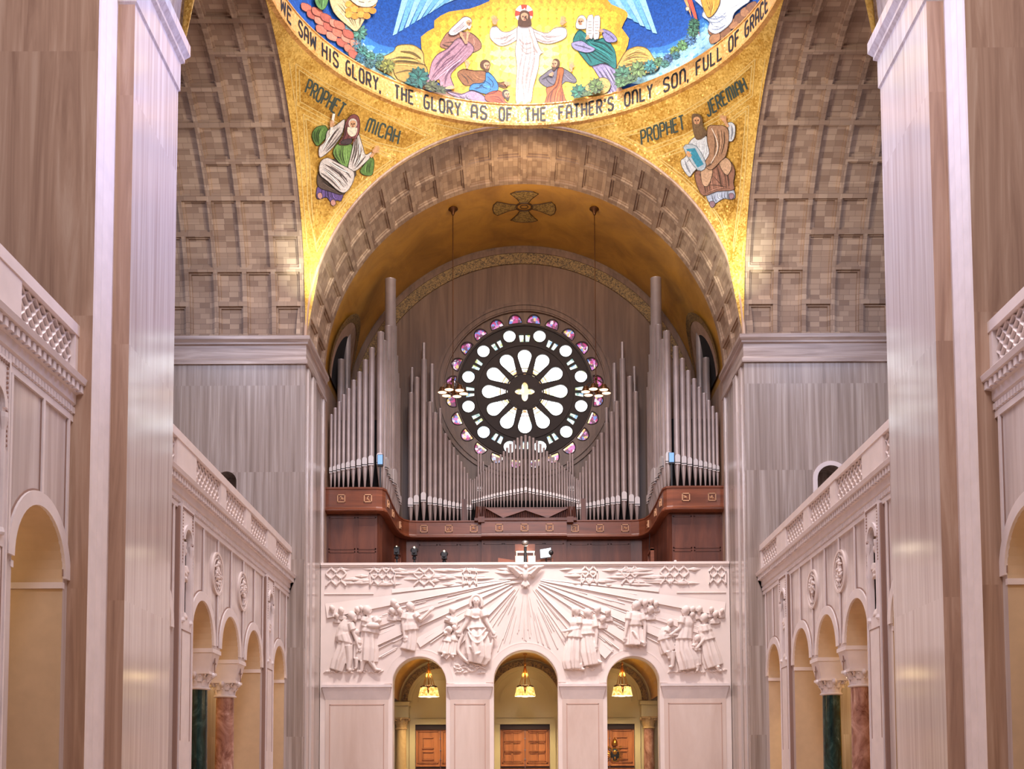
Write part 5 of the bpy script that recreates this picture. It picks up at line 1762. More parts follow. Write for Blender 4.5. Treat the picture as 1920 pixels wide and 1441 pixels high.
# two reclining figures
A.begin(layer=34, name='mosaic_figure', label='seated figure in brown tunic and blue cloak')
A.shape((140, 92, 52), [(1330, 470), (1290, 490), (1290, 520), (1330, 575), (1370, 580), (1420, 570), (1500, 560), (1600, 600), (1630, 580), (1610, 555), (1560, 560), (1510, 500), (1460, 480), (1400, 480)], [[(1310, 500), (1350, 540), (1360, 570)], [(1400, 500), (1430, 530), (1480, 540)], [(1540, 560), (1580, 580), (1610, 590)]])
A.shape((58, 128, 190), [(1480, 490), (1520, 510), (1560, 570), (1555, 620), (1480, 640), (1400, 615), (1365, 610), (1390, 570), (1470, 560)], [[(1490, 520), (1530, 570), (1500, 620)], [(1410, 590), (1470, 590), (1530, 600)], [(1480, 540), (1440, 590), (1400, 605)]])
A.ell(HAIRB, (1474, 440), 36, 34); mhead(A, 1478, 448, 28, HAIRB, 1, HAIRB)
mhand(A, 1352, 440, 22, -100); A.line(SKIN, [(1350, 470), (1352, 450)], 4, 0); mhand(A, 1618, 568, 20, 10)
A.end()
A.begin(layer=34, name='mosaic_figure', label='figure lying prone in lavender and red cloth')
A.shape((160, 136, 160), [(1210, 620), (1310, 640), (1380, 615), (1450, 640), (1500, 690), (1460, 735), (1380, 720), (1290, 670)], [[(1250, 640), (1350, 690), (1460, 710)], [(1360, 640), (1350, 670), (1380, 700)], [(1300, 660), (1380, 680), (1440, 690)]])
A.shape((206, 84, 46), [(1480, 640), (1560, 615), (1600, 640), (1610, 690), (1680, 725), (1660, 745), (1590, 735), (1520, 700), (1478, 680)], [[(1500, 660), (1560, 660), (1600, 700)], [(1530, 690), (1590, 720), (1650, 735)]])
mhead(A, 1617, 642, 26, (70, 52, 40), 1, (70, 52, 40))
mhand(A, 1700, 738, 18, 20)
A.end()
# kneeling right
A.begin(layer=34, name='mosaic_figure', label='kneeling figure in slate tunic and rust sash')
sw(A, 1)
A.shape((112, 106, 116), [(150, 500), (190, 470), (260, 460), (320, 490), (365, 540), (350, 565), (290, 555), (240, 600), (160, 590), (118, 560), (112, 530)], [[(150, 520), (180, 560), (220, 580)], [(280, 500), (320, 540), (350, 550)], [(130, 540), (170, 520), (200, 500)]])
A.shape((196, 98, 44), [(240, 465), (280, 470), (265, 560), (275, 620), (300, 690), (360, 680), (355, 715), (260, 725), (150, 728), (165, 650), (160, 600), (210, 580), (230, 530)], [[(255, 490), (235, 580), (180, 640), (165, 720)], [(265, 560), (230, 640), (220, 720)], [(270, 620), (270, 680), (260, 720)], [(210, 600), (190, 660), (190, 720)], [(290, 690), (320, 700), (350, 695)]])
mhead(A, 222, 436, 28, HAIRB, -1, HAIRB)
mhand(A, 330, 455, 24, -85); A.line(SKIN, [(332, 490), (331, 470)], 4, 0); mhand(A, 190, 510, 16, -30)
A.end()
# teal figure with tablets
A.begin(layer=34, name='mosaic_figure', label='bearded figure in teal and lavender robes holding two stone tablets')
A.shape((150, 140, 176), [(470, 440), (540, 430), (630, 470), (660, 560), (675, 620), (620, 650), (580, 640), (540, 560), (490, 480)], [[(500, 460), (570, 560), (620, 640)], [(540, 440), (600, 530), (650, 620)], [(590, 460), (640, 550), (660, 610)], [(520, 480), (560, 550), (600, 640)]])
A.shape((38, 118, 112), [(385, 205), (350, 250), (345, 300), (400, 380), (440, 430), (470, 450), (560, 430), (630, 470), (635, 400), (620, 330), (560, 260), (500, 270), (430, 230)], [[(380, 240), (420, 330), (500, 400), (600, 440)], [(400, 220), (460, 300), (560, 360), (620, 420)], [(360, 290), (420, 350), (470, 430)], [(480, 280), (560, 300), (620, 360)], [(440, 300), (520, 340), (610, 390)]])
A.shape((150, 146, 182), [(340, 290), (400, 280), (450, 310), (490, 330), (480, 350), (430, 360), (360, 340), (332, 310)], [[(350, 305), (410, 320), (470, 340)]])
A.shape((140, 134, 176), [(540, 200), (600, 220), (640, 260), (635, 285), (580, 290), (550, 260)], [[(560, 220), (600, 250), (625, 275)]])
mhead(A, 402, 150, 30, HAIRG, -1, (224, 220, 212), (222, 212, 208))
for pts in ([(432, 235), (440, 125), (460, 104), (482, 118), (478, 255), (455, 262)], [(482, 260), (484, 130), (505, 108), (528, 124), (520, 250), (505, 268)]):
    A.shape((226, 214, 206), pts, (), None, (110, 96, 90))
for k in range(5):
    A.line((130, 116, 108), [(447, 150 + k * 20), (470, 150 + k * 20)], 0.8, 0); A.line((130, 116, 108), [(492, 150 + k * 20), (516, 150 + k * 20)], 0.8, 0)
mhand(A, 438, 262, 16, -60); mhand(A, 540, 215, 16, -160)
A.poly(SKIN, [(640, 610), (672, 598), (678, 622), (650, 632)])
A.end()
# upper left: roofs, feet and robes of a group, cut by the frame; upper right: cloud with a golden figure
A.begin(layer=34, name='rooftop_mosaic', label='terracotta roof slabs and cream robes cut by the frame')
sw(A, 0)
for i, (x, y) in enumerate(((230, 20), (270, 70), (320, 110), (330, 170), (380, 150), (400, 215), (440, 190), (470, 260), (500, 230), (520, 300), (550, 340), (560, 270), (300, 50), (360, 90), (420, 130), (450, 140), (510, 200))):
    A.shape(((186, 104, 80), (166, 88, 70), (198, 124, 100))[i % 3], [(x, y), (x + 60, y + 20), (x + 66, y + 66), (x + 4, y + 46)], (), None, (110, 56, 44))
A.shape((206, 180, 130), [(420, -30), (560, -30), (700, 40), (660, 120), (600, 215), (540, 180), (470, 120), (430, 60)], [[(500, 0), (560, 80), (600, 190)], [(450, 40), (520, 120), (570, 180)], [(600, 20), (620, 90), (620, 180)], [(540, 60), (600, 90), (650, 110)]])
for k in range(14):
    A.ell(((226, 160, 70), (206, 136, 52))[k % 2], (545 + (k % 5) * 40, 30 + (k // 5) * 36 + (k % 2) * 10), 26, 22)
A.shape((228, 214, 176), [(540, -30), (700, -30), (740, 10), (690, 50), (600, 40)], [[(580, 0), (640, 20), (700, 10)]])
A.shape((88, 132, 70), [(310, -30), (400, -30), (390, 40), (360, 72), (320, 40)], [[(330, -10), (345, 30), (360, 60)], [(370, -10), (365, 30), (360, 60)]])
A.end()
A.begin(layer=34, name='cloud_mosaic', label='white scrolling cloud under a golden robe, with a red blade')
sw(A, 1)
for i, (x, y) in enumerate(((1260, 190), (1300, 230), (1340, 200), (1400, 150), (1440, 110), (1480, 70), (1520, 40), (1270, 250))):
    A.shape(((120, 84, 58), (150, 108, 74))[i % 2], [(x, y), (x + 60, y - 30), (x + 70, y + 20), (x + 10, y + 50)], (), None, (70, 46, 32))
A.shape((214, 220, 226), [(1170, -30), (1230, 60), (1220, 110), (1270, 150), (1260, 200), (1310, 232), (1370, 200), (1420, 150), (1440, 90), (1500, 40), (1540, 10), (1520, -40)], [[(1240, 80), (1290, 170), (1360, 190)], [(1370, 90), (1420, 100), (1400, 150)], [(1250, 120), (1320, 130), (1390, 80)], [(1280, 200), (1330, 200), (1380, 170)], [(1400, 60), (1440, 40), (1480, 20)]], (130, 142, 160), (96, 104, 120))
A.shape((206, 150, 62), [(1215, -30), (1330, -30), (1340, 30), (1300, 100), (1260, 120), (1230, 60)], [[(1250, 0), (1270, 60), (1275, 110)], [(1300, 0), (1300, 50), (1280, 100)]])
A.poly((214, 84, 60), [(1120, -10), (1150, -10), (1185, 110), (1205, 255), (1180, 160)], 0)
A.poly((232, 150, 90), [(1085, -30), (1110, -30), (1140, 60), (1150, 120)], 0)
A.shape((214, 196, 168), [(1110, 55), (1130, 48), (1136, 68), (1116, 76)], ())
A.end()

# ------------------------------------------------------------------ lettering, drawn as strokes
GLYPH = {  # strokes on a 1 x 1 box (x right, y up); tall narrow capitals with rounded heads
    'A': [[(.0, 0), (.0, .75), (.2, 1), (.8, 1), (1, .75), (1, 0)], [(0, .45), (1, .45)]], 'C': [[(1, .8), (.8, 1), (.2, 1), (0, .8), (0, .2), (.2, 0), (.8, 0), (1, .2)]],
    'E': [[(1, 1), (0, 1), (0, 0), (1, 0)], [(0, .55), (.8, .55)]], 'F': [[(1, 1), (0, 1), (0, 0)], [(0, .52), (.8, .52)]],
    'G': [[(.9, 1), (.3, 1), (0, .75), (0, .2), (.2, 0), (.8, 0), (1, .2), (1, .5), (.4, .5)]], 'H': [[(0, 0), (0, 1)], [(1, 0), (1, 1)], [(0, .52), (1, .52)]],
    'I': [[(.5, 0), (.5, 1)]], 'J': [[(.9, 1), (.9, .2), (.7, 0), (.2, 0), (0, .2)]], 'L': [[(0, 1), (0, 0), (1, 0)]],
    'M': [[(0, 0), (0, .8), (.12, 1), (.38, 1), (.5, .8), (.5, .0)], [(.5, .8), (.62, 1), (.88, 1), (1, .8), (1, 0)]],
    'N': [[(0, 0), (0, 1)], [(0, .75), (.25, 1), (.75, 1), (1, .75), (1, 0)]], 'O': [[(.2, 0), (0, .2), (0, .8), (.2, 1), (.8, 1), (1, .8), (1, .2), (.8, 0), (.2, 0)]],
    'P': [[(0, 0), (0, 1), (.75, 1), (1, .82), (1, .6), (.75, .45), (0, .45)]], 'R': [[(0, 0), (0, 1), (.75, 1), (1, .82), (1, .62), (.75, .48), (0, .48)], [(.45, .48), (1, 0)]],
    'S': [[(1, .82), (.8, 1), (.2, 1), (0, .82), (0, .62), (1, .38), (1, .18), (.8, 0), (.2, 0), (0, .18)]], 'T': [[(0, 1), (1, 1)], [(.5, 1), (.5, 0)]],
    'U': [[(0, 1), (0, .2), (.2, 0), (.8, 0), (1, .2), (1, 1)]], 'W': [[(0, 1), (.12, 0), (.5, .8), (.88, 0), (1, 1)]], 'Y': [[(0, 1), (.5, .5), (1, 1)], [(.5, .5), (.5, 0)]],
    "'": [[(.5, 1), (.4, .75)]], ',': [[(.5, .08), (.35, -.18)]]}
WID = {'I': .22, "'": .25, ',': .25, 'M': 1.35, 'W': 1.3}
ins = thing('ring_inscription', 'dark lettering running around the gold ring under the dome', 'inscription', (0, YC + RB, ZB0))


def ring_theta(px, py):
    q_ = on_quadric(px, py, (0, YC, 0), RB, 2)
    return atan2(q_.x, q_.y - YC)


WORDS = (('WE', 0, 110, 25, 152, 80), ('SAW', 0, 228, 165, 312, 255), ('HIS', 0, 390, 338, 465, 398), ('GLORY', 0, 550, 462, 735, 575), (',', 0, 765, 605, 0, 0), ('THE', 0, 880, 630, 975, 680), ('GLORY', 0, 1080, 710, 1290, 775), ('AS', 0, 1402, 790, 1464, 798), ('OF', 0, 1588, 805, 1640, 808),
         ('THE', 1, 35, 805, 140, 800), ("FATHER'S", 1, 262, 795, 595, 722), ('ONLY', 1, 708, 690, 860, 632), ('SON', 1, 972, 580, 1082, 530), (',', 1, 1116, 520, 0, 0), ('FULL', 1, 1190, 455, 1332, 370), ('OF', 1, 1408, 275, 1450, 240), ('GRACE', 1, 1515, 155, 1648, 15))
for wd, sd, x0, y0, x1, y1 in WORDS:
    ox = (500, 980)[sd]
    th0 = ring_theta(ox + x0 / 3.602, y0 / 3.602)
    W = [WID.get(c, 1.0) for c in wd]; gap = 0.62
    cen = [sum(W[:k]) + gap * k + W[k] / 2 for k in range(len(wd))]
    if len(wd) > 1:
        th1 = ring_theta(ox + x1 / 3.602, y1 / 3.602); un = (th1 - th0) / (cen[-1] - cen[0])
    else:
        un = 0.019
    st0 = th0 - un * W[0] / 2; pos_ = 0
    for ch, wch in zip(wd, W):
        b = MB()
        for st in GLYPH[ch]:
            P = []
            for a, c in zip(st, st[1:]):
                for k in range(3):
                    P.append((a[0] + (c[0] - a[0]) * k / 3, a[1] + (c[1] - a[1]) * k / 3))
            P.append(st[-1])
            wt = 0.046
            pts2 = [Vector(((st0 + un * (pos_ + p[0] * wch)) * RB, ZB0 + 0.14 + 0.60 * p[1])) for p in P]
            Lp, Rp = [], []
            for i, p_ in enumerate(pts2):
                d = pts2[min(i + 1, len(pts2) - 1)] - pts2[max(0, i - 1)]
                n_ = Vector((-d.y, d.x)).normalized() * wt
                for lst, q_ in ((Lp, p_ + n_), (Rp, p_ - n_)):
                    th = q_.x / RB
                    lst.append(b.add(((RB - 0.02) * sin(th), YC + (RB - 0.02) * cos(th), q_.y)))
            for i in range(len(P) - 1):
                b.face((Lp[i], Rp[i], Rp[i + 1], Lp[i + 1]))
        b.build('letter', M_letter, ins)
        pos_ += wch + gap

# ------------------------------------------------------------------ pendentive mosaics
for side in (0, 1):
    lab = ('gold corner mosaic of a seated elder in green tunic and white striped mantle', 'gold corner mosaic of a seated bearded man in tan mantle holding a blue book')[side]
    q_ = on_quadric((640, 1335)[side], 330, SC, SR_)
    t = thing('pendentive_mosaic', lab, 'mosaic', q_, 'corner mosaics')
    S = Surf(SC, SR_, None, ((500, 0), (980, 0))[side], 3.602, t, 16, box=True)
    S.begin('border_lines', 'pale gold border lines')
    if side == 0:
        S.poly(M_goldd, [(218, 470), (300, 540), (600, 700), (900, 850), (1085, 925), (930, 1005), (800, 985), (550, 865), (225, 680)], 0)
        S.poly(M_goldd, [(275, 830), (400, 880), (700, 1010), (830, 1080), (560, 1290), (430, 1440), (330, 1640), (300, 1560), (290, 1200)], 0)
        for off in (0, 1):
            k = off * 26
            S.line(M_ltline, [(218 - k * .9, 470 - k * 1.6), (400 + k * .2, 590 - k), (700, 745 - k), (1000, 885 - k), (1085 + k * 2.0, 925 - k * 0.1), (930 + k * .1, 1005 + k * .9), (740, 960 + k), (480, 830 + k), (225 - k * .9, 685 + k * .8)], 1.5, 0, closed=True)
            S.line(M_ltline, [(262 - k * .6, 800 - k * 1.2), (420, 880 - k), (700, 1005 - k), (850 + k, 1075 - k * .3), (700, 1180 + k), (560, 1310 + k), (450, 1460 + k), (330 + k * .3, 1650 + k * 2)], 1.5, 0)
            S.line(M_ltline, [(262 - k * .6, 800 - k * 1.2), (290 - k, 1100), (305 - k, 1400), (330 + k * .3, 1650 + k * 2)], 1.5, 0)
        S.line(M_ltline, [(1130, 830), (1430, 900), (1300, 925)], 1.5, 0)
        S.line(M_ltline, [(150, 420), (200, 760), (235, 1200), (275, 1700), (300, 1930)], 1.5, 0)
        S.line(M_ltline, [(1240, 960), (960, 1090), (700, 1300), (520, 1540), (390, 1760), (300, 1930)], 1.5, 0)
    else:
        S.poly(M_goldd, [(1540, 450), (1530, 620), (1200, 850), (850, 1000), (690, 920), (900, 860), (1200, 720), (1420, 550)], 0)
        S.poly(M_goldd, [(1500, 770), (1470, 1200), (1440, 1560), (1420, 1640), (1300, 1430), (1130, 1240), (930, 1080), (1100, 1020), (1330, 900)], 0)
        for off in (0, 1):
            k = off * 26
            S.line(M_ltline, [(1550 + k * .8, 440 - k * 1.6), (1350, 615 - k), (1100, 770 - k), (850, 880 - k), (690 - k * 2.4, 920 - k * .2), (840, 1000 + k), (1100, 905 + k), (1380, 750 + k), (1535 + k * .7, 630 + k * .6)], 1.5, 0, closed=True)
            S.line(M_ltline, [(1510 + k * .7, 745 - k * 1.3), (1330, 880 - k), (1100, 1010 - k), (930 - k, 1070 - k * .2), (1090, 1190 + k), (1240, 1330 + k), (1340, 1480 + k), (1420, 1680 + k * 2)], 1.5, 0)
            S.line(M_ltline, [(1510 + k * .7, 745 - k * 1.3), (1490 + k, 1000), (1465 + k, 1300), (1420, 1680 + k * 2)], 1.5, 0)
        S.line(M_ltline, [(620, 830), (310, 905), (450, 930)], 1.5, 0)
        S.line(M_ltline, [(1640, 400), (1590, 760), (1540, 1250), (1490, 1700), (1465, 1910)], 1.5, 0)
        S.line(M_ltline, [(540, 970), (800, 1090), (1060, 1290), (1230, 1500), (1370, 1740), (1465, 1910)], 1.5, 0)
    S.end()
    # lettering along the curved panel
    def word(txt, b0, b1, u0, u1):
        W = [WID.get(c, 1.0) for c in txt]; gap = 0.45; tot = sum(W) + gap * (len(txt) - 1); p0 = 0
        for ch, wch in zip(txt, W):
            S.begin('letter')
            for st in GLYPH[ch]:
                pts = []
                for (a, c) in st:
                    f = (p0 + a * wch) / tot
                    B = Vector(b0).lerp(Vector(b1), f); U = Vector(u0).lerp(Vector(u1), f)
                    pts.append(B + U * c)
                S.line(M_letterg, pts, 3.2, 0)
            S.end()
            p0 += wch + gap
    if side == 0:
        word('PROPHET', (258, 622), (492, 790), (28, -88), (44, -84))
        word('MICAH', (664, 880), (882, 970), (28, -84), (18, -90))
    else:
        word('PROPHET', (806, 975), (1096, 868), (-8, -92), (-12, -92))
        word('JEREMIAH', (1254, 786), (1520, 600), (-22, -88), (-30, -78))
    if side == 0:
        S.begin('mosaic_figure', 'seated elder in green tunic and white striped mantle')
        GR, WH = (96, 132, 66), (214, 204, 196)
        S.shape((106, 84, 142), [(345, 1250), (330, 1320), (350, 1345), (400, 1330), (435, 1370), (470, 1350), (500, 1355), (510, 1280), (420, 1240)], [[(370, 1270), (365, 1320), (360, 1340)], [(440, 1280), (450, 1330), (470, 1340)], [(410, 1260), (410, 1310), (420, 1340)]])
        for x, y in ((355, 1325), (445, 1372)):
            S.shape((190, 140, 130), [(x - 16, y - 18), (x + 6, y - 26), (x + 18, y), (x + 4, y + 18), (x - 14, y + 8)], ())
        S.shape((92, 76, 66), [(350, 1150), (335, 1200), (345, 1260), (420, 1290), (520, 1310), (560, 1200), (600, 1180), (560, 1080), (400, 1080)], [[(360, 1200), (420, 1250), (510, 1270)], [(370, 1230), (440, 1275), (510, 1290)]])
        S.shape(GR, [(390, 845), (330, 855), (300, 900), (310, 950), (340, 982), (390, 930), (410, 890)], [[(350, 860), (330, 910), (345, 970)], [(380, 860), (360, 900), (355, 960)], [(320, 880), (315, 920), (330, 960)]])
        S.shape(GR, [(690, 1050), (720, 1080), (715, 1150), (700, 1182), (650, 1178), (625, 1150), (660, 1100)], [[(700, 1080), (690, 1130), (690, 1170)], [(670, 1100), (660, 1140), (665, 1170)]])
        S.shape((120, 158, 84), [(480, 960), (550, 960), (580, 1010), (560, 1120), (500, 1110), (440, 1030)], [[(500, 980), (490, 1050), (510, 1100)], [(530, 980), (530, 1050), (540, 1110)], [(460, 1000), (460, 1040), (490, 1090)]])
        S.shape(WH, [(520, 800), (460, 840), (400, 880), (385, 950), (345, 990), (350, 1060), (420, 1010), (470, 950), (500, 900)], [[(490, 850), (430, 920), (370, 1000)], [(450, 860), (410, 930), (360, 1020)], [(510, 880), (450, 960), (390, 1020)]], (80, 66, 62))
        S.shape(WH, [(590, 820), (615, 900), (640, 980), (660, 1040), (700, 1020), (690, 1060), (640, 1110), (590, 1150), (540, 1140), (560, 1040), (580, 940)], [[(600, 860), (600, 980), (570, 1120)], [(615, 940), (620, 1040), (590, 1130)], [(660, 1050), (620, 1100), (580, 1140)], [(590, 900), (585, 1000), (560, 1090)]], (80, 66, 62))
        S.shape(WH, [(350, 1090), (400, 1060), (460, 1090), (540, 1130), (580, 1160), (575, 1220), (530, 1290), (480, 1290), (400, 1220), (345, 1170)], [[(370, 1100), (460, 1150), (540, 1250)], [(360, 1130), (430, 1190), (500, 1270)], [(430, 1090), (520, 1150), (560, 1200)], [(350, 1160), (420, 1210), (490, 1280)], [(400, 1080), (480, 1130), (560, 1170)]], (90, 76, 74))
        S.shape((126, 74, 74), [(560, 768), (600, 770), (618, 810), (615, 880), (590, 930), (560, 930), (540, 970), (480, 970), (480, 950), (510, 900), (520, 820)], [[(530, 830), (520, 900), (490, 960)], [(610, 830), (600, 900), (570, 960)]])
        S.shape((74, 60, 64), [(500, 940), (560, 930), (555, 965), (490, 965)], ())
        mhead(S, 570, 830, 30, HAIRG, 0, (224, 216, 192))
        S.poly((224, 216, 192), [(535, 850), (575, 860), (600, 855), (590, 900), (560, 915), (535, 890)])
        S.line((232, 226, 214), [(440, 758), (430, 820), (418, 900)], 5, 0)
        mhand(S, 425, 835, 22, -80)
        S.line(SKIN, [(690, 1055), (710, 1030)], 5, 0); mhand(S, 722, 1010, 26, -50)
        S.end()
    else:
        S.begin('mosaic_figure', 'seated bearded man in tan mantle holding a blue book')
        TN, WH = (166, 128, 98), (206, 210, 214)
        S.shape((176, 186, 206), [(1245, 1300), (1260, 1360), (1300, 1375), (1360, 1340), (1410, 1345), (1440, 1330), (1420, 1270), (1320, 1270)], [[(1280, 1310), (1290, 1350), (1300, 1370)], [(1330, 1300), (1330, 1330), (1350, 1340)], [(1390, 1290), (1390, 1330), (1400, 1340)]])
        for x, y in ((1285, 1380), (1415, 1325)):
            S.shape((150, 120, 130), [(x - 16, y - 18), (x + 10, y - 22), (x + 20, y), (x + 2, y + 20), (x - 14, y + 10)], ())
        S.shape((146, 104, 84), [(1170, 1160), (1230, 1130), (1300, 1100), (1400, 1080), (1440, 1150), (1430, 1230), (1430, 1280), (1320, 1290), (1225, 1320), (1180, 1240)], [[(1200, 1170), (1230, 1240), (1240, 1310)], [(1280, 1130), (1280, 1220), (1290, 1290)], [(1360, 1110), (1390, 1180), (1400, 1270)], [(1320, 1120), (1340, 1210), (1350, 1280)], [(1230, 1310), (1320, 1270), (1425, 1260)]])
        S.shape((196, 160, 128), [(1210, 1130), (1270, 1120), (1290, 1160), (1260, 1250), (1220, 1240)], ())
        S.shape((196, 160, 128), [(1330, 1070), (1390, 1065), (1420, 1120), (1390, 1180), (1350, 1140)], ())
        S.shape(WH, [(1180, 915), (1130, 960), (1125, 1020), (1100, 1060), (1075, 1080), (1085, 1130), (1130, 1190), (1160, 1160), (1200, 1120), (1260, 1080), (1270, 960), (1240, 910)], [[(1150, 960), (1150, 1040), (1110, 1100)], [(1240, 940), (1240, 1020), (1220, 1090)], [(1100, 1080), (1120, 1130), (1140, 1170)]], (128, 132, 146))
        S.shape(WH, [(1390, 830), (1420, 820), (1445, 850), (1440, 920), (1420, 950), (1395, 940), (1400, 880)], [[(1420, 840), (1425, 890), (1415, 940)]], (128, 132, 146))
        S.shape(TN, [(1260, 850), (1320, 840), (1370, 845), (1400, 880), (1400, 960), (1380, 1050), (1350, 1080), (1290, 1140), (1250, 1130), (1240, 1090), (1270, 1030), (1255, 950)], [[(1290, 860), (1310, 960), (1300, 1060)], [(1340, 860), (1350, 960), (1330, 1060)], [(1370, 880), (1370, 960), (1350, 1040)], [(1300, 1080), (1270, 1110), (1250, 1120)]])
        S.line((232, 214, 196), [(1285, 860), (1320, 940), (1325, 1010), (1280, 1100)], 1.6)
        S.shape((176, 188, 196), [(1092, 990), (1180, 980), (1248, 1110), (1190, 1145)], (), None, (90, 96, 100))
        S.poly((56, 140, 166), [(1112, 1002), (1172, 995), (1232, 1105), (1190, 1128)], 0)
        S.poly((104, 82, 58), [(1150, 775), (1185, 760), (1220, 785), (1228, 850), (1255, 890), (1220, 930), (1180, 935), (1160, 880)])
        mhead(S, 1185, 808, 32, (104, 82, 58), 0, (116, 92, 64))
        S.poly((116, 92, 64), [(1160, 830), (1190, 850), (1222, 840), (1222, 900), (1200, 930), (1175, 900)])
        mhand(S, 1128, 1030, 20, 60)
        S.line(SKIN, [(1400, 850), (1380, 815)], 5, 0); mhand(S, 1372, 800, 24, -125)
        S.end()

# cross worked in the gold vault over the organ
q_ = Vector((0.07, 59.5, 31.95))
t = thing('vault_cross', 'flared mosaic cross with dark outline on the gold vault above the organ', 'mosaic', q_)
S = Surf((0, 60, ZS), RA, 1, (0, 0), 1.0, t, 8, 0.003)
cx_, cy_ = 983, 387


def vp(u, v):   # metres across and along the vault -> photo pixel frame is not needed: place on the vault directly
    return (0.07 + u, 59.5 + v)


b = MB(); bl = MB()
def vq(u, v, k):
    x, y = vp(u, v)
    return (x, y, ZS + sqrt((RA - k) ** 2 - x * x))
for k in range(4):
    a = k * pi / 2
    rot = lambda p: (p[0] * cos(a) - p[1] * sin(a), p[0] * sin(a) + p[1] * cos(a))
    arm = [(0.22, 0.40), (0.35, 0.8), (0.72, 1.42), (0.45, 1.60), (0, 1.66), (-0.45, 1.60), (-0.72, 1.42), (-0.35, 0.8), (-0.22, 0.40)]
    tr, P = cdt([rot(p) for p in arm])
    ids = [b.add(vq(p[0], p[1], 0.03)) for p in P]
    for f in tr:
        b.face([ids[i] for i in f])
    L_ = [rot(p) for p in arm] + [rot(arm[0])]
    bl.tube([vq(p[0], p[1], 0.03) for p in L_], 0.028, 5)
b.build('cross_field', M_cross, t)
for r_ in (0.20, 0.38, 0.46):
    bl.tube([vq(r_ * cos(2 * pi * k / 24), r_ * sin(2 * pi * k / 24), 0.03) for k in range(25)], 0.025, 5)
bl.build('outline', M_darkline, t)

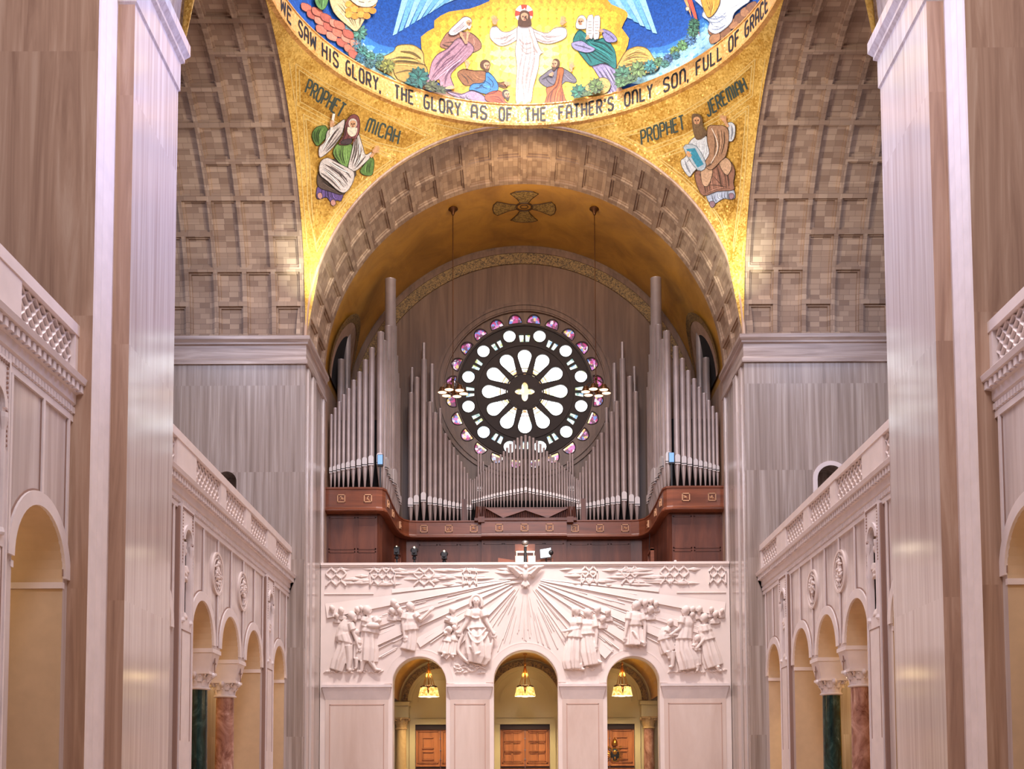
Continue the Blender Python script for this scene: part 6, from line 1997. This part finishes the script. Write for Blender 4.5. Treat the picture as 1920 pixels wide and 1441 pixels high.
# ------------------------------------------------------------------ carved figures
def robed(mapf, spine, arms=(), head=None, legs=(), hair=True, sq=0.62, halo=None, extra=None, mb=None, face=0, folds=7, seed=0, tunic=True):
    """one draped figure; coordinates (u across, v up, w out of the wall), metres"""
    b = mb or MB()
    r_ = random.Random(seed)
    sp = [Vector((p[0], p[1], 0)) for p in spine]
    ph = r_.uniform(0, 6)
    rows = []
    n = 28
    m = len(spine)
    for i in range((m - 1) * 3 + 1):
        k = min(i // 3, m - 2); f = (i - 3 * k) / 3
        c = sp[k].lerp(sp[k + 1], f); hw = spine[k][2] * (1 - f) + spine[k + 1][2] * f
        d = (sp[min(k + 1, m - 1)] - sp[max(k, 0)]).normalized()
        nrm = Vector((-d.y, d.x, 0))
        amp = min(0.26, 0.05 + 0.24 * (i / (m * 3)))
        row = []
        for q in range(n):
            a = 2 * pi * q / n
            rr = 1 + amp * sin(folds * a + ph + i * 0.14) * (1 if sin(a) > -0.3 else 0.3)
            p = c + nrm * (hw * rr * cos(a))
            row.append(mapf(p.x, p.y, hw * sq * rr * sin(a) + 0.02))
        rows.append(row)
    b.rings(rows)
    # short tunic over the long robe: flares over the hips and ends in a free hem
    if tunic and m >= 4:
        kh = int((m - 1) * 3 * 0.52)
        rows = []
        for i in range(kh + 1):
            k = min(i // 3, m - 2); f = (i - 3 * k) / 3
            c = sp[k].lerp(sp[k + 1], f); hw = spine[k][2] * (1 - f) + spine[k + 1][2] * f
            d = (sp[min(k + 1, m - 1)] - sp[k]).normalized(); nrm = Vector((-d.y, d.x, 0))
            g_ = i / kh; ex = 1.02 + 0.20 * g_ ** 3 - (0.10 if 0.45 < g_ < 0.62 else 0)
            rows.append([mapf(*(c + nrm * (hw * ex * (1 + 0.07 * g_ * sin(9 * 2 * pi * q / n + ph)) * cos(2 * pi * q / n))).xy, hw * sq * ex * 1.06 * (1 + 0.07 * g_ * sin(9 * 2 * pi * q / n + ph)) * sin(2 * pi * q / n) + 0.03) for q in range(n)])
        b.rings(rows)
    for arm in arms:
        s0, e0 = arm[0][0], arm[0][1]
        ws = 0.16
        b.tube([mapf(s0[0], s0[1] + arm[1] * 0.3, ws), mapf(s0[0] * .45 + e0[0] * .55, s0[1] * .45 + e0[1] * .55, ws + 0.03)], [arm[1] * 1.45, arm[1] * 1.75], 10)
        pts = [mapf(p[0], p[1], p[2] if len(p) > 2 else 0.16) for p in arm[0]]
        w0 = arm[1]
        rad = [w0 * (1.15 - 0.5 * k / (len(pts) - 1)) for k in range(len(pts))]
        b.tube(pts, rad, 10)
        # sleeve hanging from the upper arm, then the hand with five fingers
        e, h = Vector(arm[0][-2][:2]), Vector(arm[0][-1][:2])
        d = (h - e).normalized(); nn = Vector((-d.y, d.x)); w = arm[0][-1][2] if len(arm[0][-1]) > 2 else 0.16
        b.tube([mapf(*(h), w), mapf(*(h + d * w0 * 1.2), w)], [w0 * 0.75, w0 * 0.7], 8)
        for k, l in enumerate((1.5, 1.9, 1.8, 1.4)):
            o = nn * (k - 1.5) * w0 * 0.38
            b.tube([mapf(*(h + d * w0 * 1.0 + o), w), mapf(*(h + d * w0 * (1.0 + l * 0.6) + o * 1.2), w + 0.02), mapf(*(h + d * w0 * (1.0 + l) + o * 1.2), w)], [w0 * 0.24, w0 * 0.22, w0 * 0.15], 6)
        b.tube([mapf(*(h + nn * w0 * 0.5), w), mapf(*(h + nn * w0 * 1.2 + d * w0), w + 0.02)], [w0 * 0.26, w0 * 0.18], 6)
    for lg in legs:
        pts = [mapf(p[0], p[1], 0.14) for p in lg[0]]
        b.tube(pts, [lg[1] * (1.2 - 0.5 * k / (len(pts) - 1)) for k in range(len(pts))], 8)
        f = lg[0][-1]
        b.tube([mapf(f[0], f[1], 0.14), mapf(f[0] + lg[2], f[1] - 0.03, 0.18)], [lg[1] * 0.7, lg[1] * 0.45], 8)
    if head:
        mhead3(b, mapf, head[0], head[1], head[2], face, hair)
        nx, ny = spine[0][0], spine[0][1]
        b.tube([mapf(nx, ny - 0.05, 0.10), mapf(head[0], head[1] - head[2] * 0.5, 0.14)], [head[2] * 0.55, head[2] * 0.5], 8)
    if halo:
        b.tube([mapf(halo[0] + halo[2] * cos(2 * pi * k / 24), halo[1] + halo[2] * sin(2 * pi * k / 24), 0.06) for k in range(25)], 0.03, 6)
    return b


def ellm(b, mapf, c, r, n=12, m=8):
    R = []
    for j in range(m + 1):
        a = -pi / 2 + pi * max(0.03, min(0.97, j / m))
        R.append([mapf(c[0] + r[0] * cos(a) * cos(2 * pi * k / n), c[1] + r[1] * sin(a), c[2] + r[2] * cos(a) * sin(2 * pi * k / n)) for k in range(n)])
    b.rings(R)


def mhead3(b, mapf, x, y, r, face, hair):
    """carved head: skull, jaw, brow, nose, mouth, hair; face = -1, 0, 1 for the side it looks to"""
    w = 0.16
    ellm(b, mapf, (x, y, w), (r * 0.78, r * 1.02, r * 0.80))
    ellm(b, mapf, (x + face * r * 0.25, y - r * 0.55, w + (0.25 if face == 0 else 0.1) * r), (r * 0.5, r * 0.45, r * 0.5))
    fx, fw = (face * r * 0.80, 0.0) if face else (0, r * 0.80)
    b.tube([mapf(x + fx * 0.92, y + r * 0.15, w + fw * 0.95), mapf(x + fx * 1.16, y - r * 0.18, w + fw * 1.14), mapf(x + fx * 0.92, y - r * 0.24, w + fw * 0.92)], [r * 0.10, r * 0.14, r * 0.1], 6)
    ellm(b, mapf, (x + fx * 0.85, y + r * 0.22, w + fw * 0.88), (r * (0.2 if face else 0.55), r * 0.1, r * (0.5 if face else 0.2)))
    ellm(b, mapf, (x + fx * 0.86, y - r * 0.42, w + fw * 0.92), (r * 0.2, r * 0.07, r * 0.2))
    if hair:
        ellm(b, mapf, (x - face * r * 0.25, y + r * 0.22, w - (0.0 if face else 0.15) * r), (r * 0.88, r * 0.95, r * 0.85))
        ellm(b, mapf, (x - face * r * 0.6, y - r * 0.25, w - 0.05), (r * 0.5, r * 0.7, r * 0.6))


relief = thing('carved_relief', 'pale carved stone relief of robed figures, rays and a dove across the gallery front', 'relief', (0, YB, 9.0))
YR = YB - 0.02
relmap = lambda u, v, w_: (u, YR - w_, v)


def cf(side):
    ox = 580 if side == 0 else 980

    def g(x, y):
        p = atY(ox + x / 3.507, 1030 + y / 3.507, YB)
        return (p.x, p.z)
    return g


MPX = 56.3 / 2180 * 1.004 / 3.507   # metres per crop pixel on the relief plane


def fig(side, label, spine, arms=(), head=None, legs=(), face=0, halo=None, seed=0, tubes=(), blobs=(), folds=7, vox=0.028, sq=0.62):
    g = cf(side)
    b = robed(relmap, [(*g(x, y), hw * MPX * 1.1) for x, y, hw in spine], [([(*g(p[0], p[1]), p[2] if len(p) > 2 else 0.20) for p in a], aw * MPX) for a, aw in arms],
              (*g(head[0], head[1]), head[2] * MPX) if head else None, [([g(*p) for p in l], lw * MPX, toe * MPX) for l, lw, toe in legs], True, sq,
              (*g(halo[0], halo[1]), halo[2] * MPX) if halo else None, None, None, face, folds, seed)
    for pts, rad in tubes:
        q_ = []
        for i in range(len(pts) - 1):
            p0, p1, p2, p3 = (Vector(pts[max(0, min(len(pts) - 1, i + j))]) for j in (-1, 0, 1, 2))
            q_ += [0.5 * (2 * p1 + (p2 - p0) * f + (2 * p0 - 5 * p1 + 4 * p2 - p3) * f * f + (3 * p1 - p0 - 3 * p2 + p3) * f ** 3) for f in (0, .25, .5, .75)]
        q_.append(Vector(pts[-1]))
        b.tube([relmap(*g(p[0], p[1]), p[2]) for p in q_], rad * MPX, 7)
    for x, y, w_, rx, ry, rw in blobs:
        ellm(b, relmap, (*g(x, y), w_), (rx * MPX, ry * MPX, rw * MPX))
    o = remeshed(b, 'carved_figure', M_relief, vox, relief, 0)
    o['label'] = label
    return o


fig(0, 'stooping bearded man in a long robe', [(258, 470, 30), (240, 510, 42), (222, 560, 46), (238, 610, 42), (222, 680, 46), (200, 730, 46), (180, 795, 40)], [([(275, 490), (305, 570), (328, 640)], 15)], (288, 440, 30), [([(262, 630), (268, 720), (260, 790)], 22, 20)], 1, seed=1,
    blobs=((305, 462, 0.16, 12, 16, 12),))
fig(0, 'woman carrying a swaddled baby', [(398, 440, 30), (402, 480, 42), (400, 530, 48), (392, 580, 46), (388, 650, 56), (380, 735, 56)], [([(432, 450), (460, 505), (400, 518)], 15), ([(370, 450), (355, 500), (400, 520)], 14)], (388, 402, 30), [([(355, 735), (345, 800)], 16, -16), ([(405, 735), (440, 790)], 16, 36)], 1, seed=2,
    blobs=((425, 505, 0.30, 44, 20, 18), (466, 470, 0.26, 16, 16, 16)))
fig(0, 'small child between the stooping man and the mother', [(318, 580, 18), (324, 610, 28), (322, 660, 28), (318, 720, 26)], [([(335, 595), (330, 640), (322, 660)], 9)], (306, 550, 24), [([(312, 715), (312, 780)], 13, -12)], -1, seed=3)
fig(0, 'man stretching a hand towards the rays', [(662, 415, 34), (660, 460, 50), (662, 520, 46), (668, 560, 40), (660, 620, 44), (650, 660, 46)], [([(695, 430), (735, 465), (792, 408)], 15), ([(632, 425), (618, 490), (628, 572)], 14)], (670, 378, 29), (), 1, seed=4, tubes=([[(630, 560, 0.2), (600, 590, 0.12), (550, 610, 0.06)], 5],))
fig(0, 'mother holding a basket', [(945, 438, 24), (940, 465, 38), (930, 490, 40)], [([(920, 450), (905, 470), (930, 478)], 12)], (943, 402, 21), (), 1, seed=5, blobs=((910, 466, 0.2, 22, 12, 16),))
fig(0, 'child with raised arms', [(915, 555, 18), (912, 590, 26), (902, 640, 32), (890, 685, 38)], [([(900, 560), (885, 540), (900, 525)], 9)], (925, 528, 20), [([(890, 680), (880, 700)], 12, -14)], 1, seed=6)
fig(0, 'girl beside the central woman', [(958, 545, 18), (955, 580, 26), (945, 640, 26), (935, 690, 32)], [([(970, 555), (990, 540), (1000, 530)], 9)], (958, 515, 18), [([(940, 690), (940, 705)], 12, 12)], 1, seed=7)
fig(0, 'tall haloed woman in a cloak standing on waves', [(1098, 392, 34), (1097, 420, 50), (1097, 455, 42), (1098, 500, 46), (1102, 560, 66), (1108, 640, 76), (1112, 700, 74), (1100, 748, 52)], [([(1058, 405), (1036, 480), (1000, 538)], 17), ([(1140, 405), (1168, 480), (1206, 545)], 17)], (1098, 345, 29), (), 0, (1098, 345, 42), seed=8, folds=9,
    tubes=([[(1045, 545, 0.26), (1070, 600, 0.36), (1110, 618, 0.38), (1150, 590, 0.34), (1175, 545, 0.24)], 6], [[(1040, 520, 0.24), (1080, 570, 0.34), (1120, 575, 0.36), (1165, 520, 0.24)], 5], [[(1060, 640, 0.30), (1100, 690, 0.38), (1150, 660, 0.30)], 6], [[(1075, 450, 0.3), (1097, 456, 0.33), (1120, 450, 0.3)], 7], [[(1062, 380, 0.18), (1060, 345, 0.2), (1075, 315, 0.2), (1098, 305, 0.2), (1122, 315, 0.2), (1136, 345, 0.2), (1134, 380, 0.18)], 10],
           [[(1010, 560, 0.15), (985, 620, 0.14), (980, 670, 0.14), (1010, 710, 0.12), (1050, 745, 0.1)], 12], [[(1206, 570, 0.2), (1208, 590, 0.12), (1190, 680, 0.12)], 10]))
fig(1, 'man with an arm stretched behind his companion', [(350, 445, 30), (354, 480, 42), (356, 520, 40), (345, 580, 44), (338, 650, 54), (332, 730, 58), (335, 785, 50)], [([(372, 455), (372, 520), (285, 537)], 13)], (352, 405, 29), [([(370, 760), (385, 785)], 16, 20)], 1, seed=9, folds=9)
fig(1, 'woman walking with one arm hanging', [(428, 460, 32), (426, 490, 46), (425, 540, 42), (428, 600, 48), (438, 680, 58), (452, 760, 54)], [([(468, 470), (485, 550), (480, 632)], 14)], (430, 420, 29), [([(480, 735), (500, 740)], 14, 22)], 1, seed=10, folds=9)
fig(1, 'striding man with swinging arms', [(738, 408, 34), (736, 450, 50), (735, 500, 42), (735, 560, 50), (735, 630, 62)], [([(700, 420), (682, 500), (668, 578)], 14), ([(778, 428), (802, 500), (798, 605)], 14)], (740, 370, 29), (), -1, seed=11, folds=8, tubes=([[(720, 540, 0.3), (760, 600, 0.3), (800, 625, 0.2)], 6],))
fig(1, 'bare-legged boy with folded hands', [(945, 515, 26), (940, 550, 40), (935, 590, 40), (948, 640, 44), (962, 672, 44)], [([(960, 520), (930, 565), (990, 562)], 12)], (965, 482, 22), [([(985, 670), (982, 770)], 17, -26), ([(955, 670), (965, 712)], 17, -14)], -1, seed=12)
fig(1, 'tall man leaning over the boy', [(1070, 440, 32), (1073, 480, 46), (1068, 530, 42), (1056, 590, 46), (1058, 660, 58), (1080, 730, 66), (1090, 788, 62)], [([(1048, 450), (1030, 520), (980, 556)], 15)], (1065, 402, 29), (), -1, seed=13, folds=9)
fig(1, 'small child holding a toy', [(1142, 620, 18), (1142, 650, 26), (1148, 700, 28), (1150, 760, 24)], [([(1125, 625), (1115, 650), (1140, 655)], 9)], (1142, 585, 23), [([(1148, 755), (1148, 795)], 12, -12)], -1, seed=14)
fig(1, 'woman bending to guide the child', [(1192, 490, 30), (1198, 530, 42), (1206, 580, 42), (1220, 630, 46), (1235, 700, 52), (1258, 770, 50)], [([(1190, 505), (1202, 575), (1150, 640)], 14)], (1186, 452, 29), [([(1280, 770), (1285, 795)], 16, 20)], -1, seed=15, folds=8)
# half-seen people in the background, head and shoulders each
for side, x, y, r, f in ((0, 155, 388, 19, 1), (0, 215, 402, 20, 1), (0, 322, 398, 20, 1), (0, 345, 388, 17, 1), (0, 185, 436, 16, 1), (0, 560, 352, 23, 1), (0, 582, 376, 18, 1), (0, 548, 406, 21, 1), (0, 602, 408, 20, 1),
                         (1, 490, 396, 22, -1), (1, 556, 412, 21, -1), (1, 524, 458, 21, -1), (1, 770, 345, 18, -1), (1, 800, 352, 22, -1), (1, 842, 342, 17, -1), (1, 872, 358, 18, -1), (1, 836, 396, 23, -1), (1, 1112, 396, 20, -1), (1, 1156, 396, 21, -1), (1, 1110, 430, 17, -1), (1, 1236, 396, 17, -1), (1, 1262, 426, 21, -1), (1, 1305, 405, 15, -1)):
    o = fig(side, 'head of a background onlooker', [(x, y + r * 1.1, r * 0.8), (x - f * r * 0.1, y + r * 1.9, r * 1.5), (x - f * r * .2, y + r * 3.0, r * 1.4)], (), (x, y, r), (), f, seed=int(x), vox=0.03, sq=0.34)
    o.name = 'carved_onlooker'
# rays fanning from the dove: long wedges, each tilted so that one edge stands proud
b = MB()
oc = atY(985, 1083, YB); O = Vector((oc.x, oc.z))


def relay(pt):
    """keep a ray end inside the field and clear of the arches"""
    return pt


def blocked(u, v):
    if abs(u) > 9.85 or v < 6.55 or v > 12.2:
        return True
    return any((u - c) ** 2 + (v - zs) ** 2 < (r + 0.42) ** 2 and v > zs - 0.1 or (abs(u - c) < r + 0.42 and v <= zs) for c, r, zs in ARCH)


def wedge(a0, a1, r0, r1, h):
    d0, d1 = Vector((cos(a0), sin(a0))), Vector((cos(a1), sin(a1)))
    def lim(d):
        r = r0
        while r < r1 and not blocked(*(O + d * (r + 0.1))):
            r += 0.1
        return r
    e = min(lim(d0), lim(d1))
    if e < r0 + 0.4:
        return
    A, B, C_, D = O + d0 * r0, O + d0 * e, O + d1 * e, O + d1 * r0
    f = lambda p, w_: relmap(p.x, p.y, w_)
    i = [b.add(q) for q in (f(A, 0.012), f(B, 0.012), f(C_, h), f(D, h * 0.35), f(C_, -0.02), f(D, -0.02))]
    b.face((i[0], i[1], i[2], i[3])); b.face((i[3], i[2], i[4], i[5])); b.face((i[1], i[4], i[2]))


rr = random.Random(11)
for d in (0, 1):
    for a0, a1, r1, h in ((4.5, 6.4, 6.5, 0.05), (7.2, 11.4, 9.8, 0.10), (14.5, 18.2, 9.0, 0.05), (20.0, 24.6, 9.0, 0.11), (29, 33.5, 7.5, 0.07), (39.5, 46, 6.0, 0.11), (50, 51, 4.6, 0.03)):
        A0, A1 = (pi + RAD(a0), pi + RAD(a1)) if d == 0 else (-RAD(a0), -RAD(a1))
        wedge(A0, A1, 0.75, r1, h)
    for k in range(18):
        a = rr.uniform(52, 90); A0 = pi + RAD(a) if d == 0 else -RAD(a)
        r0 = rr.uniform(0.6, 2.2)
        wedge(A0, A0 + RAD(rr.uniform(0.4, 1.0)), r0, r0 + rr.uniform(0.8, 2.6), 0.022)
    for k in range(46):
        a = rr.uniform(8, 44); A0 = pi + RAD(a) if d == 0 else -RAD(a)
        r0 = rr.uniform(2.0, 8.0)
        wedge(A0, A0 + (RAD(rr.uniform(0.3, 0.6)) if d == 0 else -RAD(rr.uniform(0.3, 0.6))), r0, r0 + rr.uniform(0.6, 1.8), 0.05)
b.build('carved_rays', M_relief, relief)
# openwork look of the top band: interlace fields between drawn-out streaks
for side, x0, x1 in ((0, 112, 240), (0, 400, 560), (0, 690, 820), (0, 1010, 1100), (1, 1225, 1335), (1, 905, 1090), (1, 650, 765), (1, 385, 490)):
    g = cf(side); (u0, v1), (u1, v0) = g(x0, 118), g(x1, 238)
    if side == 1:
        (u0, v1), (u1, v0) = g(x0, 108), g(x1, 228)
    b = MB()
    n = max(2, round((u1 - u0) / 0.42)); p_ = (u1 - u0) / n
    for k in range(n + 1):
        for dd in (-1, 1):
            pts = [(u0 + k * p_ + dd * p_ * 0.5 * (1 - cos(2 * pi * q / 14 * 1.5)) * 0.5, v0 + (v1 - v0) * q / 14) for q in range(15)]
            pts = [q for q in pts if u0 - 0.01 <= q[0] <= u1 + 0.01]
            if len(pts) > 2:
                b.tube([relmap(q[0], q[1], 0.03) for q in pts], 0.05, 6)
    b.build('carved_interlace', M_relief, relief)
b = MB()
for side in (0, 1):
    g = cf(side)
    for k in range(34):
        x = rr.uniform(120, 1250) if side == 0 else rr.uniform(200, 1330); y = rr.uniform(122, 232)
        ln = rr.uniform(60, 220); dx = abs((1410 if side == 0 else 10) - x)
        sl = (180 - y) / max(300, dx) * (1 if side == 0 else -1)
        u, v = g(x, y); u2, v2 = g(x + ln, y + ln * sl * 0.6)
        if max(abs(u), abs(u2)) < 9.8:
            b.tube([relmap(u, v, -0.02), relmap((u + u2) / 2, (v + v2) / 2, 0.045), relmap(u2, v2, -0.02)], [0.02, rr.uniform(0.05, 0.11), 0.02], 6, flat=0.6)
    (ua, va), (ub, vb) = g(90 if side == 0 else 400, 282 if side == 0 else 262), g(1000 if side == 0 else 1360, 282 if side == 0 else 268)
for xa, xb in ((-9.8, -7.4), (7.4, 9.8)):
    b.tube([relmap(xa, 10.9, 0), relmap(xb, 10.9, 0.0)], 0.03, 6)
b.build('carved_ripple', M_relief, relief)  # drawn-out streaks carved along the top band
# rough ground under the figures
b = MB()
for side, x0, x1, y0 in ((0, 95, 490, 800), (1, 285, 480, 785), (1, 930, 1360, 800), (0, 920, 1190, 800), (0, 930, 1180, 780), (0, 960, 1160, 760)):
    g = cf(side)
    for k in range(int((x1 - x0) / 18)):
        x = x0 + k * 18 + rr.uniform(-5, 5)
        u, v = g(x, y0 + rr.uniform(-12, 14)); u2, v2 = g(x + rr.uniform(18, 44), y0 + rr.uniform(-12, 14))
        if not blocked(u, v) and not blocked(u2, v2) :
            b.tube([relmap(u, v, -0.01), relmap((u + u2) / 2, (v + v2) / 2 + 0.03, 0.03), relmap(u2, v2, -0.01)], [0.02, 0.05, 0.02], 6)
b.build('carved_ground', M_relief, relief)
# dove with spread wings at the source of the rays
b = MB()
g0 = lambda x, y: (atY(x, y, YB).x, atY(x, y, YB).z)
c = g0(985, 1078)
ellm(b, relmap, (c[0], c[1], 0.18), (0.16, 0.30, 0.16))
ellm(b, relmap, (c[0] + 0.02, c[1] + 0.36, 0.24), (0.11, 0.12, 0.12))
b.tube([relmap(c[0] + 0.02, c[1] + 0.34, 0.3), relmap(c[0] + 0.02, c[1] + 0.30, 0.42)], [0.04, 0.01], 6)
for d in (-1, 1):
    for k in range(8):
        f = k / 7
        root = (c[0] + d * (0.10 + 0.25 * f), c[1] + 0.10 + 0.12 * f)
        tip = (c[0] + d * (0.42 + 0.48 * f), c[1] - 0.16 + 0.56 * f)
        b.tube([relmap(*root, 0.16), relmap((root[0] + tip[0]) / 2, (root[1] + tip[1]) / 2 + 0.05, 0.24), relmap(*tip, 0.10)], [0.07, 0.08, 0.02], 7)
    b.tube([relmap(c[0] + d * 0.08, c[1] + 0.16, 0.2), relmap(c[0] + d * 0.45, c[1] + 0.36, 0.26), relmap(c[0] + d * 0.92, c[1] + 0.44, 0.12)], [0.09, 0.08, 0.03], 8)
for k in range(5):
    b.tube([relmap(c[0], c[1] - 0.2, 0.16), relmap(c[0] + (k - 2) * 0.09, c[1] - 0.52 - 0.05 * (2 - abs(k - 2)), 0.14)], [0.05, 0.06], 7)
o = remeshed(b, 'carved_dove', M_relief, 0.03, relief, 1)
o['label'] = 'dove with spread wings at the top centre'

# ------------------------------------------------------------------ statues in the niches and round medallions on the side walls
def side_statue(s, yc, lab, seed):
    xw = XA + 0.30
    mp = lambda u, v, w_: (s * (xw - w_), yc + u, v)
    t = None
    b = MB()
    robed(mp, [(0, 8.62, 0.16), (0, 8.40, 0.27), (0, 8.0, 0.24), (0, 7.7, 0.23), (0.02, 7.3, 0.26), (0.02, 6.95, 0.28)],
          [([(-0.24, 8.42), (-0.30, 8.05, 0.2), (-0.05, 7.98, 0.30)], 0.075), ([(0.24, 8.42), (0.30, 8.05, 0.2), (0.05, 8.12, 0.30)], 0.075)],
          (0, 8.86, 0.17), (), True, 0.7, None, None, b, 0, 8, seed)
    b.lathe([(0.30, 6.72), (0.32, 6.80), (0.26, 6.95)], (s * (xw - 0.04), yc, 0), 14)
    o = remeshed(b, 'niche_statue', M_white, 0.03, None, 1)
    # origin at the foot of the statue
    o.data.transform(Matrix.Translation((-s * xw, -yc, -6.72))); o.location = (s * xw, yc, 6.72)
    return tag(o, lab, 'statue', 'white niche statues')


for s in (-1, 1):
    near_ = 'green' if s < 0 else 'rose'
    far_ = 'rose' if s < 0 else 'green'
    side_statue(s, 35.5, 'pale robed statue in the arched niche before the %s column on the %s wall' % (near_, SIDE[s]), 20 + s)
    side_statue(s, 47.6, 'small robed statue in the far niche past the %s column, %s wall' % (far_, SIDE[s]), 24 + s)
side_statue(-1, 22.2, 'pale statue in a niche cut by the edge of the photo', 31)


def medallion(s, yc, zc, lab, seed):
    r_ = random.Random(seed)
    x0 = XA + 0.12
    t = thing('wall_medallion', lab, 'medallion', (s * x0, yc, zc), 'round carved wall medallions')
    mp = lambda u, v, q: (s * (x0 - q), yc + u, zc + v)
    for ra, rb, h, nm_ in ((0.66, 0.74, 0.07, 'outer_ring'), (0.50, 0.55, 0.06, 'inner_ring')):
        b = MB()
        n = 40
        rows = [[mp(r * cos(2 * pi * k / n), r * sin(2 * pi * k / n), w_) for k in range(n)] for r, w_ in ((ra, -0.02), (ra, h), (rb, h), (rb, -0.02))]
        b.rings(rows, 0, False)
        b.build(nm_, M_white, t, smooth=40)
    b = MB()
    b.rings([[mp(r * cos(2 * pi * k / 32), r * sin(2 * pi * k / 32), w_) for k in range(32)] for r, w_ in ((0.70, -0.02), (0.70, 0.012), (0.05, 0.012))], 0, False)
    b.build('disc', M_groove, t)
    b = MB()
    for k in range(26):                     # lettering-like beads between the rings
        a = 2 * pi * k / 26
        ellm(b, mp, (0.605 * cos(a), 0.605 * sin(a), 0.02), (0.03, 0.045, 0.04), 6, 4)
    b.build('border', M_white, t)
    b = MB()
    for k in range(16):
        a = r_.uniform(0, 2 * pi); q = r_.uniform(0.05, 0.38)
        p = Vector((q * cos(a), q * sin(a))); d = Vector((cos(a + 1.2), sin(a + 1.2))) * 0.12
        b.tube([mp(p.x - d.x, p.y - d.y, 0.01), mp(p.x, p.y, 0.08), mp(p.x + d.x, p.y + d.y, 0.01)], [0.03, 0.06, 0.02], 7)
    ellm(b, mp, (0, 0.05, 0.03), (0.14, 0.28, 0.09), 10, 6); ellm(b, mp, (0, 0.34, 0.05), (0.08, 0.09, 0.08), 8, 6)
    b.build('carving', M_white, t)


for s in (-1, 1):
    medallion(s, 39.55, 8.88, 'round carved medallion above the %s marble column' % ('green' if s < 0 else 'rose') + ' nearest the front, on the %s wall' % SIDE[s], 3 + s)
    medallion(s, 43.25, 8.88, 'round carved medallion above the far %s marble column on the %s wall' % ('rose' if s < 0 else 'green', SIDE[s]), 7 + s)
